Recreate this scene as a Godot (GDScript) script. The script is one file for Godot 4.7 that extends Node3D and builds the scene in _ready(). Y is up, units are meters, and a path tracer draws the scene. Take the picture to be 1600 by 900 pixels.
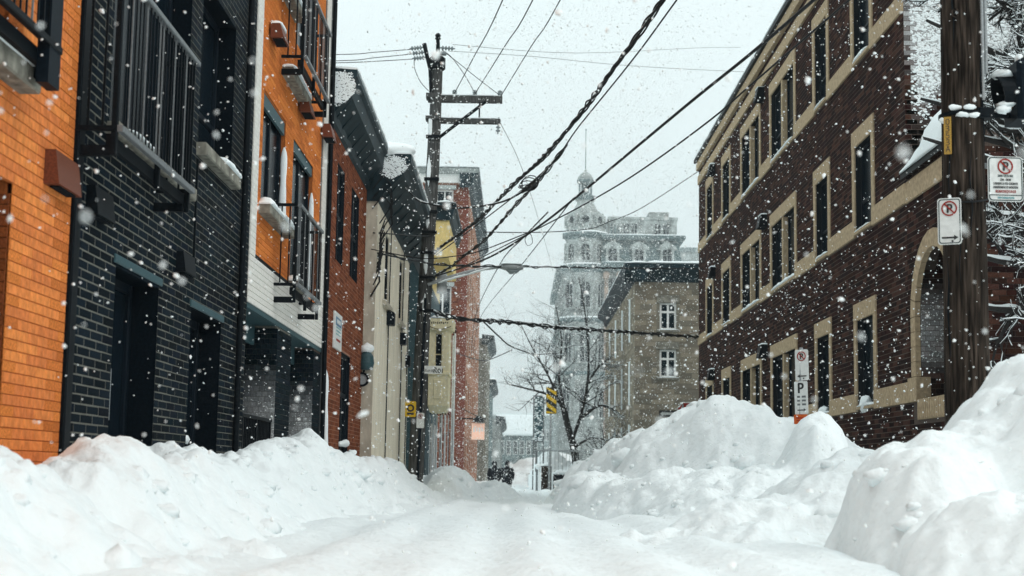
extends Node3D
# A snowed-in street between brick buildings, built at real size in metres.
# Forward along the street is -Z, +X is to the right, y is up.

var rng := RandomNumberGenerator.new()
var cam: Camera3D
var cam_inverse: Transform3D
var M := {}
const LEFT := -3.0      # plane of the left facades
const RIGHT := 6.3      # plane of the right facade


# ---------------------------------------------------------------- mesh collector
class MB:
	var v := PackedVector3Array()
	var n := PackedVector3Array()
	var c := PackedColorArray()
	var ix := PackedInt32Array()

	func quad(a: Vector3, b: Vector3, d: Vector3, e: Vector3, nn: Vector3, col := Color.WHITE) -> void:
		var i := v.size()
		v.append(a); v.append(b); v.append(d); v.append(e)
		for k in 4:
			n.append(nn); c.append(col)
		if (b - a).cross(d - a).dot(nn) > 0.0:
			ix.append_array(PackedInt32Array([i, i + 2, i + 1, i, i + 3, i + 2]))
		else:
			ix.append_array(PackedInt32Array([i, i + 1, i + 2, i, i + 2, i + 3]))

	func tri(a: Vector3, b: Vector3, d: Vector3, nn: Vector3, col := Color.WHITE) -> void:
		var i := v.size()
		v.append(a); v.append(b); v.append(d)
		for k in 3:
			n.append(nn); c.append(col)
		if (b - a).cross(d - a).dot(nn) > 0.0:
			ix.append_array(PackedInt32Array([i, i + 2, i + 1]))
		else:
			ix.append_array(PackedInt32Array([i, i + 1, i + 2]))

	# a hexahedron given by its eight corners: p[0..3] round one end, p[4..7] round the other
	func hexa(p: Array, col := Color.WHITE) -> void:
		var mid := Vector3.ZERO
		for q in p:
			mid += q
		mid /= 8.0
		for f in [[0, 1, 2, 3], [4, 5, 6, 7], [0, 1, 5, 4], [1, 2, 6, 5], [2, 3, 7, 6], [3, 0, 4, 7]]:
			var a: Vector3 = p[f[0]]
			var b: Vector3 = p[f[1]]
			var d: Vector3 = p[f[2]]
			var e: Vector3 = p[f[3]]
			var nn := (d - a).cross(e - b)
			if nn.length() < 1e-9:
				continue
			nn = nn.normalized()
			if nn.dot((a + b + d + e) * 0.25 - mid) < 0.0:
				nn = -nn
			quad(a, b, d, e, nn, col)

	func fbox(t: Transform3D, u0: float, u1: float, v0: float, v1: float, n0: float, n1: float, col := Color.WHITE) -> void:
		hexa([t * Vector3(u0, v0, n0), t * Vector3(u1, v0, n0), t * Vector3(u1, v1, n0), t * Vector3(u0, v1, n0),
			t * Vector3(u0, v0, n1), t * Vector3(u1, v0, n1), t * Vector3(u1, v1, n1), t * Vector3(u0, v1, n1)], col)

	func box(a: Vector3, b: Vector3, col := Color.WHITE) -> void:
		fbox(Transform3D.IDENTITY, a.x, b.x, a.y, b.y, a.z, b.z, col)

	# a box whose front edges are chamfered
	func cbox(t: Transform3D, u0: float, u1: float, v0: float, v1: float, n0: float, n1: float, e: float, col := Color.WHITE) -> void:
		var m := n1 - e
		fbox(t, u0, u1, v0, v1, n0, m, col)
		var o := [Vector3(u0, v0, m), Vector3(u1, v0, m), Vector3(u1, v1, m), Vector3(u0, v1, m)]
		var i := [Vector3(u0 + e, v0 + e, n1), Vector3(u1 - e, v0 + e, n1), Vector3(u1 - e, v1 - e, n1), Vector3(u0 + e, v1 - e, n1)]
		var p := []
		for q in o:
			p.append(t * q)
		for q in i:
			p.append(t * q)
		hexa(p, col)

	# smooth tube through points, one radius for each
	func tube(pts: Array, rad: Array, sides := 6, col := Color.WHITE, caps := true) -> void:
		var count := pts.size()
		if count < 2:
			return
		var side := Vector3.ZERO
		var start := v.size()
		for k in count:
			var dir: Vector3 = (pts[mini(k + 1, count - 1)] - pts[maxi(k - 1, 0)]).normalized()
			if side == Vector3.ZERO:
				side = dir.cross(Vector3.UP if absf(dir.y) < 0.9 else Vector3.RIGHT).normalized()
			side = (side - dir * side.dot(dir)).normalized()
			var other := dir.cross(side)
			for s in sides:
				var a := TAU * s / sides
				var nn := side * cos(a) + other * sin(a)
				v.append(pts[k] + nn * rad[k]); n.append(nn); c.append(col)
		for k in count - 1:
			for s in sides:
				var a := start + k * sides + s
				var b := start + k * sides + (s + 1) % sides
				ix.append_array(PackedInt32Array([a, a + sides, b, b, a + sides, b + sides]))
		if caps:
			for e in [0, count - 1]:
				var dir: Vector3 = (pts[0] - pts[1]).normalized() if e == 0 else (pts[e] - pts[e - 1]).normalized()
				for s in range(1, sides - 1):
					tri(v[start + e * sides], v[start + e * sides + s], v[start + e * sides + s + 1], dir, col)

	func bar(a: Vector3, b: Vector3, r: float, sides := 6, col := Color.WHITE) -> void:
		tube([a, b], [r, r], sides, col)

	# profile [radius, height] turned round the y axis; few segments make it faceted
	func lathe(at: Vector3, prof: Array, segs := 12, col := Color.WHITE, turn := 0.0, flat := false) -> void:
		for k in prof.size() - 1:
			var r0: float = prof[k][0]
			var y0: float = prof[k][1]
			var r1: float = prof[k + 1][0]
			var y1: float = prof[k + 1][1]
			var slope := Vector2(y1 - y0, r0 - r1)
			slope = slope.normalized() if slope.length() > 1e-7 else Vector2(0, 1)
			for s in segs:
				var a := TAU * s / segs + turn
				var b := TAU * (s + 1) / segs + turn
				var da := Vector3(cos(a), 0, sin(a))
				var db := Vector3(cos(b), 0, sin(b))
				var h := (da + db).normalized()
				var nn := (h * slope.x + Vector3.UP * slope.y).normalized()
				var i := v.size()
				quad(at + da * r0 + Vector3.UP * y0, at + db * r0 + Vector3.UP * y0, at + db * r1 + Vector3.UP * y1, at + da * r1 + Vector3.UP * y1, nn, col)
				if not flat:
					var na := (da * slope.x + Vector3.UP * slope.y).normalized()
					var nb := (db * slope.x + Vector3.UP * slope.y).normalized()
					n[i] = na; n[i + 1] = nb; n[i + 2] = nb; n[i + 3] = na

	# a flat outline given thickness from d0 to d1 along t's z axis
	func extrude(poly: PackedVector2Array, t: Transform3D, d0: float, d1: float, col := Color.WHITE) -> void:
		var idx := Geometry2D.triangulate_polygon(poly)
		var z := t.basis.z.normalized()
		for k in range(0, idx.size(), 3):
			for e in 2:
				var d := d0 if e == 0 else d1
				var p := []
				for j in 3:
					var q := poly[idx[k + j]]
					p.append(t * Vector3(q.x, q.y, d))
				tri(p[0], p[1], p[2], -z if e == 0 else z, col)
		var turn := -1.0 if Geometry2D.is_polygon_clockwise(poly) else 1.0
		for k in poly.size():
			var a := poly[k]
			var b := poly[(k + 1) % poly.size()]
			var e := b - a
			if e.length() < 1e-7:
				continue
			var nn := (t.basis * Vector3(e.y * turn, -e.x * turn, 0)).normalized()
			quad(t * Vector3(a.x, a.y, d0), t * Vector3(b.x, b.y, d0), t * Vector3(b.x, b.y, d1), t * Vector3(a.x, a.y, d1), nn, col)

	# a flat ring with thickness
	func ring(t: Transform3D, at: Vector2, r0: float, r1: float, d0: float, d1: float, col := Color.WHITE, segs := 28, from := 0.0, to := TAU) -> void:
		for k in segs:
			var a := from + (to - from) * k / segs
			var b := from + (to - from) * (k + 1) / segs
			var p := []
			for d in [d0, d1]:
				for q in [[a, r0], [a, r1], [b, r1], [b, r0]]:
					p.append(t * Vector3(at.x + cos(q[0]) * q[1], at.y + sin(q[0]) * q[1], d))
			hexa(p, col)

	# smooth skin over rings of equal size
	func skin(rings: Array, col := Color.WHITE, closed := true, caps := true) -> void:
		var start := v.size()
		var m: int = rings[0].size()
		for k in rings.size():
			for s in m:
				var p: Vector3 = rings[k][s]
				var du: Vector3 = rings[k][(s + 1) % m if closed else mini(s + 1, m - 1)] - rings[k][(s - 1 + m) % m if closed else maxi(s - 1, 0)]
				var dv: Vector3 = rings[mini(k + 1, rings.size() - 1)][s] - rings[maxi(k - 1, 0)][s]
				var nn := du.cross(dv).normalized()
				v.append(p); n.append(nn); c.append(col)
		var last := m if closed else m - 1
		for k in rings.size() - 1:
			for s in last:
				var a := start + k * m + s
				var b := start + k * m + (s + 1) % m
				ix.append_array(PackedInt32Array([a, a + m, b, b, a + m, b + m]))
		if caps:
			for e in [0, rings.size() - 1]:
				var mid := Vector3.ZERO
				for p in rings[e]:
					mid += p
				mid /= m
				var away: Vector3 = mid - rings[1 if e == 0 else e - 1][0]
				for s in last:
					var a: Vector3 = rings[e][s]
					var b: Vector3 = rings[e][(s + 1) % m]
					var nn := (a - mid).cross(b - mid)
					if nn.length() < 1e-10:
						continue
					nn = nn.normalized()
					tri(mid, a, b, nn if nn.dot(away) > 0.0 else -nn, col)


# ---------------------------------------------------------------- objects
func place_of(o: Node3D) -> Vector3:
	var p := Vector3.ZERO
	while o != null and o != self:
		p += o.position
		o = o.get_parent() as Node3D
	return p


func put(called: String, mb: MB, mat: Material, parent: Node3D = null) -> MeshInstance3D:
	var o := MeshInstance3D.new()
	o.name = called
	var a := []
	a.resize(Mesh.ARRAY_MAX)
	var off := place_of(parent) if parent else Vector3.ZERO
	var verts := mb.v
	if off != Vector3.ZERO:
		verts = Transform3D(Basis.IDENTITY, -off) * mb.v
	a[Mesh.ARRAY_VERTEX] = verts
	a[Mesh.ARRAY_NORMAL] = mb.n
	a[Mesh.ARRAY_COLOR] = mb.c
	a[Mesh.ARRAY_INDEX] = mb.ix
	var me := ArrayMesh.new()
	me.add_surface_from_arrays(Mesh.PRIMITIVE_TRIANGLES, a)
	me.surface_set_material(0, mat)
	o.mesh = me
	(parent if parent else self).add_child(o, true)
	return o


func thing(called: String, label: String, category: String, at: Vector3, group := "") -> Node3D:
	var o := Node3D.new()
	o.name = called
	add_child(o, true)
	o.position = at
	return tag(o, label, category, group)


func tag(o: Node3D, label: String, category: String, group := "") -> Node3D:
	o.set_meta("label", label)
	o.set_meta("category", category)
	if group != "":
		o.set_meta("group", group)
	return o


func setting(o: Node3D, kind := "structure") -> Node3D:
	o.set_meta("kind", kind)
	return o


func lettering(parent: Node3D, s: String, height: float, t: Transform3D, mat: Material, font := "Droid Sans", bold := false, squeeze := 1.0) -> void:
	var o := MeshInstance3D.new()
	o.name = "lettering"
	var tm := TextMesh.new()
	var f := SystemFont.new()
	f.font_names = PackedStringArray([font])
	if bold:
		f.font_weight = 700
	tm.font = f
	tm.text = s
	tm.font_size = 64
	tm.pixel_size = height / 46.0
	tm.depth = 0.002
	tm.material = mat
	o.mesh = tm
	parent.add_child(o, true)
	var b := t.basis
	b.x *= squeeze
	o.transform = Transform3D(b, t.origin - place_of(parent))


# ---------------------------------------------------------------- materials
func noise_texture(seed_: int, freq: float, low: float, high: float, kind := FastNoiseLite.TYPE_SIMPLEX_SMOOTH, octaves := 4, size := 256, normal := false, bump := 4.0) -> NoiseTexture2D:
	var f := FastNoiseLite.new()
	f.seed = seed_
	f.noise_type = kind
	f.frequency = freq
	f.fractal_octaves = octaves
	var t := NoiseTexture2D.new()
	t.width = size
	t.height = size
	t.seamless = true
	t.noise = f
	if normal:
		t.as_normal_map = true
		t.bump_strength = bump
	else:
		var g := Gradient.new()
		g.set_color(0, Color(low, low, low))
		g.set_color(1, Color(high, high, high))
		t.color_ramp = g
	return t


func mat(called: String, col: Color, rough := 0.8, tex: Texture2D = null, scale_ := Vector3.ONE, spec := 0.5, vertex := false, bump: Texture2D = null, bump_by := 1.0) -> StandardMaterial3D:
	var m := StandardMaterial3D.new()
	m.resource_name = called
	m.albedo_color = Color(col.r, col.g, col.b).linear_to_srgb()
	m.roughness = rough
	m.metallic_specular = spec
	m.vertex_color_use_as_albedo = vertex
	if tex or bump:
		m.uv1_triplanar = true
		m.uv1_world_triplanar = true
		m.uv1_scale = scale_
		m.albedo_texture = tex
		if bump:
			m.normal_enabled = true
			m.normal_texture = bump
			m.normal_scale = bump_by
	M[called] = m
	return m


func make_materials() -> void:
	var grain := noise_texture(3, 0.05, 0.72, 1.0)
	var coarse := noise_texture(5, 0.012, 0.6, 1.0, FastNoiseLite.TYPE_SIMPLEX_SMOOTH, 5)
	var pit := noise_texture(8, 0.08, 0, 1, FastNoiseLite.TYPE_SIMPLEX_SMOOTH, 4, 256, true, 3.0)
	var flakes := noise_texture(9, 0.03, 0, 1, FastNoiseLite.TYPE_SIMPLEX_SMOOTH, 5, 512, true, 6.0)
	var streak := noise_texture(12, 0.02, 0.25, 1.0, FastNoiseLite.TYPE_SIMPLEX_SMOOTH, 5, 512)
	var faint := noise_texture(17, 0.03, 0.88, 1.0)
	var patch := noise_texture(19, 0.02, 0.80, 1.0, FastNoiseLite.TYPE_SIMPLEX_SMOOTH, 5, 512)
	var grit := noise_texture(23, 0.015, 0.965, 1.0, FastNoiseLite.TYPE_SIMPLEX_SMOOTH, 5, 512)
	var wood := noise_texture(14, 0.022, 0.02, 1.0, FastNoiseLite.TYPE_SIMPLEX_SMOOTH, 5, 512)
	var stain := noise_texture(21, 0.01, 0.84, 1.0, FastNoiseLite.TYPE_SIMPLEX_SMOOTH, 5, 512)
	mat("snow", Color(0.88, 0.94, 0.952), 0.95, grit, Vector3.ONE * 0.8, 0.15, false, flakes, 0.9)
	mat("cap_snow", Color(0.88, 0.94, 0.952), 0.95, null, Vector3.ONE * 1.6, 0.15, false, flakes, 0.5)
	mat("flake", Color(0.93, 0.97, 0.97), 0.9, null, Vector3.ONE, 0.1)
	mat("brick", Color.WHITE, 0.85, grain, Vector3.ONE * 3.0, 0.12, true, pit, 0.6)
	mat("glazed_brick", Color.WHITE, 0.6, grain, Vector3.ONE * 2.5, 0.10, true, pit, 0.3)
	for k in 4:
		var w := 0.90 + 0.055 * k
		mat("orange_brick_%d" % k, Color(0.93, 0.272 + 0.010 * k, 0.072) * w, 0.85, patch, Vector3(1.1, 0.7, 1.1), 0.3, false, pit, 0.6)
		mat("dark_brick_%d" % k, Color(0.0065, 0.0135, 0.021) * (0.7 + 0.25 * k), 0.6, grain, Vector3.ONE * 2.5, 0.10, false, pit, 0.3)
		mat("brown_brick_%d" % k, [Color(0.034, 0.015, 0.013), Color(0.048, 0.020, 0.015), Color(0.023, 0.012, 0.012), Color(0.092, 0.042, 0.031)][k], 0.85, grain, Vector3.ONE * 3.0, 0.12, false, pit, 0.6)
	mat("orange_mortar", Color(0.50, 0.15, 0.042), 0.9, grain, Vector3.ONE * 3.0, 0.2)
	mat("pale_mortar", Color(0.20, 0.20, 0.175), 0.9, grain, Vector3.ONE * 3.0, 0.2)
	mat("dark_mortar", Color(0.13, 0.10, 0.085), 0.9, grain, Vector3.ONE * 3.0, 0.2)
	mat("red_mortar", Color(0.46, 0.24, 0.16), 0.9, grain, Vector3.ONE * 3.0, 0.2)
	mat("brown_quoin", Color(0.26, 0.085, 0.06), 0.9, grain, Vector3.ONE * 1.5, 0.2)
	mat("stone_mortar", Color(0.27, 0.25, 0.20), 0.9, grain, Vector3.ONE * 3.0, 0.2)
	mat("white_joint", Color(0.16, 0.16, 0.15), 0.9)
	mat("white_board", Color(0.90, 0.88, 0.83), 0.6, faint, Vector3.ONE * 2.0, 0.3, true)
	mat("black_metal", Color(0.006, 0.010, 0.014), 0.5, grain, Vector3.ONE * 2.0, 0.2)
	mat("blue_black", Color(0.006, 0.013, 0.021), 0.5, grain, Vector3.ONE * 2.0, 0.2)
	mat("grey_metal", Color(0.20, 0.22, 0.23), 0.45, grain, Vector3.ONE * 2.0, 0.5)
	mat("galvanised", Color(0.42, 0.45, 0.46), 0.45, grain, Vector3.ONE * 4.0, 0.5)
	mat("teal_metal", Color(0.05, 0.12, 0.14), 0.5, grain, Vector3.ONE * 2.0, 0.4)
	mat("copper_metal", Color(0.20, 0.055, 0.025), 0.5, grain, Vector3.ONE * 4.0, 0.4)
	mat("concrete", Color(0.34, 0.33, 0.28), 0.9, coarse, Vector3.ONE * 1.5, 0.2, false, pit, 0.6)
	mat("tan_stone", Color(0.56, 0.43, 0.28), 0.9, patch, Vector3.ONE * 0.8, 0.2, false, pit, 0.5)
	mat("glass", Color(0.005, 0.010, 0.015), 0.22, null, Vector3.ONE, 0.13)
	mat("far_glass", Color(0.005, 0.014, 0.02), 0.4, null, Vector3.ONE, 0.15)
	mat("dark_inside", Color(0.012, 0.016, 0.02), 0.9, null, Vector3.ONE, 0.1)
	mat("cream_stucco", Color(0.98, 0.90, 0.73), 0.9, stain, Vector3(0.9, 0.14, 0.9), 0.2, false, pit, 0.4)
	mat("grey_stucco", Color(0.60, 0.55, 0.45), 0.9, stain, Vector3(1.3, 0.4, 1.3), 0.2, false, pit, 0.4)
	mat("slate_tin", Color(0.026, 0.052, 0.065), 0.5, coarse, Vector3(1.0, 0.5, 1.0), 0.2)
	mat("teal_wall", Color(0.11, 0.18, 0.21), 0.7, coarse, Vector3(1.2, 0.4, 1.2), 0.3)
	mat("yellow_paint", Color(0.97, 0.87, 0.58), 0.75, faint, Vector3(1.0, 0.6, 1.0), 0.3)
	mat("ochre_wall", Color(0.95, 0.74, 0.32), 0.85, stain, Vector3(1.1, 0.5, 1.1), 0.2)
	mat("white_paint", Color(0.86, 0.87, 0.85), 0.5, faint, Vector3.ONE * 2.0, 0.3)
	mat("pale_stone", Color(0.52, 0.57, 0.56), 0.9, coarse, Vector3.ONE * 0.3, 0.2)
	mat("pink_stone", Color(0.52, 0.40, 0.33), 0.9, coarse, Vector3.ONE * 0.3, 0.2)
	mat("slate_roof", Color(0.18, 0.26, 0.27), 0.7, coarse, Vector3.ONE * 0.3, 0.3)
	mat("old_wood", Color(0.125, 0.095, 0.075), 0.9, wood, Vector3(2.6, 0.16, 2.6), 0.2, false, pit, 0.8)
	mat("pole_wood", Color(0.22, 0.225, 0.22), 0.9, streak, Vector3(4.0, 0.2, 4.0), 0.2, false, pit, 0.8)
	mat("bark", Color(0.05, 0.048, 0.047), 0.95, grain, Vector3.ONE * 4.0, 0.2, false, pit, 0.8)
	mat("cable_rubber", Color(0.012, 0.014, 0.016), 0.6, null, Vector3.ONE, 0.3)
	mat("ceramic", Color(0.20, 0.24, 0.25), 0.4)
	mat("sign_white", Color(0.80, 0.82, 0.80), 0.5, faint, Vector3.ONE * 2.0, 0.3)
	mat("sign_black", Color(0.012, 0.013, 0.014), 0.5)
	mat("sign_red", Color(0.42, 0.03, 0.02), 0.5, grain, Vector3.ONE * 5.0, 0.3)
	mat("sign_green", Color(0.012, 0.04, 0.04), 0.5)
	mat("sign_teal", Color(0.06, 0.30, 0.33), 0.5)
	mat("sign_blue", Color(0.06, 0.18, 0.30), 0.5)
	mat("sign_orange", Color(0.80, 0.15, 0.03), 0.5, grain, Vector3.ONE * 5.0, 0.3)
	mat("sign_yellow", Color(0.92, 0.58, 0.03), 0.5, grain, Vector3.ONE * 5.0, 0.3)
	mat("tag_yellow", Color(0.55, 0.33, 0.07), 0.6, grain, Vector3.ONE * 5.0, 0.3)
	mat("coat", Color(0.018, 0.022, 0.03), 0.9, grain, Vector3.ONE * 6.0, 0.2)
	mat("lens_amber", Color(0.10, 0.06, 0.02), 0.2)
	var lit := mat("lit_peach", Color(0.80, 0.52, 0.40), 0.5)
	lit.emission_enabled = true
	lit.emission = Color(1.0, 0.78, 0.68)
	lit.emission_energy_multiplier = 0.22


# ---------------------------------------------------------------- walls, bricks, windows
func left_face(x: float) -> Transform3D:      # u runs forward (-Z), n points to the street (+X)
	return Transform3D(Basis(Vector3(0, 0, -1), Vector3.UP, Vector3(1, 0, 0)), Vector3(x, 0, 0))


func right_face(x: float) -> Transform3D:     # u runs forward (-Z), n points to the street (-X)
	return Transform3D(Basis(Vector3(0, 0, -1), Vector3.UP, Vector3(-1, 0, 0)), Vector3(x, 0, 0))


func near_face(z: float) -> Transform3D:      # u runs to the right, n points towards +Z
	return Transform3D(Basis.IDENTITY, Vector3(0, 0, z))


# the rectangles of a wall that its openings [u0, u1, v0, v1] leave
func cells(u0: float, u1: float, v0: float, v1: float, holes: Array) -> Array:
	var vs := [v0, v1]
	for h in holes:
		for x in [h[2], h[3]]:
			if x > v0 and x < v1 and not vs.has(x):
				vs.append(x)
	vs.sort()
	var out := []
	for k in vs.size() - 1:
		var mid: float = (vs[k] + vs[k + 1]) * 0.5
		for s in spans(u0, u1, mid, holes):
			out.append([s[0], s[1], vs[k], vs[k + 1]])
	return out


func spans(u0: float, u1: float, at: float, holes: Array) -> Array:
	var cut := []
	for h in holes:
		if at > h[2] and at < h[3]:
			cut.append([h[0], h[1]])
	cut.sort_custom(func(a, b): return a[0] < b[0])
	var out := []
	var u := u0
	for h in cut:
		if h[0] > u:
			out.append([u, minf(h[0], u1)])
		u = maxf(u, h[1])
	if u < u1:
		out.append([u, u1])
	return out


func wall(called: String, t: Transform3D, u0: float, u1: float, v0: float, v1: float, holes: Array, n1: float, thick: float, m: Material, parent: Node3D) -> MeshInstance3D:
	var mb := MB.new()
	for q in cells(u0, u1, v0, v1, holes):
		mb.fbox(t, q[0], q[1], q[2], q[3], n1 - thick, n1)
	return put(called, mb, m, parent)


func in_view(p: Vector3, slack := 1.02) -> bool:
	var q := cam_inverse * p
	if q.z > -0.5:
		return false
	var ty := tan(deg_to_rad(cam.fov) * 0.5) * slack
	return absf(q.y / q.z) < ty and absf(q.x / q.z) < ty * 16.0 / 9.0


# courses of bricks on a wall; the up to `most` bricks nearest to the camera in view are parts, the rest one part
func lay_bricks(t: Transform3D, u0: float, u1: float, v0: float, v1: float, course: float, length: float, joint: float, holes: Array, tones: Array, names: Array, most: int, stuff_mat: String, parent: Node3D, called := "brick", snowy = null, proud := 0.0, head := -1.0) -> void:
	var whole := []
	var hj := joint if head < 0.0 else head
	var mb := MB.new()
	var rows := int((v1 - v0) / course)
	for r in rows:
		var b0 := v0 + r * course
		var b1 := b0 + course - joint
		var mid := (b0 + b1) * 0.5
		for s in spans(u0, u1, mid, holes):
			var shift := fmod(u0 + (0.5 * length if r % 2 else 0.0), length)
			var u: float = s[0]
			while u < s[1] - 0.015:
				var e := (floorf((u - shift + 0.001) / length) + 1.0) * length + shift
				e = minf(e, s[1])
				var a := u
				var b := e - hj if e < s[1] - 0.001 else e
				u = e
				if b - a < 0.012:
					continue
				var full := absf((b - a) - (length - hj)) < 0.004
				var tone := rng.randi() % tones.size()
				var p := t * Vector3((a + b) * 0.5, mid, 0)
				var col: Color = tones[tone]
				if snowy != null:
					var k: float = snowy.call(p) * rng.randf_range(0.7, 1.1)
					if k > 0.02:
						col = col.lerp(Color(0.86, 0.89, 0.90), clampf(k, 0.0, 1.0))
						full = false
				if full and most > 0 and in_view(p):
					whole.append([p.distance_squared_to(cam.position), p, tone])
				else:
					var g := rng.randf_range(0.88, 1.1)
					mb.fbox(t, a, b, b0, b1, -0.03, proud + rng.randf_range(0.0, 0.0010), Color(col.r * g, col.g * g, col.b * g))
	whole.sort_custom(func(a, b): return a[0] < b[0])
	var shapes := []
	for k in names.size():
		var one := MB.new()
		var tb := Transform3D(t.basis, Vector3.ZERO)
		one.cbox(tb, -(length - hj) * 0.5, (length - hj) * 0.5, -(course - joint) * 0.5, (course - joint) * 0.5, -0.03, 0.0, 0.003)
		var a := []
		a.resize(Mesh.ARRAY_MAX)
		a[Mesh.ARRAY_VERTEX] = one.v
		a[Mesh.ARRAY_NORMAL] = one.n
		a[Mesh.ARRAY_INDEX] = one.ix
		var me := ArrayMesh.new()
		me.add_surface_from_arrays(Mesh.PRIMITIVE_TRIANGLES, a)
		me.surface_set_material(0, M[names[k]])
		shapes.append(me)
	var off := place_of(parent)
	for k in whole.size():
		var w: Array = whole[k]
		if k < most:
			var o := MeshInstance3D.new()
			o.name = called
			o.mesh = shapes[w[2]]
			o.position = w[1] + t.basis.z * (proud + rng.randf_range(0.0, 0.0010)) - off
			parent.add_child(o, true)
		else:
			var q: Vector3 = t.affine_inverse() * w[1]
			var g := rng.randf_range(0.88, 1.1)
			var col: Color = tones[w[2]]
			mb.fbox(t, q.x - (length - hj) * 0.5, q.x + (length - hj) * 0.5, q.y - (course - joint) * 0.5, q.y + (course - joint) * 0.5, -0.03, proud, Color(col.r * g, col.g * g, col.b * g))
	if mb.v.size():
		setting(put(called + "work", mb, M[stuff_mat], parent), "stuff")


# dark or coloured lining of an opening's sides and head
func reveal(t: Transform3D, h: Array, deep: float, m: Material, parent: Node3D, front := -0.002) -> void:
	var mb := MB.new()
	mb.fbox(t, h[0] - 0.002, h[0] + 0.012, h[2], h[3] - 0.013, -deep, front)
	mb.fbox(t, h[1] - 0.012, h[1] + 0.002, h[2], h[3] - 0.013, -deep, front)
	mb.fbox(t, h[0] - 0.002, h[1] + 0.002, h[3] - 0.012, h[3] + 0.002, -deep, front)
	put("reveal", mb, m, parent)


# a window set back in its opening: frame bars, a dark pane, mullions at shares of the width and rails at shares of the height
func window(t: Transform3D, u0: float, u1: float, v0: float, v1: float, back: float, fm: Material, parent: Node3D, mullions := [], rails := [], bar_ := 0.05, pm: Material = null, called := "window") -> MeshInstance3D:
	var mb := MB.new()
	var g := 0.003
	mb.cbox(t, u0 + g, u0 + bar_, v0 + g, v1 - g, back - 0.07, back, 0.008)
	mb.cbox(t, u1 - bar_, u1 - g, v0 + g, v1 - g, back - 0.07, back, 0.008)
	mb.cbox(t, u0 + bar_, u1 - bar_, v0 + g, v0 + bar_, back - 0.07, back - 0.002, 0.008)
	mb.cbox(t, u0 + bar_, u1 - bar_, v1 - bar_, v1 - g, back - 0.07, back - 0.002, 0.008)
	for k in mullions:
		var u: float = lerpf(u0, u1, k)
		mb.cbox(t, u - bar_ * 0.5, u + bar_ * 0.5, v0 + bar_, v1 - bar_, back - 0.06, back - 0.004, 0.008)
	for k in rails:
		var v: float = lerpf(v0, v1, k)
		mb.cbox(t, u0 + bar_, u1 - bar_, v - bar_ * 0.5, v + bar_ * 0.5, back - 0.06, back - 0.006, 0.008)
	var o := put(called, mb, fm, parent)
	var gl := MB.new()
	gl.fbox(t, u0 + bar_ * 0.6, u1 - bar_ * 0.6, v0 + bar_ * 0.6, v1 - bar_ * 0.6, back - 0.05, back - 0.03)
	put("pane", gl, pm if pm else M.glass, o)
	return o


# snow lying on a ledge: lumpy along u, rounded across, overhanging the front a little
func snow_strip(mb: MB, t: Transform3D, u0: float, u1: float, v: float, n0: float, n1: float, h: float, step := 0.06) -> void:
	var count := maxi(3, int((u1 - u0) / step))
	var rings := []
	var ph := rng.randf() * 50.0
	for k in count + 1:
		var s := float(k) / count
		var u := lerpf(u0, u1, s)
		var e := minf(1.0, minf(s, 1.0 - s) * count / 2.0)
		var y := h * (0.25 + 0.75 * e) * (0.8 + 0.3 * sin(u * 4.1 + ph) * sin(u * 9.7 + ph * 2.0) + rng.randf_range(-0.08, 0.08))
		var over := 0.012 * e + rng.randf_range(0.0, 0.008)
		var w := n1 - n0
		rings.append([t * Vector3(u, v - 0.002, n0), t * Vector3(u, v + y * 0.92, n0 + 0.02 * w), t * Vector3(u, v + y, n0 + 0.4 * w), t * Vector3(u, v + y * 0.9, n0 + 0.8 * w), t * Vector3(u, v + y * 0.5, n1 + over), t * Vector3(u, v - 0.004, n1 + over * 0.6)])
	if t.basis.determinant() > 0:
		for q in rings:
			q.reverse()
	mb.skin(rings)


func snow_lump(mb: MB, at: Vector3, size: Vector3, seed_ := 0) -> void:
	var f := FastNoiseLite.new()
	f.seed = seed_
	f.frequency = 0.9
	var rings := []
	for k in 7:
		var a := PI * (k + 0.02) / 6.04
		var ring := []
		for s in 10:
			var b := -TAU * s / 10.0
			var d := Vector3(sin(a) * cos(b), cos(a), sin(a) * sin(b))
			ring.append(at + d * size * (1.0 + 0.5 * f.get_noise_3dv(d * 1.9 + Vector3(seed_ % 7, 0, 0))))
		rings.append(ring)
	mb.skin(rings)


func ledge_snow(t: Transform3D, u0: float, u1: float, v: float, n0: float, n1: float, h: float, parent: Node3D, step := 0.06, called := "sill_snow") -> void:
	var mb := MB.new()
	snow_strip(mb, t, u0, u1, v, n0, n1, h, step)
	put(called, mb, M.cap_snow, parent)


# a smooth seam of snow packed along an edge from a to b
func snow_seam(mb: MB, a: Vector3, b: Vector3, r0: float, r1: float, flat := 1.0) -> void:
	var rings := []
	var ph := rng.randf() * 9.0
	var d := (b - a).normalized()
	var s := d.cross(Vector3(0, 0, 1) if absf(d.z) < 0.9 else Vector3.UP).normalized()
	var w := d.cross(s)
	for k in 15:
		var q := k / 14.0
		var r := lerpf(r0, r1, q) * (0.95 + 0.10 * sin(q * 7.0 + ph) + 0.06 * sin(q * 17.0 + ph)) * minf(1.0, 0.25 + minf(q, 1.0 - q) * 8.0)
		var ring := []
		for j in 9:
			var e := -TAU * j / 9.0
			ring.append(a.lerp(b, q) + s * cos(e) * r + w * sin(e) * r * flat)
		rings.append(ring)
	mb.skin(rings)


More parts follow.
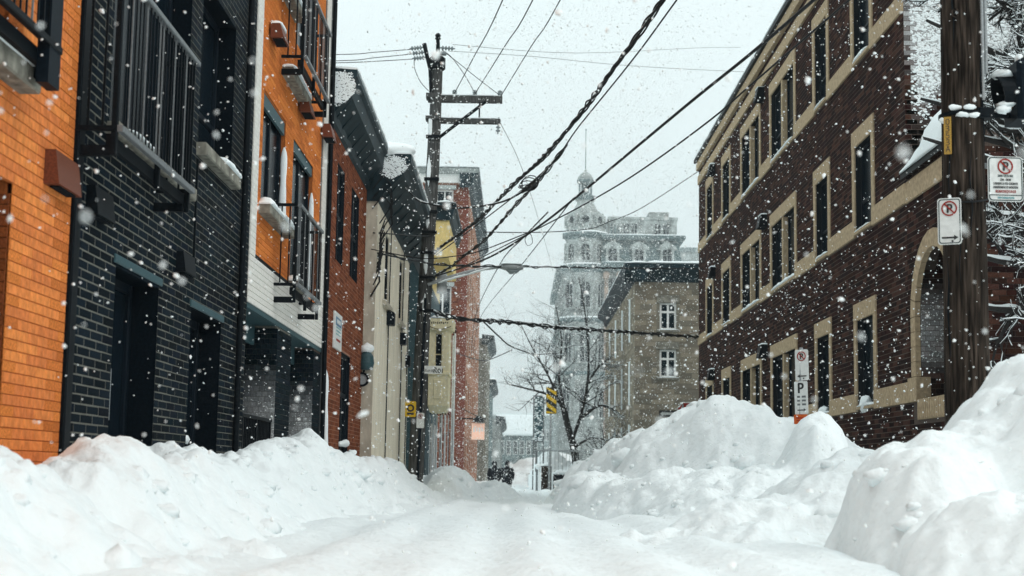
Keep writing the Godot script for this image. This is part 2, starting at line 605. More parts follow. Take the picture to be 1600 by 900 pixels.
# many small flat specks of blown snow stuck to a wall where share(u, v) says so
func snow_specks(mb: MB, t: Transform3D, u0: float, u1: float, v0: float, v1: float, n: float, count: int, size: float, share: Callable) -> void:
	for k in count:
		var u := rng.randf_range(u0, u1)
		var v := rng.randf_range(v0, v1)
		if rng.randf() > share.call(u, v):
			continue
		var w := size * rng.randf_range(0.5, 1.6)
		var h := w * rng.randf_range(0.35, 0.9)
		var c := t * Vector3(u, v, n + h * 0.35)
		var p := []
		for j in 6:
			var a := TAU * j / 6.0
			var g := rng.randf_range(0.7, 1.2)
			p.append(t * Vector3(u + cos(a) * w * g, v + sin(a) * h * g, n))
		for j in 6:
			var nn: Vector3 = (p[(j + 1) % 6] - p[j]).cross(c - p[j]).normalized()
			if nn.dot(t.basis.z) < 0.0:
				nn = -nn
			mb.tri(p[j], p[(j + 1) % 6], c, nn)


# an irregular slab of snow stuck on a wall
func snow_slab(mb: MB, t: Transform3D, u: float, v: float, w: float, h: float, n: float, thick: float) -> void:
	var poly := PackedVector2Array()
	var ph := rng.randf() * 9.0
	for k in 22:
		var a := TAU * k / 22.0
		var g := 1.0 + 0.05 * sin(a * 3.0 + ph) + 0.05 * sin(a * 7.0 + ph * 2.0)
		var sq := 1.0 / maxf(absf(cos(a)), absf(sin(a)))
		poly.append(Vector2(u + cos(a) * w * g * lerpf(1.0, sq, 0.6), v + sin(a) * h * g * lerpf(1.0, sq, 0.6)))
	mb.extrude(poly, t, n, n + thick)


# steel balcony rail in front of a wall: one mesh for each rail, post and baluster
func balcony(label: String, t: Transform3D, u0: float, u1: float, v0: float, v1: float, out: float, gap: float, posts: Array, light_rail: bool, drop := 0.12) -> Node3D:
	var b := thing("balcony_railing", label, "balcony", t * Vector3((u0 + u1) * 0.5, v0, 0), "steel balcony railings")
	var rm: Material = M.grey_metal if light_rail else M.black_metal
	var top := MB.new()
	top.cbox(t, u0, u1, v1 - 0.04, v1, out - 0.025, out + 0.025, 0.006)
	put("top_rail", top, rm, b)
	var low := MB.new()
	low.cbox(t, u0, u1, v0, v0 + 0.045, out - 0.02, out + 0.022, 0.006)
	put("bottom_rail", low, rm, b)
	for side in [u0, u1]:
		var ret := MB.new()
		for v in [v0, v1 - 0.04]:
			ret.fbox(t, side - 0.015, side + 0.015, v + 0.002, v + 0.038, 0.0, out - 0.03)
		var n := out - 0.12
		while n > 0.04:
			ret.fbox(t, side - 0.008, side + 0.008, v0 + 0.04, v1 - 0.04, n - 0.008, n + 0.008)
			n -= gap
		put("side_rail", ret, M.black_metal, b)
	for p in posts:
		var mb := MB.new()
		mb.cbox(t, p - 0.022, p + 0.022, v0 - drop, v1 - 0.042, out - 0.06, out - 0.021, 0.005)
		put("post", mb, rm if p == u1 else M.black_metal, b)
	var u := u0 + gap
	while u < u1 - gap * 0.5:
		var clear := true
		for p in posts:
			if absf(p - u) < 0.035:
				clear = false
		if clear:
			var mb := MB.new()
			mb.fbox(t, u - 0.006, u + 0.006, v0 + 0.045, v1 - 0.042, out - 0.005, out + 0.005)
			put("baluster", mb, M.grey_metal if int(u * 37.0) % 3 == 0 else M.black_metal, b)
		u += gap
	for p in [u0 + 0.05, u1 - 0.05]:
		var br := MB.new()
		br.fbox(t, p - 0.03, p + 0.03, v0 - drop, v0 - drop + 0.07, 0.0, out - 0.065)
		put("bracket", br, M.black_metal, b)
	var ch := MB.new()
	ch.fbox(t, u0 + 0.02, u1 - 0.02, v0 - 0.10, v0 - 0.012, out - 0.10, out - 0.062)
	put("channel", ch, M.black_metal, b)
	return b


# wedge-shaped metal wall lamp, open below
func wall_lamp(label: String, t: Transform3D, u: float, v: float, w: float, h: float, out: float, m: Material, group: String, snow := true) -> void:
	var o := thing("wall_lamp", label, "wall lamp", t * Vector3(u, v, 0), group)
	var mb := MB.new()
	mb.hexa([t * Vector3(u - w / 2, v, 0), t * Vector3(u + w / 2, v, 0), t * Vector3(u + w / 2, v + h, 0), t * Vector3(u - w / 2, v + h, 0),
		t * Vector3(u - w / 2, v, out), t * Vector3(u + w / 2, v, out), t * Vector3(u + w / 2, v + h, out * 0.7), t * Vector3(u - w / 2, v + h, out * 0.7)])
	put("lamp_body", mb, m, o)
	var g := MB.new()
	g.fbox(t, u - w * 0.36, u + w * 0.36, v - 0.012, v - 0.001, 0.02, out - 0.02)
	put("lamp_glass", g, M.dark_inside, o)
	if snow:
		var s := MB.new()
		snow_strip(s, t, u - w / 2, u + w / 2, v + h, 0.0, out * 0.7, 0.06, 0.04)
		put("snow_cap", s, M.cap_snow, o)


# ---------------------------------------------------------------- left side of the street
func orange_block() -> void:
	var t := left_face(LEFT)
	var b := thing("orange_brick_building", "orange brick building at the left edge of the photo beside the dark brick one", "building", Vector3(LEFT, 0, -6))
	var holes := [[6.9, 8.77, 0.3, 2.86], [6.6, 8.55, 3.74, 6.2]]
	wall("wall", t, 1.0, 9.93, 0.0, 7.0, holes, -0.005, 0.55, M.orange_mortar, b)
	lay_bricks(t, 1.0, 9.93, 0.3, 7.0, 0.0655, 0.40, 0.0060, holes, [Color(0.80, 0.235, 0.062), Color(0.86, 0.26, 0.068), Color(0.92, 0.283, 0.072), Color(0.97, 0.305, 0.076)], ["orange_brick_0", "orange_brick_1", "orange_brick_2", "orange_brick_3"], 290, "brick", b, "brick", null, 0.0, 0.003)
	var roof := MB.new()
	roof.box(Vector3(-9, 7.0, -9.93), Vector3(LEFT + 0.02, 7.2, -1.0))
	put("roof", roof, M.black_metal, b)
	var body := MB.new()
	body.box(Vector3(-9, 0, -9.9), Vector3(LEFT - 0.6, 6.98, -1.0))
	put("inner_wall", body, M.dark_inside, b)
	# brick return inside the deep doorway, in its own darker courses
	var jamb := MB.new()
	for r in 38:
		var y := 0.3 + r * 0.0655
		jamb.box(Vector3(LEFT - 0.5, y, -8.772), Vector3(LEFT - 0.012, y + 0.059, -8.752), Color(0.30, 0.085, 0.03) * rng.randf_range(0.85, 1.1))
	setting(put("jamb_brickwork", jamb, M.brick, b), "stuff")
	window(t, 6.95, 8.70, 0.35, 2.80, -0.30, M.blue_black, b, [0.5], [0.35], 0.07, null, "door")
	window(t, 6.6, 8.55, 3.74, 6.2, -0.16, M.blue_black, b, [0.5], [], 0.07)
	var sill := MB.new()
	sill.cbox(t, 6.4, 8.80, 3.40, 3.53, -0.02, 0.13, 0.012)
	put("sill", sill, M.concrete, b)
	ledge_snow(t, 6.4, 8.70, 3.53, 0.0, 0.13, 0.11, b)
	var rail := balcony("black balcony rail with a wide end plate on the orange brick at the left edge", t, 6.5, 8.72, 3.62, 4.75, 0.25, 0.10, [6.5, 7.6, 8.70], false, 0.16)
	var plate := MB.new()
	plate.fbox(t, 8.50, 8.715, 3.40, 4.75, 0.19, 0.262)
	put("end_plate", plate, M.blue_black, rail)
	wall_lamp("rust brown wedge wall lamp on the orange brick beside the dark building", t, 9.58, 2.96, 0.50, 0.22, 0.10, M.copper_metal, "", false)


func dark_block() -> void:
	var t := left_face(LEFT)
	var b := thing("dark_brick_building", "blue black glazed brick building with pale joints between two orange fronts", "building", Vector3(LEFT, 0, -13.2))
	var holes := [[11.12, 12.50, 0.3, 2.70], [13.76, 15.20, 0.3, 2.66], [10.75, 13.30, 3.69, 6.10], [13.75, 15.40, 4.20, 5.80]]
	wall("wall", t, 10.10, 16.58, 0.0, 9.0, holes, -0.0006, 0.4, M.pale_mortar, b)
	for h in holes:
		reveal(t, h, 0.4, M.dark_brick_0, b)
	lay_bricks(t, 10.10, 16.58, 0.3, 9.0, 0.0660, 0.30, 0.0085, holes, [Color(0.0045, 0.0095, 0.0147), Color(0.006, 0.0128, 0.020), Color(0.0078, 0.0162, 0.0252), Color(0.0094, 0.0196, 0.030)], ["dark_brick_0", "dark_brick_1", "dark_brick_2", "dark_brick_3"], 290, "glazed_brick", b, "brick", null, 0.0, 0.011)
	var roof := MB.new()
	roof.box(Vector3(-9, 9.0, -16.58), Vector3(LEFT + 0.03, 9.2, -9.95))
	put("roof", roof, M.black_metal, b)
	var strip := MB.new()
	strip.cbox(t, 9.945, 10.09, 0.3, 9.0, -0.3, 0.03, 0.01)
	put("corner_strip", strip, M.black_metal, b)
	var body := MB.new()
	body.box(Vector3(-9, 0, -16.55), Vector3(LEFT - 0.45, 8.98, -10.0))
	put("inner_wall", body, M.dark_inside, b)
	var d1 := window(t, 11.12, 12.50, 0.35, 2.70, -0.22, M.blue_black, b, [0.42], [0.36], 0.09, null, "door")
	var d2 := window(t, 13.76, 15.20, 0.35, 2.66, -0.22, M.blue_black, b, [0.42], [0.36], 0.09, null, "door")
	for q in [[d1, 11.75], [d2, 14.42]]:
		var hd := MB.new()
		hd.bar(t * Vector3(q[1], 1.55, -0.18), t * Vector3(q[1], 1.95, -0.18), 0.016)
		put("handle", hd, M.galvanised, q[0])
	for q in [[11.06, 12.56, 2.70], [13.70, 15.26, 2.66]]:
		var li := MB.new()
		li.cbox(t, q[0], q[1], q[2], q[2] + 0.065, -0.15, 0.016, 0.006)
		put("lintel", li, M.teal_metal, b)
	window(t, 10.75, 13.30, 3.69, 6.10, -0.18, M.blue_black, b, [0.5], [], 0.08, null, "balcony_door")
	window(t, 13.75, 15.40, 4.20, 5.80, -0.18, M.blue_black, b, [0.45], [0.3], 0.07)
	for q in [[10.7, 13.35, 3.57, 3.685], [13.70, 15.45, 4.075, 4.195]]:
		var s := MB.new()
		s.cbox(t, q[0], q[1], q[2], q[3], -0.1, 0.10, 0.012)
		put("sill", s, M.concrete, b)
	ledge_snow(t, 14.6, 15.45, 4.195, -0.05, 0.10, 0.09, b)
	ledge_snow(t, 11.0, 11.8, 3.685, -0.05, 0.10, 0.05, b)
	var plaster := MB.new()       # wind-blown snow stuck to the second door
	snow_lump(plaster, t * Vector3(14.64, 1.46, -0.19), Vector3(0.03, 0.045, 0.09), 41)
	setting(put("stuck_snow", plaster, M.cap_snow, d2), "stuff")
	for q in [[15.95, 0.3, 9.0, 0.035], [13.55, 2.9, 4.0, 0.012]]:
		var p := MB.new()
		p.bar(t * Vector3(q[0], q[1], 0.05), t * Vector3(q[0], q[2], 0.05), q[3], 8)
		put("downpipe", p, M.black_metal, b)
	balcony("large black balcony rail of thin upright bars on the dark brick building", t, 9.95, 12.26, 3.44, 4.56, 0.30, 0.10, [9.97, 11.2, 12.24], true, 0.16)
	wall_lamp("black wedge wall lamp left of the first door of the dark brick building", t, 10.50, 2.93, 0.46, 0.20, 0.09, M.black_metal, "", false)
	wall_lamp("black wedge wall lamp between the two doors of the dark brick building", t, 13.30, 2.90, 0.46, 0.18, 0.09, M.black_metal, "", false)


func framed_block() -> void:
	var t := left_face(LEFT)
	var b := thing("orange_and_white_building", "orange brick building framed in white boards with recessed ground floor entrances", "building", Vector3(LEFT, 0, -20))
	var holes := [[17.35, 19.05, 4.26, 5.62], [19.75, 21.70, 3.66, 5.60], [19.75, 21.70, 6.90, 8.70], [17.55, 19.40, 7.22, 8.7]]
	wall("wall", t, 16.97, 22.55, 3.62, 10.0, holes, -0.035, 0.35, M.orange_mortar, b)
	lay_bricks(t, 16.97, 22.55, 3.62, 10.0, 0.0655, 0.40, 0.006, holes, [Color(0.80, 0.235, 0.062), Color(0.86, 0.26, 0.068), Color(0.92, 0.283, 0.072), Color(0.97, 0.305, 0.076)], ["orange_brick_0", "orange_brick_1", "orange_brick_2", "orange_brick_3"], 0, "brick", b, "brick", null, -0.025)
	var trim := MB.new()
	trim.cbox(t, 16.95, 22.57, 3.585, 3.62, -0.2, 0.012, 0.006)
	put("trim", trim, M.black_metal, b)
	# the white frame: long narrow boards, one above the other
	var back := MB.new()
	back.fbox(t, 16.60, 16.965, 3.03, 10.0, -0.35, -0.006)
	back.fbox(t, 22.56, 23.02, 3.03, 10.0, -0.35, -0.006)
	back.fbox(t, 16.966, 22.559, 3.03, 3.58, -0.35, -0.006)
	put("white_wall", back, M.white_joint, b)
	for r in 8:
		var board := MB.new()
		var y := 3.035 + r * 0.068
		var g := rng.randf_range(0.94, 1.0)
		board.cbox(t, 16.605, 23.01, y, y + 0.0625, -0.02, 0.010, 0.004, Color(g, g, g * 0.99))
		put("siding_board", board, M.white_board, b)
	var edge := MB.new()
	for r in 94:
		var y := 3.58 + r * 0.068
		var g := rng.randf_range(0.94, 1.0)
		edge.fbox(t, 16.605, 16.96, y, y + 0.0625, -0.02, 0.010, Color(g, g, g * 0.99))
		edge.fbox(t, 22.58, 23.01, y, y + 0.0625, -0.02, 0.010, Color(g, g, g * 0.99))
	setting(put("side_siding", edge, M.white_board, b), "stuff")
	var body := MB.new()
	body.box(Vector3(-9, 3.0, -22.99), Vector3(LEFT - 0.4, 9.98, -16.65))
	body.box(Vector3(-9, 0, -22.99), Vector3(LEFT - 1.6, 2.99, -16.65))
	put("inner_wall", body, M.dark_inside, b)
	var roof := MB.new()
	roof.box(Vector3(-9, 10.0, -23.35), Vector3(LEFT + 0.04, 10.2, -16.6))
	put("roof", roof, M.black_metal, b)
	var strip := MB.new()
	strip.cbox(t, 23.03, 23.34, 0.3, 10.0, -0.3, 0.0, 0.01)
	put("end_strip", strip, M.black_metal, b)
	var pipe := MB.new()
	pipe.bar(t * Vector3(23.10, 0.3, 0.05), t * Vector3(23.10, 10.0, 0.05), 0.035, 8)
	put("downpipe", pipe, M.black_metal, b)
	# ground floor: two recesses with dark brick cheeks, white with blown snow towards the street
	var soffit := MB.new()
	soffit.box(Vector3(LEFT - 1.6, 2.97, -23.02), Vector3(LEFT, 3.025, -16.61))
	put("soffit", soffit, M.teal_metal, b)
	for q in [[16.66, 18.76], [20.0, 22.2]]:
		var lit := MB.new()
		lit.cbox(t, q[0], q[1], 2.72, 2.965, -0.32, -0.28, 0.01)
		put("transom", lit, M.teal_metal, b)
	var piers := [[18.78, 19.98], [22.22, 23.02]]
	var dk := [Color(0.007, 0.014, 0.020), Color(0.009, 0.018, 0.026), Color(0.012, 0.022, 0.030), Color(0.014, 0.026, 0.034)]
	for q in piers:
		var pm := MB.new()
		pm.box(Vector3(LEFT - 1.6, 0.2, -q[1]), Vector3(LEFT - 0.012, 2.968, -q[0] - 0.012))
		put("pier", pm, M.pale_mortar if q[0] < 20 else M.dark_mortar, b)
		lay_bricks(t, q[0], q[1], 0.3, 2.96, 0.066, 0.30, 0.008, [], dk, ["dark_brick_0", "dark_brick_1", "dark_brick_2", "dark_brick_3"], 0, "glazed_brick", b, "pier_brick")
		var dusted := func(p: Vector3) -> float:
			return 0.8 * pow(smoothstep(LEFT - 1.15, LEFT + 0.15, p.x), 1.5) * smoothstep(2.6, 1.5, p.y)
		lay_bricks(near_face(-q[0]), LEFT - 1.6, LEFT - 0.002, 0.3, 2.96, 0.066, 0.07, 0.004, [], dk, ["dark_brick_0", "dark_brick_1", "dark_brick_2", "dark_brick_3"], 0, "glazed_brick", b, "cheek_brick", dusted)
		var blown := MB.new()
		snow_specks(blown, near_face(-q[0]), LEFT - 1.5, LEFT, 0.8, 2.8, 0.001, 1800, 0.0065, func(u: float, v: float) -> float:
			return pow(smoothstep(LEFT - 1.25, LEFT + 0.1, u), 1.6) * smoothstep(2.75, 1.5, v))
		setting(put("blown_snow", blown, M.cap_snow, b), "stuff")
	for q in [[17.35, 19.05, 4.26, 5.62], [17.55, 19.40, 7.22, 8.7]]:
		window(t, q[0], q[1], q[2], q[3], -0.08, M.blue_black, b, [0.5], [], 0.07)
	for q in [[19.75, 21.70, 3.66, 5.60], [19.75, 21.70, 6.90, 8.70]]:
		window(t, q[0], q[1], q[2], q[3], -0.08, M.blue_black, b, [0.5], [], 0.07, null, "balcony_door")
	for q in [[17.35, 5.62, 19.05], [19.75, 5.60, 21.70]]:
		var hd := MB.new()
		hd.fbox(t, q[0] + 0.01, q[2] - 0.01, q[1] - 0.16, q[1] - 0.002, -0.076, -0.04)
		put("shutter_box", hd, M.teal_metal, b)
	for q in [[17.25, 19.2, 4.25], [17.45, 19.5, 7.21], [19.65, 20.7, 3.655], [18.6, 20.3, 6.26]]:
		var s := MB.new()
		s.cbox(t, q[0], q[1], q[2] - 0.11, q[2], -0.1, 0.12, 0.012)
		put("sill", s, M.concrete, b)
		ledge_snow(t, q[0], q[1], q[2], -0.03, 0.12, 0.10, b)
	var jam := MB.new()       # snow packed against the far jambs
	for q in [[19.0, 4.3, 5.3], [21.65, 3.7, 5.2]]:
		jam = MB.new()
		snow_seam(jam, t * Vector3(q[0], q[1], -0.03), t * Vector3(q[0] + 0.01, q[2], -0.03), 0.055, 0.04, 0.5)
		put("jamb_snow", jam, M.cap_snow, b)
	var rail_names := ["lower balcony rail of black bars on the orange and white building, above the white band", "upper balcony rail of black bars on the white framed building, cut by the photo's top"]
	balcony(rail_names[0], t, 18.32, 20.48, 3.42, 4.45, 0.30, 0.10, [18.34, 19.3, 20.46], true, 0.2)
	balcony(rail_names[1], t, 18.35, 20.70, 6.30, 7.30, 0.30, 0.10, [18.37, 19.45, 20.68], true, 0.2)
	wall_lamp("rust brown wall lamp with snow on top, leftmost and first on the framed orange building", t, 17.72, 6.32, 0.46, 0.17, 0.16, M.copper_metal, "")
	wall_lamp("rust brown wall lamp under the upper balcony of the framed orange building", t, 20.25, 6.02, 0.5, 0.18, 0.16, M.copper_metal, "", false)
	wall_lamp("rust brown wall lamp across the white right edge of the framed orange building", t, 22.6, 6.20, 0.5, 0.2, 0.17, M.copper_metal, "", false)
	var f := thing("entrance_railing", "low black picket rail in the recessed entrance under the white boards", "railing", Vector3(LEFT, 0.4, -17.8))
	var tr := MB.new()
	tr.cbox(t, 16.7, 18.74, 1.76, 1.80, -0.06, -0.02, 0.006)
	put("top_rail", tr, M.black_metal, f)
	for k in 20:
		var p := MB.new()
		var u := 16.75 + k * 0.1
		var r := 0.02 if k == 0 or k == 9 or k == 19 else 0.009
		p.fbox(t, u - r, u + r, 0.4, 1.76, -0.04 - r, -0.04 + r)
		put("picket", p, M.black_metal, f)


func cornice(t: Transform3D, u0: float, u1: float, prof: Array, m: Material, parent: Node3D, called := "cornice") -> void:
	var mb := MB.new()
	for k in prof.size() - 1:
		var a: Array = prof[k]
		var c: Array = prof[k + 1]
		var nn := Vector3(0, -(c[0] - a[0]), c[1] - a[1]).normalized()
		mb.quad(t * Vector3(u0, a[1], a[0]), t * Vector3(u1, a[1], a[0]), t * Vector3(u1, c[1], c[0]), t * Vector3(u0, c[1], c[0]), t.basis * nn)
	var poly := PackedVector2Array()
	for q in prof:
		poly.append(Vector2(q[0], q[1]))
	for e in [[u0, -1.0], [u1, 1.0]]:
		var idx := Geometry2D.triangulate_polygon(poly)
		for k in range(0, idx.size(), 3):
			var p := []
			for j in 3:
				p.append(t * Vector3(e[0], poly[idx[k + j]].y, poly[idx[k + j]].x))
			mb.tri(p[0], p[1], p[2], t.basis * Vector3(e[1], 0, 0))
	put(called, mb, m, parent)


func red_block() -> void:
	var t := left_face(LEFT)
	var b := thing("red_brick_building", "narrow red brown brick building under a heavy dark bracketed cornice", "building", Vector3(LEFT, 0, -26.3))
	var holes := [[24.45, 25.50, 4.60, 6.25], [26.60, 27.90, 4.60, 6.25], [25.7, 27.1, 0.3, 3.2]]
	wall("wall", t, 23.36, 29.25, 0.0, 7.4, holes, -0.003, 0.35, M.red_mortar, b)
	lay_bricks(t, 23.36, 29.25, 0.3, 6.95, 0.070, 0.21, 0.012, holes, [Color(0.26, 0.082, 0.042), Color(0.31, 0.10, 0.05), Color(0.37, 0.125, 0.062), Color(0.21, 0.065, 0.036)], ["brown_brick_0", "brown_brick_1", "brown_brick_2", "brown_brick_3"], 0, "brick", b)
	var body := MB.new()
	body.box(Vector3(-9, 0, -29.2), Vector3(LEFT - 0.4, 7.4, -23.37))
	put("inner_wall", body, M.dark_inside, b)
	var end := MB.new()
	end.box(Vector3(-9, 0, -23.36), Vector3(LEFT - 0.36, 7.4, -23.345))
	put("end_wall", end, M.red_mortar, b)
	cornice(t, 23.30, 29.2, [[0.0, 6.66], [0.05, 6.70], [0.07, 6.82], [0.26, 7.04], [0.31, 7.10], [0.34, 7.36], [0.40, 7.40], [0.40, 7.50], [-0.6, 7.58], [-0.6, 6.66]], M.slate_tin, b)
	for k in 8:
		var br := MB.new()
		var u := 23.6 + k * 0.76
		br.hexa([t * Vector3(u, 6.70, 0.0), t * Vector3(u + 0.12, 6.70, 0.0), t * Vector3(u + 0.12, 7.03, 0.0), t * Vector3(u, 7.03, 0.0), t * Vector3(u, 6.88, 0.14), t * Vector3(u + 0.12, 6.88, 0.14), t * Vector3(u + 0.12, 7.06, 0.28), t * Vector3(u, 7.06, 0.28)])
		put("bracket", br, M.slate_tin, b)
	var sn := MB.new()
	snow_strip(sn, t, 23.3, 29.2, 7.51, -0.35, 0.40, 0.16, 0.2)
	put("roof_snow", sn, M.cap_snow, b)
	var pl := MB.new()       # snow stuck on the end of the cornice that faces the wind
	snow_specks(pl, near_face(-23.297), LEFT - 0.1, LEFT + 0.40, 6.82, 7.46, 0.0, 2600, 0.014, func(u: float, v: float) -> float: return 0.95 * smoothstep(0.33, 0.2, Vector2((u - LEFT - 0.12) * 1.1, v - 7.21).length()) if v > 7.00 + 0.9 * (u - LEFT - 0.25) else 0.0)
	setting(put("stuck_snow", pl, M.cap_snow, b), "stuff")
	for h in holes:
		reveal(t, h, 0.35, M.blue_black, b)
	window(t, 24.45, 25.50, 4.60, 6.25, -0.035, M.blue_black, b, [0.5], [0.5], 0.06)
	window(t, 26.60, 27.90, 4.60, 6.25, -0.035, M.blue_black, b, [0.5], [0.5], 0.06)
	window(t, 25.7, 27.1, 0.35, 3.2, -0.05, M.blue_black, b, [0.5], [0.3, 0.75], 0.08, null, "door")
	var dr := MB.new()
	snow_seam(dr, t * Vector3(25.8, 1.62, 0.0), t * Vector3(27.0, 1.66, 0.0), 0.05, 0.07)
	put("drift_snow", dr, M.cap_snow, b)
	var dr2 := MB.new()
	snow_seam(dr2, t * Vector3(23.55, 1.4, 0.03), t * Vector3(23.5, 2.75, 0.02), 0.06, 0.05, 0.6)
	put("drift_snow", dr2, M.cap_snow, b)
	# the notice on the wall
	var s := thing("wall_notice", "tall white notice with a blue heading on the red brown brick wall", "sign", Vector3(LEFT, 3.45, -24.9))
	var st := Transform3D(Basis(Vector3(0, 0, -1), Vector3.UP, Vector3(1, 0, 0)), Vector3(LEFT + 0.02, 3.47, -24.95))
	var pa := MB.new()
	pa.cbox(st, -0.5, 0.5, -0.30, 0.30, -0.02, 0.012, 0.004)
	put("panel", pa, M.sign_white, s)
	var bl := MB.new()
	bl.fbox(st, -0.38, 0.38, 0.08, 0.22, 0.012, 0.016)
	put("heading", bl, M.sign_blue, s)
	var hw := MB.new()
	hw.fbox(st, -0.25, 0.25, 0.115, 0.185, 0.016, 0.019)
	put("heading_line", hw, M.sign_white, s)
	for k in 3:
		var ln := MB.new()
		for j in 4:
			ln.fbox(st, -0.30 + j * 0.16, -0.19 + j * 0.16 + 0.03 * (k % 2), 0.04 - k * 0.055, 0.06 - k * 0.055, 0.012, 0.015)
		put("text_line", ln, M.sign_teal, s)
	var rd := MB.new()
	rd.fbox(st, -0.28, 0.28, -0.17, -0.135, 0.012, 0.016)
	put("red_line", rd, M.sign_red, s)


func cream_block() -> void:
	var x := -2.78
	var t := left_face(x)
	var b := thing("cream_stucco_building", "cream stucco building with streaked wall and a wide dark overhanging cornice", "building", Vector3(x, 0, -34))
	var holes := [[31.2, 32.2, 4.70, 6.15], [35.1, 36.1, 4.70, 6.15]]
	wall("wall", t, 29.27, 38.5, 0.0, 7.0, holes, 0.0, 0.32, M.cream_stucco, b)
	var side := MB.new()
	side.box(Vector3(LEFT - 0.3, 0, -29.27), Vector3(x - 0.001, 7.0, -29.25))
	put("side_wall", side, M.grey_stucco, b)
	var body := MB.new()
	body.box(Vector3(-9, 0, -38.45), Vector3(x - 0.36, 7.0, -29.3))
	put("inner_wall", body, M.dark_inside, b)
	cornice(t, 29.22, 38.45, [[0.0, 6.45], [0.05, 6.5], [0.12, 6.62], [0.30, 6.80], [0.50, 7.0], [0.56, 7.2], [0.64, 7.24], [0.64, 7.40], [-0.5, 7.55], [-0.5, 6.45]], M.slate_tin, b)
	for k in 9:
		var br := MB.new()
		var u := 29.6 + k * 1.05
		br.hexa([t * Vector3(u, 6.5, 0.02), t * Vector3(u + 0.12, 6.5, 0.02), t * Vector3(u + 0.12, 6.86, 0.02), t * Vector3(u, 6.86, 0.02), t * Vector3(u, 6.66, 0.22), t * Vector3(u + 0.12, 6.66, 0.22), t * Vector3(u + 0.12, 6.98, 0.46), t * Vector3(u, 6.98, 0.46)])
		put("bracket", br, M.slate_tin, b)
	var sn := MB.new()
	snow_strip(sn, t, 29.2, 38.45, 7.41, -0.45, 0.64, 0.14, 0.25)
	snow_lump(sn, t * Vector3(29.6, 7.52, 0.0), Vector3(0.62, 0.22, 0.5), 5)
	snow_lump(sn, t * Vector3(29.5, 7.72, -0.25), Vector3(0.25, 0.40, 0.22), 6)
	snow_lump(sn, t * Vector3(29.5, 8.1, -0.42), Vector3(0.1, 0.3, 0.1), 7)
	snow_specks(sn, near_face(-29.217), -2.80, -2.14, 6.8, 7.45, 0.0, 2600, 0.014, func(u: float, v: float) -> float: return 0.95 * smoothstep(0.34, 0.2, Vector2((u + 2.5) * 1.0, (v - 7.14) * 1.3).length()) if v > 6.80 + 0.62 * (u + 2.66) else 0.0)
	setting(put("roof_snow", sn, M.cap_snow, b), "stuff")
	for h in holes:
		window(t, h[0], h[1], h[2], h[3], -0.03, M.blue_black, b, [], [0.5], 0.06)
	for q in [[30.8, 32.5], [34.7, 36.4]]:
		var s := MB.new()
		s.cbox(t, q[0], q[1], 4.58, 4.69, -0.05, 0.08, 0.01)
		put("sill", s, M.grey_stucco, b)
	for q in [[32.1, 4.45, 0.16], [35.9, 4.35, 0.14], [37.8, 3.95, 0.12]]:
		var bx := MB.new()
		bx.cbox(t, q[0] - 0.2, q[0] + 0.2, q[1] - 0.18, q[1] + 0.1, 0.0, q[2], 0.02)
		put("meter_box", bx, M.blue_black, b)
		var cd := MB.new()
		cd.tube([t * Vector3(q[0], q[1], 0.03), t * Vector3(q[0] + 0.1, 5.6, 0.03), t * Vector3(q[0] + 0.05, 6.4, 0.04)], [0.014, 0.014, 0.012], 6)
		cd.bar(t * Vector3(q[0] - 0.05, 1.2, 0.03), t * Vector3(q[0], q[1] - 0.1, 0.03), 0.014)
		put("conduit", cd, M.blue_black, b)
	var w := thing("service_mast", "tangle of black service cables at the corner of the cream stucco building", "cables", Vector3(x, 5.6, -29.3))
	var mb := MB.new()
	for k in 6:
		var a := Vector3(x + 0.03, 5.05 + 0.14 * k, -29.3 - 0.05 * k)
		mb.tube([a + Vector3(-0.12, -0.5, 0.08), a + Vector3(0.05, -0.2 + 0.1 * sin(k), 0.1), a + Vector3(0.02, 0.12, 0.06), a + Vector3(0.1, 0.42, -0.05)], [0.018, 0.02, 0.02, 0.012], 5)
	for k in 3:
		var a := Vector3(x - 0.1, 6.3 + 0.2 * k, -29.22)
		mb.tube([a, a + Vector3(0.2, 0.25, 0.05), a + Vector3(0.35, 0.1, 0.02), a + Vector3(0.4, -0.3, 0.0), a + Vector3(0.15, -0.7, 0.02)], [0.014, 0.014, 0.014, 0.014, 0.014], 5)
	put("wires", mb, M.cable_rubber, w)
	var o := thing("round_wall_fitting", "dark domed fitting with a snow cap and round white dial on the cream building's side", "wall fitting", Vector3(-2.9, 3.1, -29.1))
	var dome := MB.new()
	dome.lathe(Vector3(-2.90, 3.12, -29.1), [[0.0, -0.02], [0.12, 0.0], [0.15, 0.12], [0.13, 0.26], [0.07, 0.35], [0.0, 0.37]], 12)
	put("dome", dome, M.teal_metal, o)
	var top := MB.new()
	snow_lump(top, Vector3(-2.9, 3.52, -29.1), Vector3(0.13, 0.1, 0.12), 3)
	put("snow_cap", top, M.cap_snow, o)
	var rim := MB.new()
	rim.ring(near_face(-29.0), Vector2(-2.97, 2.92), 0.10, 0.14, -0.03, 0.03)
	put("rim", rim, M.black_metal, o)
	var face := MB.new()
	face.ring(near_face(-29.0), Vector2(-2.97, 2.92), 0.0, 0.10, -0.03, 0.01)
	put("dial", face, M.galvanised, o)
	var arm := MB.new()
	arm.bar(Vector3(-2.95, 3.0, -29.02), Vector3(-2.95, 3.2, -29.25), 0.02)
	put("arm", arm, M.black_metal, o)


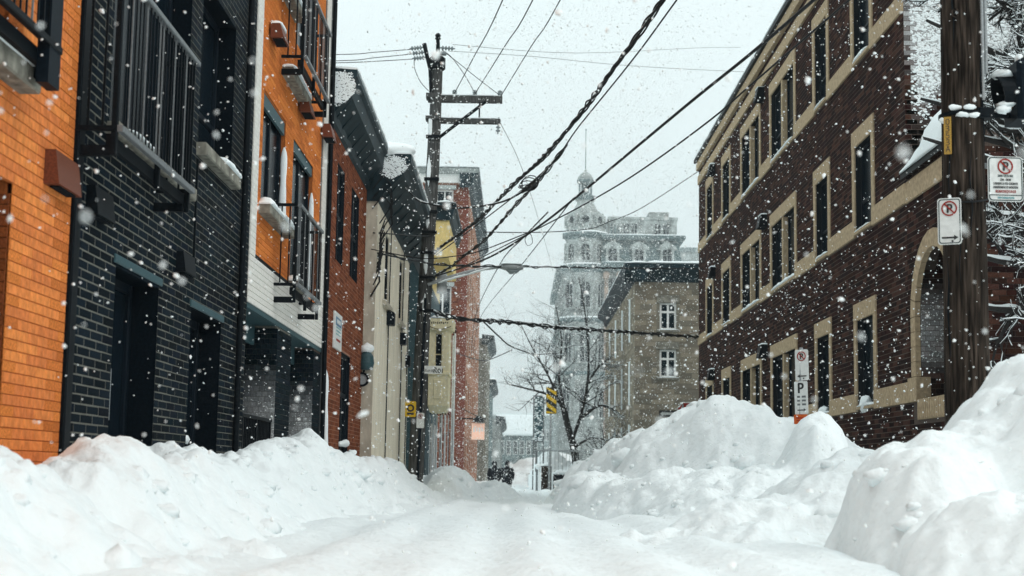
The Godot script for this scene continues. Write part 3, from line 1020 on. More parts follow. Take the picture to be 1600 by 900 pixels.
func far_left_blocks() -> void:
	# dark teal house
	var t := left_face(-2.8)
	var g := thing("teal_house", "narrow dark teal boarded house behind the wooden utility pole", "building", Vector3(-2.8, 0, -42))
	var holes := [[39.3, 40.4, 3.6, 5.4], [42.0, 43.1, 3.6, 5.4], [40.6, 41.8, 0.3, 2.7], [44.0, 45.0, 0.3, 2.7]]
	wall("wall", t, 38.52, 45.5, 0, 7.1, holes, 0.0, 0.3, M.teal_wall, g)
	var body := MB.new()
	body.box(Vector3(-9, 0, -45.5), Vector3(-3.2, 7.1, -38.52))
	put("inner_wall", body, M.dark_inside, g)
	for h in holes:
		window(t, h[0], h[1], h[2], h[3], -0.03, M.white_paint if h[2] > 3 else M.teal_metal, g, [0.5], [0.5], 0.06)
	cornice(t, 38.5, 45.4, [[0.0, 6.7], [0.3, 6.95], [0.34, 7.15], [-0.4, 7.25], [-0.4, 6.7]], M.slate_tin, g)
	var br := MB.new()
	for k in 24:
		br.fbox(t, 38.6 + k * 0.29, 38.63 + k * 0.29, 0.3, 6.7, 0.0, 0.02)
	put("batten", br, M.teal_metal, g)
	# house with the yellow bay
	var h := thing("yellow_bay_house", "tall house with an ochre end wall and a pale yellow hanging bay window", "building", Vector3(-2.7, 0, -50))
	var ew := MB.new()
	ew.box(Vector3(-9, 0, -52.5), Vector3(-2.72, 7.0, -46.0))
	put("wall", ew, M.teal_wall, h)
	var uw := MB.new()
	uw.box(Vector3(-9, 7.001, -52.5), Vector3(-2.72, 9.2, -46.0))
	put("upper_wall", uw, M.ochre_wall, h)
	var hv := MB.new()
	hv.box(Vector3(-2.719, 7.75, -52.0), Vector3(-2.15, 9.3, -46.05))
	put("upper_bay", hv, M.ochre_wall, h)
	cornice(left_face(-2.15), 46.0, 52.0, [[-0.02, 8.9], [0.08, 8.95], [0.16, 9.25], [0.22, 9.3], [0.22, 9.42], [-0.6, 9.45], [-0.6, 8.9]], M.slate_tin, h)
	var ct := MB.new()
	ct.cbox(near_face(-46.0), -3.3, -2.1, 9.3, 9.44, -0.4, 0.12, 0.02)
	put("coping", ct, M.slate_tin, h)
	var sn := MB.new()
	snow_strip(sn, near_face(-46.0), -3.3, -1.95, 9.44, -0.5, 0.12, 0.12, 0.1)
	put("roof_snow", sn, M.cap_snow, h)
	var z := near_face(-45.6)
	var bay := MB.new()
	bay.fbox(z, -2.66, -2.05, 3.15, 4.15, -1.6, 0.0)
	bay.fbox(z, -2.66, -2.48, 4.15, 5.35, -1.6, 0.0)
	bay.fbox(z, -2.26, -2.05, 4.15, 5.35, -1.6, 0.0)
	bay.fbox(z, -2.66, -2.05, 5.35, 5.75, -1.6, 0.0)
	bay.cbox(z, -2.70, -2.02, 4.08, 4.18, -1.55, 0.04, 0.01)
	bay.hexa([z * Vector3(-2.66, 3.15, 0), z * Vector3(-2.05, 3.15, 0), z * Vector3(-2.05, 3.15, -1.6), z * Vector3(-2.66, 3.15, -1.6), z * Vector3(-2.6, 2.95, -0.1), z * Vector3(-2.15, 2.95, -0.1), z * Vector3(-2.15, 2.95, -1.6), z * Vector3(-2.6, 2.95, -1.6)])
	bay.cbox(z, -2.50, -2.24, 3.35, 3.95, -0.01, 0.02, 0.01)
	put("bay", bay, M.yellow_paint, h)
	var head := MB.new()
	var arc := PackedVector2Array([Vector2(-2.72, 5.80), Vector2(-1.93, 5.80), Vector2(-1.95, 5.52)])
	for k in 9:
		var s := k / 8.0
		arc.append(Vector2(lerpf(-1.96, -2.70, s), 5.52 - 0.10 * sin(PI * s)))
	head.extrude(arc, z, -1.6, 0.08)
	put("bay_hood", head, M.yellow_paint, h)
	var arcs := MB.new()
	for k in 10:
		var a := k / 10.0
		var c := (k + 1) / 10.0
		arcs.bar(z * Vector3(lerpf(-2.68, -1.99, a), 5.56 - 0.10 * sin(PI * a), 0.085), z * Vector3(lerpf(-2.68, -1.99, c), 5.56 - 0.10 * sin(PI * c), 0.085), 0.01, 4)
	for k in 9:
		arcs.fbox(z, -2.60 + 0.06 * k, -2.57 + 0.06 * k, 5.62 + 0.01 * (k % 3), 5.68 + 0.012 * (k % 2), 0.08, 0.086)
	put("hood_carving", arcs, M.old_wood, h)
	window(z, -2.48, -2.26, 4.18, 5.35, -0.08, M.yellow_paint, h, [], [0.45], 0.025)
	var cap := MB.new()
	snow_strip(cap, z, -2.70, -1.95, 5.80, -1.0, 0.08, 0.10, 0.08)
	put("hood_snow", cap, M.cap_snow, h)
	# snow-lined stair posts under and beyond the bay
	var st := MB.new()
	var sw := MB.new()
	for k in 9:
		var px := -2.60 + 0.09 * k
		var pz := -46.2 - 0.25 * (k % 4)
		st.bar(Vector3(px, 0.4, pz), Vector3(px, 3.0 + (2.6 if k > 6 else 0.0), pz), 0.018)
		sw.bar(Vector3(px - 0.012, 0.4, pz + 0.018), Vector3(px - 0.012, 2.9 + (2.5 if k > 6 else 0.0), pz + 0.018), 0.012 + 0.01 * (k % 3))
	put("stair_post", st, M.blue_black, h)
	put("post_snow", sw, M.cap_snow, h)
	# street facade of the same house, dark, with windows
	var hf := left_face(-2.719)
	for k in 2:
		for r in [1.0, 3.4, 6.2]:
			var wu := 48.6 + k * 1.7
			if r < 6.0:
				window(hf, wu, wu + 1.0, r, r + 1.7, 0.07, M.white_paint, h, [0.5], [0.5], 0.06, M.far_glass)
	# tall red brick block
	var i := thing("tall_red_brick_block", "tall faded red brick block with a pale cornice above the lower houses on the left", "building", Vector3(-2.8, 0, -100))
	var ni := near_face(-85.0)
	var wi := [[-4.75, -3.75, 13.6, 17.2], [-4.75, -3.75, 8.5, 11.6]]
	wall("wall", ni, -9.0, -2.9, 0, 17.6, wi, -0.01, 0.4, M.red_mortar, i)
	lay_bricks(ni, -6.4, -2.9, 1.0, 17.6, 0.14, 0.42, 0.015, wi, [Color(0.23, 0.08, 0.05), Color(0.28, 0.10, 0.06), Color(0.19, 0.062, 0.042), Color(0.32, 0.125, 0.08)], ["brown_brick_0", "brown_brick_1", "brown_brick_2", "brown_brick_3"], 0, "brick", i)
	for w in wi:
		window(ni, w[0], w[1], w[2], w[3], -0.15, M.white_paint, i, [0.5], [0.5], 0.09, M.far_glass)
		var li := MB.new()
		li.fbox(ni, w[0] - 0.15, w[1] + 0.15, w[3], w[3] + 0.25, -0.1, 0.05)
		put("lintel", li, M.pale_stone, i)
	var si := left_face(-2.9)
	var sh := []
	for r in 5:
		for k in 6:
			sh.append([87.0 + k * 4.6, 89.0 + k * 4.6, 1.2 + r * 3.3, 3.2 + r * 3.3])
	wall("street_wall", si, 85.4, 116.0, 0, 17.6, sh, 0.0, 0.3, M.red_mortar, i)
	for w in sh:
		window(si, w[0], w[1], w[2], w[3], -0.1, M.blue_black, i, [0.5], [], 0.1, M.far_glass)
	var bi := MB.new()
	bi.box(Vector3(-9, 0, -116), Vector3(-3.3, 17.6, -85.45))
	put("inner_wall", bi, M.dark_inside, i)
	var fr := MB.new()
	fr.fbox(ni, -9, -2.75, 16.9 + 0.7, 18.1, -31.0, 0.12)
	put("frieze", fr, M.white_paint, i)
	cornice(si, 84.7, 116.0, [[0.0, 17.3], [0.25, 17.4], [0.30, 17.9], [0.6, 18.15], [0.62, 18.45], [-0.5, 18.5], [-0.5, 17.3]], M.slate_tin, i)
	cornice(Transform3D(Basis.IDENTITY, Vector3(0, 0, -85.0)), -9.0, -2.3, [[0.12, 18.1], [0.3, 18.15], [0.4, 18.4], [-0.4, 18.5], [-0.4, 18.1]], M.pale_stone, i, "end_cornice")
	var si_snow := MB.new()
	snow_strip(si_snow, ni, -9, -2.3, 18.46, -1.0, 0.4, 0.2, 0.3)
	put("roof_snow", si_snow, M.cap_snow, i)
	var qo := MB.new()
	for k in 44:
		var w := 0.45 if k % 2 else 0.3
		qo.fbox(ni, -2.9 - w, -2.86, 1.0 + k * 0.38, 1.36 + k * 0.38, -0.05, 0.03)
	put("quoin", qo, M.brown_quoin, i)
	# shops further down
	var specs := [
		["stone_shop", "narrow brown stone shop front with a bay, just past the tall red block", -2.3, 117.0, 132.0, 11.5, M.concrete],
		["grey_shop", "grey shop front fading into the snow, beyond the brown stone one", -2.3, 132.5, 152.0, 9.0, M.slate_roof],
		["far_row_house", "low faint row house, last on the left side of the street", -1.6, 153.0, 190.0, 6.5, M.pale_stone]]
	for s in specs:
		var o := thing(s[0], s[1], "building", Vector3(s[2], 0, -(s[3] + s[4]) * 0.5), "shop fronts far down the left side")
		var ft := left_face(s[2])
		var hs := []
		var rows := int(s[5] / 3.2)
		for r in rows:
			for k in 4:
				var u: float = s[3] + (k + 0.25) * (s[4] - s[3]) / 4.0
				hs.append([u, u + (s[4] - s[3]) / 8.0, 1.2 + r * 3.2, 3.1 + r * 3.2])
		wall("wall", ft, s[3], s[4], 0, s[5], hs, 0.0, 0.3, s[6], o)
		for w in hs:
			window(ft, w[0], w[1], w[2], w[3], -0.1, M.blue_black, o, [0.5], [], 0.1, M.far_glass)
		var bb := MB.new()
		bb.box(Vector3(-9, 0, -s[4]), Vector3(s[2] - 0.31, s[5], -s[3]))
		put("end_wall", bb, s[6], o)
		cornice(ft, s[3] - 0.1, s[4], [[0.0, s[5] - 0.5], [0.5, s[5] - 0.1], [0.55, s[5] + 0.2], [-0.4, s[5] + 0.3], [-0.4, s[5] - 0.5]], M.slate_tin, o)
		var cs := MB.new()
		snow_strip(cs, ft, s[3], s[4], s[5] + 0.22, -0.4, 0.55, 0.25, 1.0)
		put("roof_snow", cs, M.cap_snow, o)
	# hanging lit sign
	var ls := thing("lit_hanging_sign", "glowing peach pink shop sign with a lamp above, before the tall red brick block", "sign", Vector3(-2.0, 3.2, -80))
	var zt := near_face(-80.0)
	var br2 := MB.new()
	br2.bar(zt * Vector3(-3.0, 3.95, 0), zt * Vector3(-1.55, 3.95, 0), 0.04)
	br2.bar(zt * Vector3(-2.9, 4.5, 0), zt * Vector3(-1.7, 3.95, 0), 0.025)
	put("bracket", br2, M.black_metal, ls)
	var pn := MB.new()
	pn.cbox(zt, -2.30, -1.62, 2.85, 3.72, -0.12, 0.06, 0.03)
	put("lit_panel", pn, M.lit_peach, ls)
	var lm := MB.new()
	lm.lathe(Vector3(-1.95, 3.78, -79.85), [[0.30, 0.0], [0.28, 0.1], [0.12, 0.3], [0.0, 0.34]], 10)
	put("lamp_hood", lm, M.black_metal, ls)
	var tx := MB.new()
	for k in 4:
		tx.fbox(zt, -2.22 + k * 0.14, -2.13 + k * 0.14, 3.25 + 0.05 * (k % 2), 3.5, 0.061, 0.07)
	put("lettering_marks", tx, M.white_paint, ls)
	var ol := OmniLight3D.new()
	ol.name = "sign_light"
	ol.light_color = Color(1.0, 0.6, 0.42)
	ol.light_energy = 0.03
	ol.omni_range = 6.0
	ol.omni_attenuation = 2.0
	ol.shadow_enabled = true
	ol.position = Vector3(-1.96, 3.3, -79.45)
	add_child(ol, true)


# ---------------------------------------------------------------- right side of the street
func brown_block() -> void:
	var t := right_face(RIGHT)
	var b := thing("brown_brick_building", "long three storey brown brick building with tan stone bands and window surrounds", "building", Vector3(RIGHT, 0, -36))
	# windows as [u0, u1]; three storeys with sills at these heights
	var bays := [[26.4, 27.72], [30.15, 31.4], [33.8, 36.9], [38.7, 41.8], [44.2, 45.75], [48.1, 49.6]]
	var floors := [[2.42, 4.06], [5.66, 7.32], [8.88, 10.66]]
	var holes := []
	for f in floors:
		for w in bays:
			holes.append([w[0], w[1], f[0], f[1]])
	var stone := []      # every hole in the brickwork: windows with their surrounds, and the bands
	for f in floors:
		for w in bays:
			stone.append([w[0] - 0.2, w[1] + 0.2, f[0], f[1] + 0.32])
		stone.append([24.1, 51.85, f[0] - 0.03, f[0] + 0.30])
	stone.append([24.1, 51.85, 11.25, 11.55])
	wall("wall", t, 24.1, 51.85, 0.0, 11.9, holes, -0.003, 0.4, M.dark_mortar, b)
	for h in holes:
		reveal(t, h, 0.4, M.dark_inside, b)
	var tones := [Color(0.034, 0.015, 0.013), Color(0.048, 0.020, 0.015), Color(0.023, 0.012, 0.012), Color(0.092, 0.042, 0.031)]
	var names := ["brown_brick_0", "brown_brick_1", "brown_brick_2", "brown_brick_3"]
	lay_bricks(t, 24.1, 51.85, 0.8, 11.9, 0.083, 0.30, 0.013, stone, tones, names, 200, "brick", b, "brick", null, 0.0, 0.009)
	for fi in floors.size():
		var f: Array = floors[fi]
		var cuts := []
		for w in bays:
			cuts.append([w[0], w[1], 0.0, 20.0])
		for s in spans(24.1, 51.85, f[0], cuts):
			# stone blocks about 1.2 m long with fine joints
			var n: int = maxi(1, roundi((s[1] - s[0]) / 1.2))
			for k in n:
				var a: float = lerpf(s[0], s[1], float(k) / n)
				var c: float = lerpf(s[0], s[1], float(k + 1) / n)
				var band := MB.new()
				band.cbox(t, a + 0.004, c - 0.004, f[0] - 0.03, f[0] + 0.30, -0.02, 0.035, 0.006)
				put("stone_band", band, M.tan_stone, b)
		for wi in bays.size():
			var w: Array = bays[wi]
			var su := MB.new()
			su.cbox(t, w[0] - 0.2, w[0], f[0] + 0.302, f[1], -0.02, 0.028, 0.006)
			su.cbox(t, w[1], w[1] + 0.2, f[0] + 0.302, f[1], -0.02, 0.028, 0.006)
			su.cbox(t, w[0] - 0.2, w[1] + 0.2, f[1] + 0.002, f[1] + 0.32, -0.02, 0.032, 0.006)
			if w[1] - w[0] > 2.0:
				var mu: float = (w[0] + w[1]) * 0.5
				su.cbox(t, mu - 0.08, mu + 0.08, f[0], f[1] - 0.001, -0.10, 0.02, 0.006)
			put("window_surround", su, M.tan_stone, b)
			var halves := [[w[0], w[1]]]
			if w[1] - w[0] > 2.0:
				var mu: float = (w[0] + w[1]) * 0.5
				halves = [[w[0], mu - 0.08], [mu + 0.08, w[1]]]
			for h in halves:
				window(t, h[0], h[1], f[0] + 0.06, f[1], -0.10, M.blue_black, b, [], [0.35], 0.06)
			var sl := MB.new()
			sl.cbox(t, w[0] + 0.002, w[1] - 0.002, f[0], f[0] + 0.055, -0.3, 0.05, 0.008)
			put("sill", sl, M.tan_stone, b)
			ledge_snow(t, w[0] + 0.1, w[1] - 0.05, f[0] + 0.055, -0.08, 0.045, 0.04 + 0.07 * rng.randf(), b, 0.1)
		if fi == 0:
			for q in [[27.25, 0.16], [31.0, 0.14]]:
				var js := MB.new()
				snow_lump(js, t * Vector3(q[0], 2.50, -0.02), Vector3(0.09, q[1], 0.35), int(q[0] * 10))
				put("drift_snow", js, M.cap_snow, b)
	# top: band, gap, band and a dark coping with snow
	var k0 := 24.1
	while k0 < 51.8:
		var tb := MB.new()
		var k1 := minf(k0 + 1.5, 51.85)
		tb.cbox(t, k0 + 0.004, k1 - 0.004, 11.25, 11.55, -0.1, 0.05, 0.008)
		put("lower_band", tb, M.tan_stone, b)
		tb = MB.new()
		tb.cbox(t, k0 + 0.004, k1 - 0.004, 11.75, 12.02, -0.1, 0.10, 0.008)
		put("cornice_band", tb, M.tan_stone, b)
		k0 = k1
	var cp := MB.new()
	cp.cbox(t, 24.0, 51.95, 12.03, 12.16, -0.5, 0.17, 0.012)
	put("coping", cp, M.black_metal, b)
	var cs := MB.new()
	snow_strip(cs, t, 24.0, 51.95, 12.16, -0.5, 0.16, 0.10, 0.3)
	put("roof_snow", cs, M.cap_snow, b)
	var body := MB.new()
	body.box(Vector3(RIGHT + 0.45, 0, -51.8), Vector3(20, 12.0, -24.5))
	put("inner_wall", body, M.dark_inside, b)
	var fw := MB.new()
	fw.box(Vector3(RIGHT + 0.02, 0, -51.86), Vector3(20, 12.0, -51.8))
	put("far_wall", fw, M.dark_mortar, b)
	# the end that faces the camera, with snow blown on to its bricks
	var n := near_face(-24.1)
	wall("end_wall", n, RIGHT + 0.001, 20.0, 0.0, 11.95, [], -0.012, 0.35, M.dark_mortar, b)
	var white := func(p: Vector3) -> float:
		var w: float = sin(p.x * 5.0) * 0.12 + sin(p.y * 3.1 + p.x) * 0.14
		var a := smoothstep(7.1, 7.7, p.y + w * 1.6) * smoothstep(6.34, 6.6, p.x + w * 0.5)
		return clampf(a * 1.25, 0.0, 0.97)
	lay_bricks(n, RIGHT + 0.001, 14.0, 0.8, 11.9, 0.083, 0.21, 0.010, [], tones, names, 60, "brick", b, "end_brick", white)
	var nt := MB.new()
	nt.cbox(n, RIGHT - 0.16, 20.0, 12.03, 12.16, -0.4, 0.17, 0.012)
	put("end_coping", nt, M.black_metal, b)
	var st := MB.new()
	snow_specks(st, n, 6.32, 9.0, 6.6, 10.5, 0.001, 13000, 0.021, func(u: float, v: float) -> float:
		return smoothstep(7.0, 8.0, v + 0.3 * sin(u * 6.0)) * smoothstep(6.34, 6.6, u))
	setting(put("blown_snow", st, M.cap_snow, b), "stuff")
	# low wing with the arched doorway and the sloping snowy roof
	var wing := thing("arched_doorway_wing", "low brown brick wing with a tan stone arch and a steep snow covered roof", "building", Vector3(RIGHT, 0, -22.6))
	var arch := [23.85, 21.35]
	var cx := 22.6
	var r := 0.98
	var spring := 3.72
	var hole := [[cx - r, cx + r, 2.42, spring]]
	wall("wall", t, 21.15, 24.09, 0.0, 2.42, [], -0.003, 0.35, M.dark_mortar, wing)
	wall("side_wall", t, 21.15, cx - r - 0.3, 2.42, 6.0, [], -0.003, 0.35, M.dark_mortar, wing)
	wall("side_wall", t, cx + r + 0.3, 24.09, 2.42, 6.0, [], -0.003, 0.35, M.dark_mortar, wing)
	wall("top_wall", t, cx - r - 0.3, cx + r + 0.3, spring + r + 0.3, 6.0, [], -0.003, 0.35, M.dark_mortar, wing)
	var skip := [[cx - r - 0.28, cx + r + 0.28, 2.05, spring], [21.15, 24.1, 2.39, 2.78], [21.15, 24.1, 5.60, 5.96]]
	for k in 14:
		var y0 := spring + k * (r + 0.28) / 14.0
		var y1 := spring + (k + 1) * (r + 0.28) / 14.0
		var hw := sqrt(maxf(0.0, pow(r + 0.28, 2) - pow(y0 - spring, 2)))
		skip.append([cx - hw, cx + hw, y0, y1])
	lay_bricks(t, 21.15, 24.09, 0.8, 6.0, 0.083, 0.30, 0.013, skip, tones, names, 40, "brick", wing, "brick", null, 0.0, 0.009)
	var sp := MB.new()      # spandrels behind the bricks
	for k in 20:
		var a := PI * k / 20.0
		var c := PI * (k + 1) / 20.0
		var ua := cx + cos(a) * (r + 0.26)
		var uc := cx + cos(c) * (r + 0.26)
		var va := spring + sin(a) * (r + 0.26)
		var vc := spring + sin(c) * (r + 0.26)
		sp.hexa([t * Vector3(ua, va, -0.3), t * Vector3(uc, vc, -0.3), t * Vector3(uc, spring + r + 0.3, -0.3), t * Vector3(ua, spring + r + 0.3, -0.3),
			t * Vector3(ua, va, -0.004), t * Vector3(uc, vc, -0.004), t * Vector3(uc, spring + r + 0.3, -0.004), t * Vector3(ua, spring + r + 0.3, -0.004)])
	put("spandrel", sp, M.dark_mortar, wing)
	for k in 13:
		var a := PI * (k + 0.03) / 13.0
		var c := PI * (k + 0.97) / 13.0
		var vo := MB.new()
		vo.hexa([t * Vector3(cx + cos(a) * r, spring + sin(a) * r, -0.05), t * Vector3(cx + cos(c) * r, spring + sin(c) * r, -0.05), t * Vector3(cx + cos(c) * (r + 0.27), spring + sin(c) * (r + 0.27), -0.05), t * Vector3(cx + cos(a) * (r + 0.27), spring + sin(a) * (r + 0.27), -0.05),
			t * Vector3(cx + cos(a) * r, spring + sin(a) * r, 0.035), t * Vector3(cx + cos(c) * r, spring + sin(c) * r, 0.035), t * Vector3(cx + cos(c) * (r + 0.27), spring + sin(c) * (r + 0.27), 0.035), t * Vector3(cx + cos(a) * (r + 0.27), spring + sin(a) * (r + 0.27), 0.035)])
		put("arch_stone", vo, M.tan_stone, wing)
	for s in [-1.0, 1.0]:
		for k in 4:
			var js := MB.new()
			var y0: float = 2.78 + k * (spring - 2.78) / 4.0
			js.cbox(t, minf(cx + s * r, cx + s * (r + 0.27)), maxf(cx + s * r, cx + s * (r + 0.27)), y0 + 0.003, y0 + (spring - 2.78) / 4.0 - 0.003, -0.05, 0.034, 0.006)
			put("jamb_stone", js, M.tan_stone, wing)
	var wb := MB.new()
	wb.cbox(t, 21.15, cx - r, 2.39, 2.775, -0.2, 0.035, 0.006)
	wb.cbox(t, cx + r, 24.085, 2.39, 2.775, -0.2, 0.035, 0.006)
	wb.cbox(t, cx - r + 0.003, cx + r - 0.003, 2.10, 2.42, -0.9, 0.02, 0.006)
	put("stone_band", wb, M.tan_stone, wing)
	var tb2 := MB.new()
	tb2.cbox(t, 21.15, 24.085, 5.61, 5.95, -0.2, 0.035, 0.006)
	put("top_band", tb2, M.tan_stone, wing)
	var slats := MB.new()     # ribbed bottom panel of the doorway
	for k in 16:
		slats.fbox(t, cx - r + 0.02 + k * 0.12, cx - r + 0.10 + k * 0.12, 2.12, 2.41, 0.02, 0.035)
	put("threshold_ribs", slats, M.tan_stone, wing)
	var inn := MB.new()
	inn.box(Vector3(RIGHT + 1.0, 0.5, -24.05), Vector3(RIGHT + 1.05, 5.9, -21.2))
	put("inner_wall", inn, M.dark_inside, wing)
	var far_cheek := near_face(-(cx + r + 0.005))
	var dusted := func(p: Vector3) -> float:
		return 0.5 * smoothstep(2.7, 3.3, p.y) * smoothstep(4.4, 3.6, p.y)
	wall("cheek_wall", far_cheek, RIGHT + 0.06, RIGHT + 1.0, 0.8, 5.9, [], -0.012, 0.1, M.dark_mortar, wing)
	lay_bricks(far_cheek, RIGHT + 0.06, RIGHT + 1.0, 2.43, 5.8, 0.083, 0.15, 0.008, [], tones, names, 0, "brick", wing, "cheek_brick", dusted)
	var inner := right_face(RIGHT + 0.98)
	lay_bricks(inner, 21.4, 23.7, 2.43, 5.0, 0.083, 0.2, 0.012, [], tones, names, 0, "brick", wing, "recess_brick", dusted)
	var bs := MB.new()
	var dense := func(_u: float, v: float) -> float:
		return clampf(smoothstep(2.75, 3.2, v) * smoothstep(4.3, 3.7, v) + 0.05, 0.0, 0.9)
	snow_specks(bs, far_cheek, RIGHT + 0.06, RIGHT + 1.0, 2.45, 4.6, 0.002, 700, 0.011, dense)
	snow_specks(bs, inner, 21.7, 23.55, 2.45, 4.6, 0.002, 900, 0.011, dense)
	setting(put("blown_snow", bs, M.cap_snow, wing), "stuff")
	var en := near_face(-21.15)
	wall("end_wall", en, RIGHT + 0.001, 12.0, 0.0, 5.99, [], -0.012, 0.12, M.dark_mortar, wing)
	lay_bricks(en, RIGHT + 0.001, 9.5, 0.8, 5.98, 0.083, 0.21, 0.010, [], tones, names, 0, "brick", wing, "end_brick")
	window(en, 7.6, 8.6, 2.7, 5.0, 0.05, M.teal_metal, wing, [0.5], [], 0.09)
	var rf := MB.new()
	rf.hexa([Vector3(RIGHT - 0.10, 6.0, -21.1), Vector3(RIGHT - 0.10, 6.0, -24.08), Vector3(RIGHT - 0.10, 6.10, -24.08), Vector3(RIGHT - 0.10, 6.10, -21.1),
		Vector3(RIGHT + 2.2, 8.0, -21.1), Vector3(RIGHT + 2.2, 8.0, -24.08), Vector3(RIGHT + 2.2, 8.1, -24.08), Vector3(RIGHT + 2.2, 8.1, -21.1)])
	put("roof", rf, M.black_metal, wing)
	var gb := MB.new()
	gb.hexa([Vector3(RIGHT, 5.99, -21.17), Vector3(RIGHT + 2.2, 5.99, -21.17), Vector3(RIGHT + 2.2, 8.0, -21.17), Vector3(RIGHT, 6.02, -21.17), Vector3(RIGHT, 5.99, -21.3), Vector3(RIGHT + 2.2, 5.99, -21.3), Vector3(RIGHT + 2.2, 8.0, -21.3), Vector3(RIGHT, 6.02, -21.3)])
	put("gable", gb, M.dark_mortar, wing)
	var rs := MB.new()
	var rings := []
	for k in 25:
		var s := k / 24.0
		var u := lerpf(24.06, 21.12, s)
		var ring := []
		for j in 12:
			var q := j / 11.0
			var th := (0.36 + 0.07 * sin(u * 5.3) + 0.05 * sin(u * 11.0 + q * 5.0)) * smoothstep(0.0, 0.16, q + 0.03) * smoothstep(-0.1, 0.5, s) + 0.03
			ring.append(Vector3(RIGHT - 0.12 + 1.3 * q, 6.1 + 1.13 * q + th, -u))
		for j in 12:
			var q := 1.0 - j / 11.0
			ring.append(Vector3(RIGHT - 0.12 + 1.3 * q, 6.09 + 1.13 * q, -u))
		rings.append(ring)
	rs.skin(rings)
	put("roof_snow", rs, M.cap_snow, wing)
	# wall lamps
	var where := [[47.8, 10.80, "top storey, farthest"], [38.2, 10.85, "top storey, between the paired windows"], [47.7, 7.45, "middle storey, farthest"], [37.85, 7.45, "middle storey, between the paired windows"], [37.9, 4.15, "ground storey, between the paired windows"], [47.9, 4.2, "ground storey, farthest"]]
	for w in where:
		wall_lamp("dark boxy wall lamp on the brown brick building, " + w[2], t, w[0], w[1], 0.5, 0.32, 0.22, M.black_metal, "dark wall lamps on the brown brick building")


func stone_house() -> void:
	var b := thing("grey_stone_house", "two storey grey stone house with white sash windows across the side street", "building", Vector3(5.2, 0, -60))
	var n := near_face(-60.0)
	var holes := [[5.72, 6.40, 6.93, 8.03], [5.72, 6.40, 5.02, 6.15]]
	wall("wall", n, 4.72, 14.0, 0, 9.0, holes, -0.012, 0.4, M.stone_mortar, b)
	lay_bricks(n, 4.72, 9.5, 0.8, 8.95, 0.21, 0.46, 0.014, [[5.60, 6.52, 6.85, 8.35], [5.60, 6.52, 4.93, 6.47]], [Color(0.31, 0.27, 0.21), Color(0.37, 0.325, 0.25), Color(0.26, 0.235, 0.19), Color(0.43, 0.38, 0.30)], ["brown_brick_0", "brown_brick_1", "brown_brick_2", "brown_brick_3"], 0, "brick", b, "stone_block")
	var f := left_face(4.72)
	f = Transform3D(Basis(Vector3(0, 0, -1), Vector3.UP, Vector3(-1, 0, 0)), Vector3(4.72, 0, 0))
	var fh := []
	for k in 4:
		for r in 3:
			fh.append([62.2 + k * 4.4, 63.5 + k * 4.4, 1.4 + r * 2.6, 3.2 + r * 2.6])
	wall("street_wall", f, 60.02, 79.5, 0, 9.0, fh, -0.012, 0.4, M.stone_mortar, b)
	lay_bricks(f, 60.02, 79.5, 0.8, 8.95, 0.21, 0.46, 0.014, fh, [Color(0.31, 0.27, 0.21), Color(0.37, 0.325, 0.25), Color(0.26, 0.235, 0.19), Color(0.43, 0.38, 0.30)], ["brown_brick_0", "brown_brick_1", "brown_brick_2", "brown_brick_3"], 0, "brick", b, "side_block")
	for h in fh:
		window(f, h[0], h[1], h[2], h[3], -0.06, M.white_paint, b, [0.5], [0.6], 0.09, M.far_glass)
	for h in holes:
		window(n, h[0], h[1], h[2], h[3], -0.08, M.white_paint, b, [0.5], [0.66], 0.085, M.far_glass)
		var li := MB.new()
		li.cbox(n, h[0] - 0.11, h[1] + 0.11, h[3] + 0.002, h[3] + 0.30, -0.1, 0.03, 0.01)
		put("lintel", li, M.concrete, b)
		var si := MB.new()
		si.cbox(n, h[0] - 0.11, h[1] + 0.11, h[2] - 0.08, h[2] - 0.002, -0.1, 0.09, 0.01)
		put("sill", si, M.concrete, b)
		var sn := MB.new()
		snow_strip(sn, n, h[0] - 0.1, h[1] + 0.1, h[2] - 0.002, -0.05, 0.08, 0.05, 0.1)
		put("sill_snow", sn, M.cap_snow, b)
	var body := MB.new()
	body.box(Vector3(5.2, 0, -79.5), Vector3(14, 9.0, -60.45))
	put("inner_wall", body, M.dark_inside, b)
	var prof := [[0.0, 8.85], [0.08, 8.95], [0.12, 9.15], [0.42, 9.35], [0.45, 9.55], [-0.5, 9.65], [-0.5, 8.85]]
	cornice(n, 4.3, 14.0, prof, M.slate_tin, b)
	cornice(f, 59.6, 79.5, prof, M.slate_tin, b, "side_cornice")
	var rs := MB.new()
	snow_strip(rs, n, 4.3, 14.0, 9.56, -0.5, 0.43, 0.16, 0.3)
	snow_strip(rs, f, 59.8, 79.5, 9.56, -0.5, 0.43, 0.10, 0.4)
	put("roof_snow", rs, M.cap_snow, b)
	var ic := MB.new()      # snow on the edges of the side windows
	for h in fh:
		ic.bar(f * Vector3(h[0] + 0.05, h[2], 0.02), f * Vector3(h[0] + 0.05, h[3], 0.02), 0.05, 5)
	put("frame_snow", ic, M.cap_snow, b)


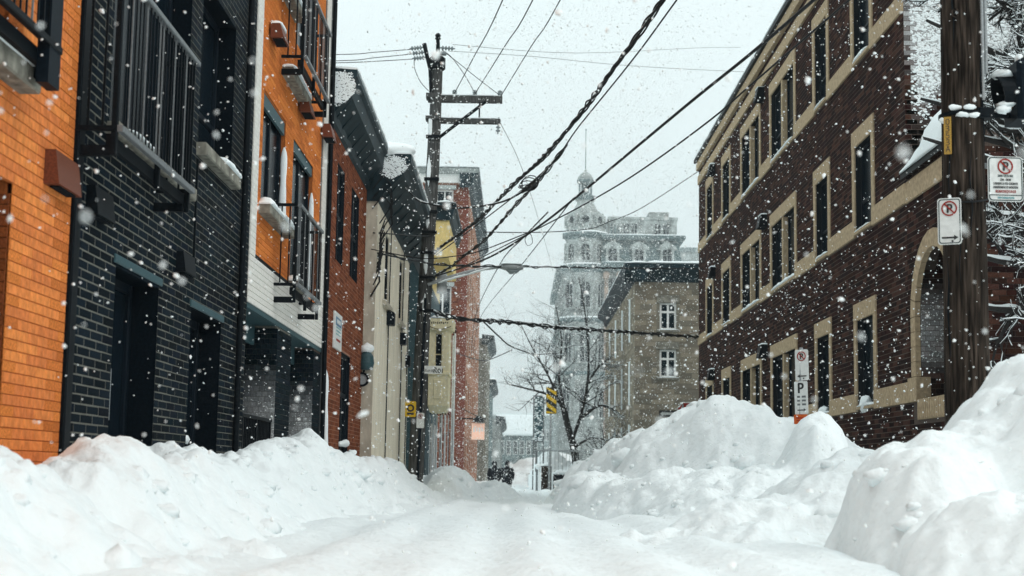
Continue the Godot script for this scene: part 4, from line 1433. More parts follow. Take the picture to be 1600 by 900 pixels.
func arch_window(z: Transform3D, u: float, v: float, w: float, h: float, parent: Node3D, proud := 0.0) -> void:
	var o := PackedVector2Array([Vector2(u - w, v), Vector2(u + w, v)])
	for k in 9:
		var a := PI * k / 8.0
		o.append(Vector2(u + cos(a) * w, v + h - w + sin(a) * w))
	var mb := MB.new()
	mb.extrude(o, z, -0.2, proud + 0.05)
	var p := put("window", mb, M.far_glass, parent)
	var fr := MB.new()
	fr.ring(z, Vector2(u, v + h - w), w, w + 0.28, -0.1, proud + 0.22, Color.WHITE, 10, 0.0, PI)
	fr.fbox(z, u - w - 0.28, u - w, v, v + h - w, -0.1, proud + 0.22)
	fr.fbox(z, u + w, u + w + 0.28, v, v + h - w, -0.1, proud + 0.22)
	fr.fbox(z, u - w - 0.45, u + w + 0.45, v - 0.22, v, -0.1, proud + 0.3)
	fr.fbox(z, u - 0.05, u + 0.05, v, v + h - 0.05, proud + 0.04, proud + 0.1)
	fr.fbox(z, u - w, u + w, v + h * 0.5 - 0.05, v + h * 0.5 + 0.05, proud + 0.04, proud + 0.09)
	put("frame", fr, M.pale_stone, p)


func tower_building() -> void:
	var b := thing("ornate_tower_building", "ornate pale stone building with a domed corner tower and spire, fading in the snowfall", "building", Vector3(10, 0, -170))
	var z := near_face(-170.0)
	var mid := [[10.2, 12.0], [13.2, 14.6], [16.2, 17.6]]
	var main := MB.new()
	main.box(Vector3(9.5, 0, -195), Vector3(18.6, 24.4, -170))
	put("wall", main, M.pale_stone, b)
	var cor := func(v: float, h: float, o: float, m: Material) -> void:
		var c := MB.new()
		c.fbox(z, 9.5, 18.6 + o, v, v + h, -25.0, o)
		c.fbox(z, 9.6, 18.5, v - h * 0.6, v, -20.0, o * 0.5)
		put("cornice", c, m, b)
		var dn := MB.new()
		for k in 22:
			dn.fbox(z, 9.8 + k * 0.4, 9.98 + k * 0.4, v - h * 0.55, v - 0.02, o * 0.5, o * 0.9)
		put("dentil", dn, M.slate_roof, b)
		var s := MB.new()
		snow_strip(s, z, 9.5, 18.5 + o, v + h, 0.0, o, 0.18, 0.5)
		put("ledge_snow", s, M.cap_snow, b)
	cor.call(24.4, 0.6, 0.8, M.slate_roof)
	cor.call(18.2, 0.4, 0.5, M.pale_stone)
	cor.call(12.2, 0.4, 0.5, M.pale_stone)
	# tall arched windows in the storeys below the main cornice
	for u in [10.9, 12.3, 14.2, 15.9, 17.5]:
		arch_window(z, u, 20.3, 0.5, 3.0, b)
		arch_window(z, u, 14.2, 0.5, 3.2, b)
		arch_window(z, u, 8.2, 0.5, 3.2, b)
	for u in [10.1, 11.6, 13.25, 15.05, 16.7, 18.3]:
		var pl := MB.new()
		pl.fbox(z, u - 0.22, u + 0.22, 18.6, 24.0, -0.1, 0.35)
		pl.fbox(z, u - 0.35, u + 0.35, 23.2, 23.8, -0.1, 0.5)
		pl.fbox(z, u - 0.22, u + 0.22, 5.0, 18.0, -0.1, 0.3)
		put("pilaster", pl, M.pink_stone if u < 12 else M.pale_stone, b)
	# mansard with dormers
	var ma := MB.new()
	ma.hexa([Vector3(9.5, 25.0, -169.6), Vector3(18.7, 25.0, -169.6), Vector3(18.7, 25.0, -194), Vector3(9.5, 25.0, -194), Vector3(9.5, 27.8, -170.6), Vector3(18.3, 27.8, -170.6), Vector3(18.3, 27.8, -193), Vector3(9.5, 27.8, -193)])
	put("roof", ma, M.slate_roof, b)
	for u in [10.8, 13.8, 17.0]:
		var dm := MB.new()
		dm.fbox(z, u - 0.75, u + 0.75, 25.0, 26.7, -1.5, 0.35)
		dm.extrude(PackedVector2Array([Vector2(u - 1.2, 26.55), Vector2(u + 1.2, 26.55), Vector2(u + 0.9, 27.0), Vector2(u, 27.6), Vector2(u - 0.9, 27.0)]), z, -1.2, 0.5)
		put("dormer", dm, M.pale_stone, b)
		arch_window(z, u, 25.05, 0.5, 1.7, b, 0.36)
	cor.call(27.85, 0.35, 0.5, M.slate_roof)
	var at := MB.new()
	at.fbox(z, 10.4, 18.2, 28.2, 30.3, -20, -0.6)
	at.fbox(z, 10.3, 18.3, 30.15, 30.45, -20.1, -0.45)
	put("attic", at, M.pale_stone, b)
	for u in [12.4, 13.3, 16.0, 16.95]:
		var w := window(z, u - 0.4, u + 0.4, 28.35, 29.75, -0.55, M.pale_stone, b, [0.5], [0.5], 0.09, M.far_glass)
		w.set_meta("label", "paired attic window")
	var rb := MB.new()
	rb.fbox(z, 15.1, 17.4, 30.46, 31.3, -8, -2)
	put("roof_box", rb, M.pale_stone, b)
	var bz := MB.new()
	for k in 3:
		bz.fbox(z, 10.6 + 0.4 * k, 10.8 + 0.4 * k, 28.2, 29.6 - 0.2 * k, -0.6, -0.3)
	put("baluster", bz, M.slate_roof, b)
	# the corner tower
	var c := Vector3(7.7, 0, -171.5)
	var tw := MB.new()
	tw.lathe(c, [[3.0, 0], [3.0, 12.2], [2.75, 12.4], [2.75, 18.3], [2.6, 18.5], [2.6, 24.3]], 8, Color.WHITE, PI / 8, true)
	tw.lathe(c, [[2.3, 24.3], [2.3, 28.0]], 8, Color.WHITE, PI / 8, true)
	put("tower", tw, M.pale_stone, b)
	for q in [[12.1, 3.3, 0.4], [18.2, 3.1, 0.4], [24.0, 3.0, 0.7], [28.0, 2.75, 0.45]]:
		var rings := MB.new()
		rings.lathe(c, [[q[1] - 0.45, q[0] - 0.3], [q[1] - 0.3, q[0]], [q[1], q[0] + 0.1], [q[1], q[0] + q[2]], [q[1] - 0.9, q[0] + q[2] + 0.1]], 8, Color.WHITE, PI / 8, true)
		put("tower_cornice", rings, M.slate_roof, b)
	var rsn := MB.new()
	for q in [[24.75, 3.0], [28.5, 2.75], [18.65, 3.1]]:
		rsn.lathe(c, [[q[1] + 0.03, q[0] - 0.05], [q[1] - 0.05, q[0] + 0.12], [q[1] - 0.9, q[0] + 0.2]], 8, Color.WHITE, PI / 8, true)
	put("tower_snow", rsn, M.cap_snow, b)
	var dome := MB.new()
	dome.lathe(c, [[2.35, 28.4], [2.32, 29.2], [2.15, 29.9], [1.8, 30.7], [1.4, 31.4], [1.1, 31.9], [0.95, 32.5]], 8, Color.WHITE, PI / 8, true)
	put("dome", dome, M.pale_stone, b)
	var lan := MB.new()
	lan.lathe(c, [[1.15, 32.4], [1.3, 32.7], [1.3, 32.9], [0.85, 33.0], [0.72, 33.2]], 8, Color.WHITE, PI / 8, true)
	lan.lathe(c, [[0.5, 33.1], [0.5, 34.5]], 8, Color.WHITE, PI / 8, true)
	for k in 8:
		var a := TAU * k / 8.0 + PI / 8
		lan.bar(c + Vector3(cos(a) * 0.72, 33.1, sin(a) * 0.72), c + Vector3(cos(a) * 0.72, 34.5, sin(a) * 0.72), 0.11, 6)
	lan.lathe(c, [[0.75, 34.4], [1.05, 34.6], [1.05, 34.8], [0.8, 34.95]], 8, Color.WHITE, PI / 8, true)
	put("lantern", lan, M.slate_roof, b)
	var cap := MB.new()
	cap.lathe(c, [[0.95, 34.85], [0.85, 35.2], [0.55, 35.6], [0.15, 35.85], [0.05, 36.2]], 10)
	put("lantern_dome", cap, M.pale_stone, b)
	var sp := MB.new()
	sp.tube([c + Vector3.UP * 36.0, c + Vector3.UP * 40.8], [0.06, 0.04], 6)
	sp.lathe(c + Vector3.UP * 40.7, [[0.0, 0.0], [0.12, 0.1], [0.0, 0.25]], 8)
	put("spire", sp, M.slate_roof, b)
	for k in 8:
		var a := TAU * k / 8.0
		var nn := Vector3(cos(a), 0, sin(a))
		if nn.z < -0.1:
			continue
		var bt := Transform3D(Basis(Vector3.UP.cross(nn), Vector3.UP, nn), c + nn * 2.16)
		var oc := MB.new()
		oc.ring(bt, Vector2(0, 29.9), 0.42, 0.72, -0.4, 0.2, Color.WHITE, 16)
		oc.extrude(PackedVector2Array([Vector2(-0.9, 29.0), Vector2(0.9, 29.0), Vector2(0.7, 30.5), Vector2(0, 30.95), Vector2(-0.7, 30.5)]), bt, -0.8, -0.02)
		var oo := put("oculus", oc, M.pale_stone, b)
		var og := MB.new()
		og.ring(bt, Vector2(0, 29.9), 0.0, 0.42, -0.1, 0.05, Color.WHITE, 16)
		put("pane", og, M.far_glass, oo)
		var bw := Transform3D(bt.basis, c + nn * 2.13)
		arch_window(bw, 0.0, 25.2, 0.45, 1.9, b)
		var b2 := Transform3D(bt.basis, c + nn * 2.41)
		arch_window(b2, 0.0, 19.8, 0.55, 2.9, b)
		arch_window(b2, 0.0, 13.6, 0.55, 3.4, b, 0.14)
		arch_window(b2, 0.0, 7.4, 0.55, 3.4, b, 0.36)
	# side facade going down the street
	var sf := Transform3D(Basis(Vector3(0, 0, -1), Vector3.UP, Vector3(-1, 0, 0)), Vector3(5.2, 0, 0))
	var sw := MB.new()
	sw.box(Vector3(5.2, 0, -205), Vector3(9.4, 24.4, -173))
	put("side_wall", sw, M.pale_stone, b)
	var sc := MB.new()
	sc.fbox(sf, 173, 205, 24.0, 24.9, 0, 0.7)
	sc.fbox(sf, 173, 205, 18.1, 18.5, 0, 0.5)
	sc.fbox(sf, 173, 205, 12.1, 12.5, 0, 0.5)
	put("side_cornice", sc, M.slate_roof, b)
	for k in 5:
		arch_window(sf, 176.5 + k * 5.6, 19.5, 0.8, 3.2, b)
		arch_window(sf, 176.5 + k * 5.6, 13.6, 0.8, 3.2, b)
	# faint buildings further away
	var p := thing("pale_distant_block", "very faint pale block right of the ornate tower building, behind the brown brick one", "building", Vector3(25, 0, -235))
	var pz := near_face(-235.0)
	var pw := MB.new()
	pw.box(Vector3(22, 0, -260), Vector3(40, 36, -235))
	put("wall", pw, M.pale_stone, p)
	var pc := MB.new()
	pc.fbox(pz, 21.7, 40, 36, 36.7, -25, 0.5)
	put("cornice", pc, M.slate_roof, p)
	for k in 5:
		for r in 3:
			window(pz, 23.2 + k * 3.0, 24.6 + k * 3.0, 25.5 + r * 3.5, 27.6 + r * 3.5, 0.06, M.pale_stone, p, [0.5], [], 0.12, M.far_glass)
	var h := thing("snowy_roofed_house", "faint low house with a snow covered roof at the end of the street", "building", Vector3(1.0, 0, -215))
	var hz := near_face(-215.0)
	var hw := MB.new()
	hw.box(Vector3(-2.5, 0, -228), Vector3(3.6, 6.3, -215))
	put("wall", hw, M.slate_roof, h)
	var hr := MB.new()
	hr.hexa([Vector3(-2.9, 6.3, -214.6), Vector3(4.0, 6.3, -214.6), Vector3(4.0, 6.5, -214.6), Vector3(-2.9, 6.5, -214.6), Vector3(-2.9, 9.3, -221), Vector3(4.0, 9.3, -221), Vector3(4.0, 9.5, -221), Vector3(-2.9, 9.5, -221)])
	put("roof", hr, M.cap_snow, h)
	for k in 6:
		window(hz, -2.2 + k * 0.95, -1.5 + k * 0.95, 3.6, 5.6, 0.06, M.white_paint, h, [], [0.5], 0.1, M.far_glass)
	var e := thing("end_of_street_block", "wide ghostly building closing the view at the far end of the street", "building", Vector3(0, 0, -290))
	var ez := near_face(-290.0)
	var ew := MB.new()
	ew.box(Vector3(-16, 0, -310), Vector3(14, 12, -290))
	put("wall", ew, M.slate_roof, e)
	var ec := MB.new()
	ec.fbox(ez, -16.3, 14.3, 12, 12.5, -20, 0.6)
	put("cornice", ec, M.cap_snow, e)
	for k in 8:
		for r in 2:
			window(ez, -9.0 + k * 2.4, -7.8 + k * 2.4, 3.5 + r * 3.6, 5.8 + r * 3.6, 0.06, M.white_paint, e, [0.5], [], 0.12, M.far_glass)


# ---------------------------------------------------------------- snow on the ground
var lump := FastNoiseLite.new()
var fine := FastNoiseLite.new()
var chunk := FastNoiseLite.new()


func bumpy(x: float, z: float, y: float, k: float) -> float:
	return y + k * (0.22 * lump.get_noise_2d(x, z) + 0.17 * chunk.get_noise_2d(x + 0.3 * lump.get_noise_2d(z * 2.0, x * 2.0), z) + 0.085 * chunk.get_noise_2d(x * 2.7 + 9.0, z * 2.7) + 0.045 * fine.get_noise_2d(x, z))


func snow_sheet(called: String, x0: float, x1: float, nx: int, zs: Array, h: Callable) -> MeshInstance3D:
	var mb := MB.new()
	var row := nx + 1
	for k in zs.size():
		for i in row:
			var x := lerpf(x0, x1, float(i) / nx)
			mb.v.append(Vector3(x, h.call(x, zs[k]), zs[k]))
	mb.n.resize(mb.v.size())
	mb.c.resize(mb.v.size())
	for k in zs.size():
		for i in row:
			var a := mb.v[k * row + maxi(i - 1, 0)]
			var b := mb.v[k * row + mini(i + 1, nx)]
			var c := mb.v[maxi(k - 1, 0) * row + i]
			var d := mb.v[mini(k + 1, zs.size() - 1) * row + i]
			var nn := (b - a).cross(d - c)
			if nn.y < 0:
				nn = -nn
			mb.n[k * row + i] = nn.normalized()
			mb.c[k * row + i] = Color.WHITE
	for k in zs.size() - 1:
		for i in nx:
			var a := k * row + i
			mb.ix.append_array(PackedInt32Array([a, a + row, a + 1, a + 1, a + row, a + row + 1]))
	return put(called, mb, M.snow)


func steps(from: float, to: float, near_step: float, far_step: float) -> Array:
	var out := []
	var z := from
	while z > to:
		out.append(z)
		z -= lerpf(near_step, far_step, clampf((from - z) / maxf(0.01, from - to), 0, 1))
	out.append(to)
	return out


func bumps(x: float, z: float, list: Array, base: float, power := 5.0) -> float:
	var s := 0.0
	for q in list:
		var d := Vector2((x - q[0]) / q[3], (z - q[1]) / q[4]).length()
		var w: float = (q[2] - base) * exp(-pow(d, 3.0) * 0.75)
		s += pow(maxf(w, 0.0), power)
	return base + pow(s, 1.0 / power)


# broken lumps of ploughed snow half sunk in a bank
func clods(bank: Node3D, h: Callable, x0: float, x1: float, z0: float, z1: float, count: int, size: float, lowest: float) -> void:
	var mb := MB.new()
	for k in count:
		var x := rng.randf_range(x0, x1)
		var z := rng.randf_range(z0, z1)
		var y: float = h.call(x, z)
		if y < lowest:
			continue
		var s := size * exp(rng.randfn(0.0, 0.55))
		s = minf(s, size * 3.2)
		snow_lump(mb, Vector3(x, y - s * rng.randf_range(0.35, 0.75), z), Vector3(s * rng.randf_range(0.9, 1.5), s * rng.randf_range(0.6, 0.95), s * rng.randf_range(0.9, 1.4)), k)
	setting(put("snow_clods", mb, M.snow, bank), "stuff")


func snow_cover() -> void:
	lump.seed = 4
	lump.frequency = 0.75
	lump.fractal_octaves = 3
	chunk.seed = 8
	chunk.frequency = 1.5
	chunk.fractal_octaves = 2
	chunk.noise_type = FastNoiseLite.TYPE_CELLULAR
	chunk.cellular_return_type = FastNoiseLite.RETURN_DISTANCE
	fine.seed = 15
	fine.frequency = 5.0
	fine.fractal_octaves = 4
	var far := MB.new()
	far.fbox(Transform3D.IDENTITY, -400, 400, -0.5, 0.28, -600, 60)
	setting(put("snow_ground", far, M.snow))
	var road := func(x: float, z: float) -> float:
		var rut := 0.018 * sin(x * 5.2 + 0.5 * sin(z * 0.15)) + 0.02 * sin(x * 11.0)
		var y := lerpf(0.74, 0.47, smoothstep(-15.0, -42.0, z)) + rut + 0.06 * lump.get_noise_2d(x * 0.6, z * 0.18) + 0.03 * fine.get_noise_2d(x * 0.5, z * 0.3) + 0.02 * chunk.get_noise_2d(x * 1.4, z * 0.8)
		return y
	setting(snow_sheet("snowy_road", -3.2, 7.2, 150, steps(4.0, -110.0, 0.06, 0.9), road))
	# the bank thrown up along the left facades
	var ridge := [[-2.0, 1.28], [-6.9, 1.33], [-7.5, 1.32], [-7.9, 1.24], [-8.3, 1.33], [-9.0, 1.40], [-9.3, 1.44], [-10.0, 1.34], [-11.5, 1.39], [-13.5, 1.34], [-14.2, 1.44], [-16.5, 1.54], [-18.4, 1.64], [-20.0, 1.55], [-22.6, 1.40], [-26.0, 1.42], [-29.5, 1.42], [-32.0, 1.32], [-33.6, 1.0], [-35.0, 0.3]]
	var left := func(x: float, z: float) -> float:
		var top := 1.3
		for k in ridge.size() - 1:
			if z <= ridge[k][0] and z >= ridge[k + 1][0]:
				top = lerpf(ridge[k][1], ridge[k + 1][1], smoothstep(0, 1, (z - ridge[k][0]) / (ridge[k + 1][0] - ridge[k][0])))
		if z < -35.0:
			top = 0.2
		var wob := 0.18 * lump.get_noise_2d(z * 0.8, 3.0)
		var d := x + 2.45 + wob * 0.5
		top += 0.08
		var y := top
		if d < 0.0:
			y = top - 0.22 * smoothstep(0.0, -0.6, d)
		else:
			# a steep face, a step where the plough passed, and the foot
			var s1 := smoothstep(0.0, 0.85 + wob, d)
			var s2 := smoothstep(0.75, 1.85 + wob, d)
			var mid := minf(top - 0.1, 0.86)
			y = lerpf(top, mid, s1) - s2 * (mid - 0.36)
			if z < -24.0:
				y -= 0.0
		var k := smoothstep(0.25, 0.6, y)
		return bumpy(x, z, y - 0.0, 0.75 * k) - 0.06 * k
	var lb := snow_sheet("left_snow_bank", -3.35, -0.3, 120, steps(-1.0, -35.6, 0.035, 0.22), left)
	lb.name = "snow_bank"
	clods(lb, left, -2.9, -1.4, -3.0, -31.0, 420, 0.045, 0.62)
	tag(lb, "long lumpy snow bank thrown up against the orange and dark brick fronts on the left", "snow bank")
	# the great pile on the right
	var pile := [[3.10, -22.0, 2.27, 0.95, 2.2], [2.55, -23.0, 2.12, 1.2, 2.5], [1.95, -25.5, 1.86, 0.9, 3.0], [1.45, -28.0, 1.55, 0.7, 4.0], [3.8, -21.0, 2.0, 0.9, 1.8], [3.34, -16.6, 1.98, 0.46, 0.8], [4.6, -21.5, 1.70, 1.6, 2.6], [1.0, -20.0, 1.28, 0.55, 2.0], [1.7, -18.5, 1.25, 0.9, 2.4], [2.6, -16.8, 1.35, 1.3, 2.2], [1.35, -34.0, 1.1, 0.6, 5.0], [4.2, -26.0, 1.7, 2.0, 4.0], [3.9, -36.0, 1.5, 2.4, 7.0]]
	var right := func(x: float, z: float) -> float:
		var y := bumps(x, z, pile, 0.22)
		var k := smoothstep(0.3, 0.9, y)
		return bumpy(x, z, y, 0.85 * k) - 0.03 * k
	var rb := snow_sheet("snow_pile", 0.2, 6.6, 190, steps(-12.5, -46.0, 0.05, 0.4), right)
	clods(rb, right, 0.8, 5.2, -14.5, -30.0, 380, 0.06, 0.75)
	tag(rb, "tall ploughed heap of snow in the middle right, under the brown brick building", "snow pile")
	# the heap in the right foreground
	var front := [[3.85, -9.7, 1.94, 1.05, 1.6], [3.2, -9.5, 1.86, 0.75, 1.3], [2.38, -9.2, 1.58, 0.48, 1.0], [2.9, -7.4, 1.18, 1.1, 1.6], [2.25, -7.9, 1.08, 0.55, 1.2], [4.7, -9.2, 1.92, 1.3, 2.2], [2.1, -11.8, 1.08, 1.5, 1.8], [3.2, -12.5, 1.5, 1.4, 1.5], [1.15, -11.6, 0.72, 0.9, 1.3], [1.75, -14.0, 0.92, 1.2, 1.6], [2.6, -5.4, 0.95, 1.0, 1.4], [4.9, -12.8, 1.75, 1.4, 2.0]]
	var fore := func(x: float, z: float) -> float:
		var y := bumps(x, z, front, 0.25, 3.4) - 0.06
		var crack := exp(-pow((x - (1.90 + 0.06 * sin(z * 3.0) + (z + 8.5) * -0.10)) / 0.07, 2.0)) * smoothstep(-10.2, -9.2, z)
		var k := smoothstep(0.3, 0.8, y)
		return bumpy(x, z, y, 0.8 * k) - 0.04 * k - 0.22 * crack * k
	var fb := snow_sheet("snow_pile", 0.2, 6.4, 260, steps(-3.4, -15.5, 0.03, 0.07), fore)
	clods(fb, fore, 1.0, 5.0, -5.5, -14.0, 260, 0.034, 0.75)
	tag(fb, "big heap of snow in the right foreground, hiding the thick wooden pole's foot", "snow pile")
	# smaller piles further on
	var small := [
		["rounded snow heap beside the foot of the far utility pole, left of the street", -3.2, 0.9, -36.5, -50.0, [[-1.7, -40.0, 1.42, 0.85, 2.2], [-0.75, -44.0, 1.05, 0.9, 2.5], [-2.6, -42.0, 1.2, 0.7, 4.0]]],
		["sloping white heap far down the street behind the two walkers", -2.2, 4.2, -82.0, -112.0, [[1.4, -97.0, 2.2, 2.0, 8.0], [-0.2, -94.0, 1.5, 1.3, 6.0], [3.2, -100.0, 2.5, 1.6, 8.0]]],
		["snow drift behind the street railing, under the bare tree", 0.6, 5.0, -63.4, -72.0, [[1.5, -66.5, 2.15, 0.9, 1.8], [2.4, -66.5, 1.8, 1.2, 1.8], [3.8, -66.0, 1.5, 1.3, 2.0]]],
		["low snow heap in front of the grey stone house", 2.4, 7.5, -47.0, -59.5, [[4.0, -52.0, 1.7, 1.6, 3.0], [6.0, -54.0, 1.9, 1.6, 3.0]]]]
	for s in small:
		var list: Array = s[5]
		var fn := func(x: float, z: float) -> float:
			var y := bumps(x, z, list, 0.2)
			var k := smoothstep(0.3, 0.8, y)
			return bumpy(x, z, y, 0.9 * k) - 0.04 * k
		var o := snow_sheet("snow_pile", s[1], s[2], 56, steps(s[3], s[4], 0.1, 0.2), fn)
		clods(o, fn, s[1], s[2], s[3], s[4], 90, 0.07, 0.6)
		tag(o, s[0], "snow pile")


# ---------------------------------------------------------------- poles, cables and signs
func spline(pts: Array, per := 6) -> Array:
	var out := []
	for k in pts.size() - 1:
		var p0: Vector3 = pts[maxi(k - 1, 0)]
		var p1: Vector3 = pts[k]
		var p2: Vector3 = pts[k + 1]
		var p3: Vector3 = pts[mini(k + 2, pts.size() - 1)]
		for j in per:
			out.append(p1.cubic_interpolate(p2, p0, p3, float(j) / per))
	out.append(pts[pts.size() - 1])
	return out


func same(r: float, n: int) -> Array:
	var out := []
	out.resize(n)
	out.fill(r)
	return out


# a cable through points; `twist` winds that many thinner strands round it, `snow` lays a broken white line on top
func cable(label: String, flat: Array, r: float, twist := 0, snow := 0.0) -> void:
	var pts := []
	for q in flat:
		pts.append(Vector3(q[0], q[1], q[2]))
	var p := spline(pts, 8 if twist else 5)
	var mb := MB.new()
	mb.tube(p, same(r, p.size()), 5)
	var o := put("overhead_cable", mb, M.cable_rubber)
	tag(o, label, "cable", "overhead cables")
	if twist:
		for k in twist:
			var fine_pts := spline(p, 6)
			var w := []
			var run := 0.0
			for j in fine_pts.size():
				if j:
					run += (fine_pts[j] - fine_pts[j - 1]).length()
				var a := run * 5.0 + TAU * k / twist + 0.8 * sin(run * 1.7)
				var d: Vector3 = (fine_pts[mini(j + 1, fine_pts.size() - 1)] - fine_pts[maxi(j - 1, 0)]).normalized()
				var s := d.cross(Vector3.UP).normalized()
				w.append(fine_pts[j] + (s * cos(a) + d.cross(s) * sin(a)) * r * (1.7 + 0.5 * sin(run * 2.3)))
			var sm := MB.new()
			sm.tube(w, same(r * 0.75, w.size()), 4)
			put("strand", sm, M.cable_rubber, o)
	if snow > 0.0:
		var sn := MB.new()
		var j := 0
		while j < p.size() - 2:
			var n := 1 + rng.randi() % 3
			if rng.randf() < 0.6:
				var seg := []
				for q in range(j, mini(j + n + 1, p.size())):
					seg.append(p[q] + Vector3.UP * r * (1.6 if twist else 0.75))
				if seg.size() > 1:
					sn.tube(seg, same(snow, seg.size()), 4)
			j += n
		if sn.v.size():
			put("cable_snow", sn, M.cap_snow, o)


func cables() -> void:
	cable("thick twisted cable bundle rising steeply to the photo's top, heaviest of the overhead lines", [[-2.05, 6.4, -36.0], [-1.77, 6.37, -34.55], [-0.85, 6.3, -30.45], [-0.13, 6.42, -27.23], [0.41, 6.46, -24.82], [0.91, 6.65, -22.61], [1.33, 6.91, -20.76], [1.8, 7.22, -18.66], [3.35, 8.4, -11.6]], 0.017, 3, 0.013)
	cable("thin line running just right of the twisted bundle", [[-1.95, 6.36, -35.8], [-0.87, 6.30, -31.03], [0.43, 6.32, -25.34], [0.93, 6.60, -23.12], [1.53, 6.9, -20.49], [1.97, 7.19, -18.56], [3.4, 8.1, -11.6]], 0.012)
	cable("black cable sagging from the cream building to the tangled splice", [[-2.3, 6.9, -30.1], [-1.97, 6.5, -29.38], [-1.42, 6.2, -28.3], [-0.97, 6.03, -27.43], [-0.27, 5.91, -26.06], [0.24, 6.02, -25.05]], 0.018, 0, 0.012)
	cable("twisted cable climbing from the far utility pole to the tangled splice", [[-2.0, 5.83, -35.8], [-1.5, 5.73, -33.35], [-1.25, 5.76, -32.22], [-0.86, 5.76, -30.49], [-0.57, 5.81, -29.23], [-0.22, 5.94, -27.64], [-0.03, 6.02, -26.81], [0.25, 6.05, -25.3], [0.75, 6.35, -23.4]], 0.016, 2, 0.012)
	cable("long dark cable crossing the sky towards the eaves of the brown brick building", [[-2.0, 5.83, -35.9], [-0.85, 5.42, -30.43], [-0.21, 5.31, -27.57], [0.43, 5.33, -24.76], [0.96, 5.41, -22.39], [1.6, 5.54, -19.56], [2.09, 5.63, -17.35], [2.57, 5.71, -15.23], [3.3, 5.85, -11.6]], 0.019, 0, 0.008)
	cable("thinner cable below and beside the long dark one", [[-1.2, 5.5, -31.8], [0.2, 5.33, -25.88], [1.05, 5.22, -22.17], [1.61, 5.2, -19.7], [2.2, 5.28, -17.1], [2.53, 5.4, -15.66], [3.3, 5.6, -11.7]], 0.011)
	cable("thin line ending high on the far corner of the brown brick building", [[-0.9, 7.3, -38.2], [0.53, 7.74, -40.86], [2.03, 8.3, -43.63], [2.73, 8.74, -44.91], [3.94, 9.6, -47.14], [6.28, 11.7, -51.45]], 0.014)
	cable("service line from the cream building's corner up to the far utility pole", [[-2.84, 5.8, -29.11], [-2.68, 6.02, -30.59], [-2.23, 6.64, -34.82], [-2.1, 6.85, -35.9]], 0.014)
	cable("upper of two slack service lines crossing in front of the yellow bay house", [[-2.88, 5.49, -29.2], [-1.86, 5.17, -28.09], [-1.21, 5.07, -27.12], [-0.67, 5.06, -26.31], [0.2, 5.21, -25.01]], 0.010)
	cable("long level line from the cream building across the street in front of the ornate tower", [[-2.82, 5.45, -29.4], [-2.04, 5.61, -31.83], [-1.54, 5.71, -33.01], [-0.29, 6.11, -36.01], [0.51, 6.38, -37.92], [2.62, 7.07, -42.99], [6.28, 8.27, -51.6]], 0.018, 1, 0.0)
	cable("heavy snow-lined cable slung low across the street to the brown brick building's corner", [[-2.05, 5.0, -36.0], [-1.62, 4.94, -36.9], [-0.78, 5.03, -38.48], [0.04, 5.14, -40.03], [1.12, 5.23, -42.06], [2.97, 5.47, -45.53], [6.28, 5.9, -51.68]], 0.030, 2, 0.022)
	cable("steep thin line running down into the haze, left of a parallel one", [[-2.4, 7.3, -80.0], [-1.81, 8.0, -65.7], [-0.53, 7.05, -42.64], [0.1, 6.08, -31.28], [0.5, 5.6, -25.3]], 0.014)
	cable("steep thin line running down into the haze, right of a parallel one", [[-2.3, 7.4, -80.0], [-1.59, 7.7, -64.27], [0.04, 6.49, -39.0], [0.54, 6.1, -31.14], [0.9, 5.7, -24.5]], 0.011)
	cable("power line from the left insulator of the upper crossarm up out of the photo", [[-1.62, 10.37, -36.0], [-0.98, 9.7, -30.33], [-0.3, 8.98, -24.12], [1.2, 8.3, -11.0], [3.2, 9.6, 8.0]], 0.011)
	cable("power line from the middle insulator of the upper crossarm up out of the photo", [[-1.12, 10.36, -36.0], [-0.3, 9.52, -28.73], [0.19, 9.0, -24.23], [1.7, 8.3, -11.0], [3.7, 9.6, 8.0]], 0.011)
	cable("power line from the right insulator of the upper crossarm up out of the photo", [[-0.48, 10.32, -36.0], [0.21, 9.74, -29.56], [0.67, 9.36, -25.36], [2.2, 8.7, -11.0], [4.2, 9.8, 8.0]], 0.011)
	cable("topmost of three thin wires leaving the pole's head to the left", [[-2.66, 11.48, -36.02], [-3.61, 11.40, -36.06], [-4.59, 11.34, -36.11], [-9.0, 11.3, -36.3]], 0.010)
	cable("middle of three thin wires leaving the pole's head to the left", [[-2.66, 11.36, -36.02], [-3.61, 11.26, -36.06], [-4.59, 11.18, -36.11], [-9.0, 11.1, -36.3]], 0.010)
	cable("lowest of three thin wires leaving the pole's head to the left", [[-2.66, 11.23, -36.02], [-3.6, 11.17, -36.06], [-4.58, 11.13, -36.11], [-9.0, 11.0, -36.3]], 0.010)
	cable("faint wire leaving the pole's head to the right, upper", [[-1.7, 11.75, -36.5], [1.65, 13.7, -43.96], [6.6, 17.04, -54.77], [9.0, 18.6, -60.0]], 0.006)
	cable("faint wire leaving the pole's head to the right, lower", [[-1.8, 11.51, -36.25], [0.27, 12.15, -38.89], [3.5, 13.05, -43.0], [9.0, 14.8, -50.0]], 0.006)
	cable("faint wire dropping from the lower crossarm tip into the haze", [[-0.5, 9.7, -36.0], [0.14, 11.0, -48.71], [1.2, 12.2, -70.04], [2.0, 12.6, -85.0]], 0.008)
	cable("slack dark cable drooping from the heavy low one towards the bare tree", [[-0.89, 4.98, -37.6], [-0.49, 4.94, -41.87], [-0.14, 4.97, -45.64], [0.65, 5.42, -54.08], [1.41, 6.1, -62.27]], 0.022, 0, 0.014)
	cable("short slack line joining the drooping cable from the left", [[-2.4, 5.9, -60.5], [-1.31, 5.3, -56.03], [-0.84, 5.19, -53.47], [-0.15, 5.2, -49.72]], 0.018)
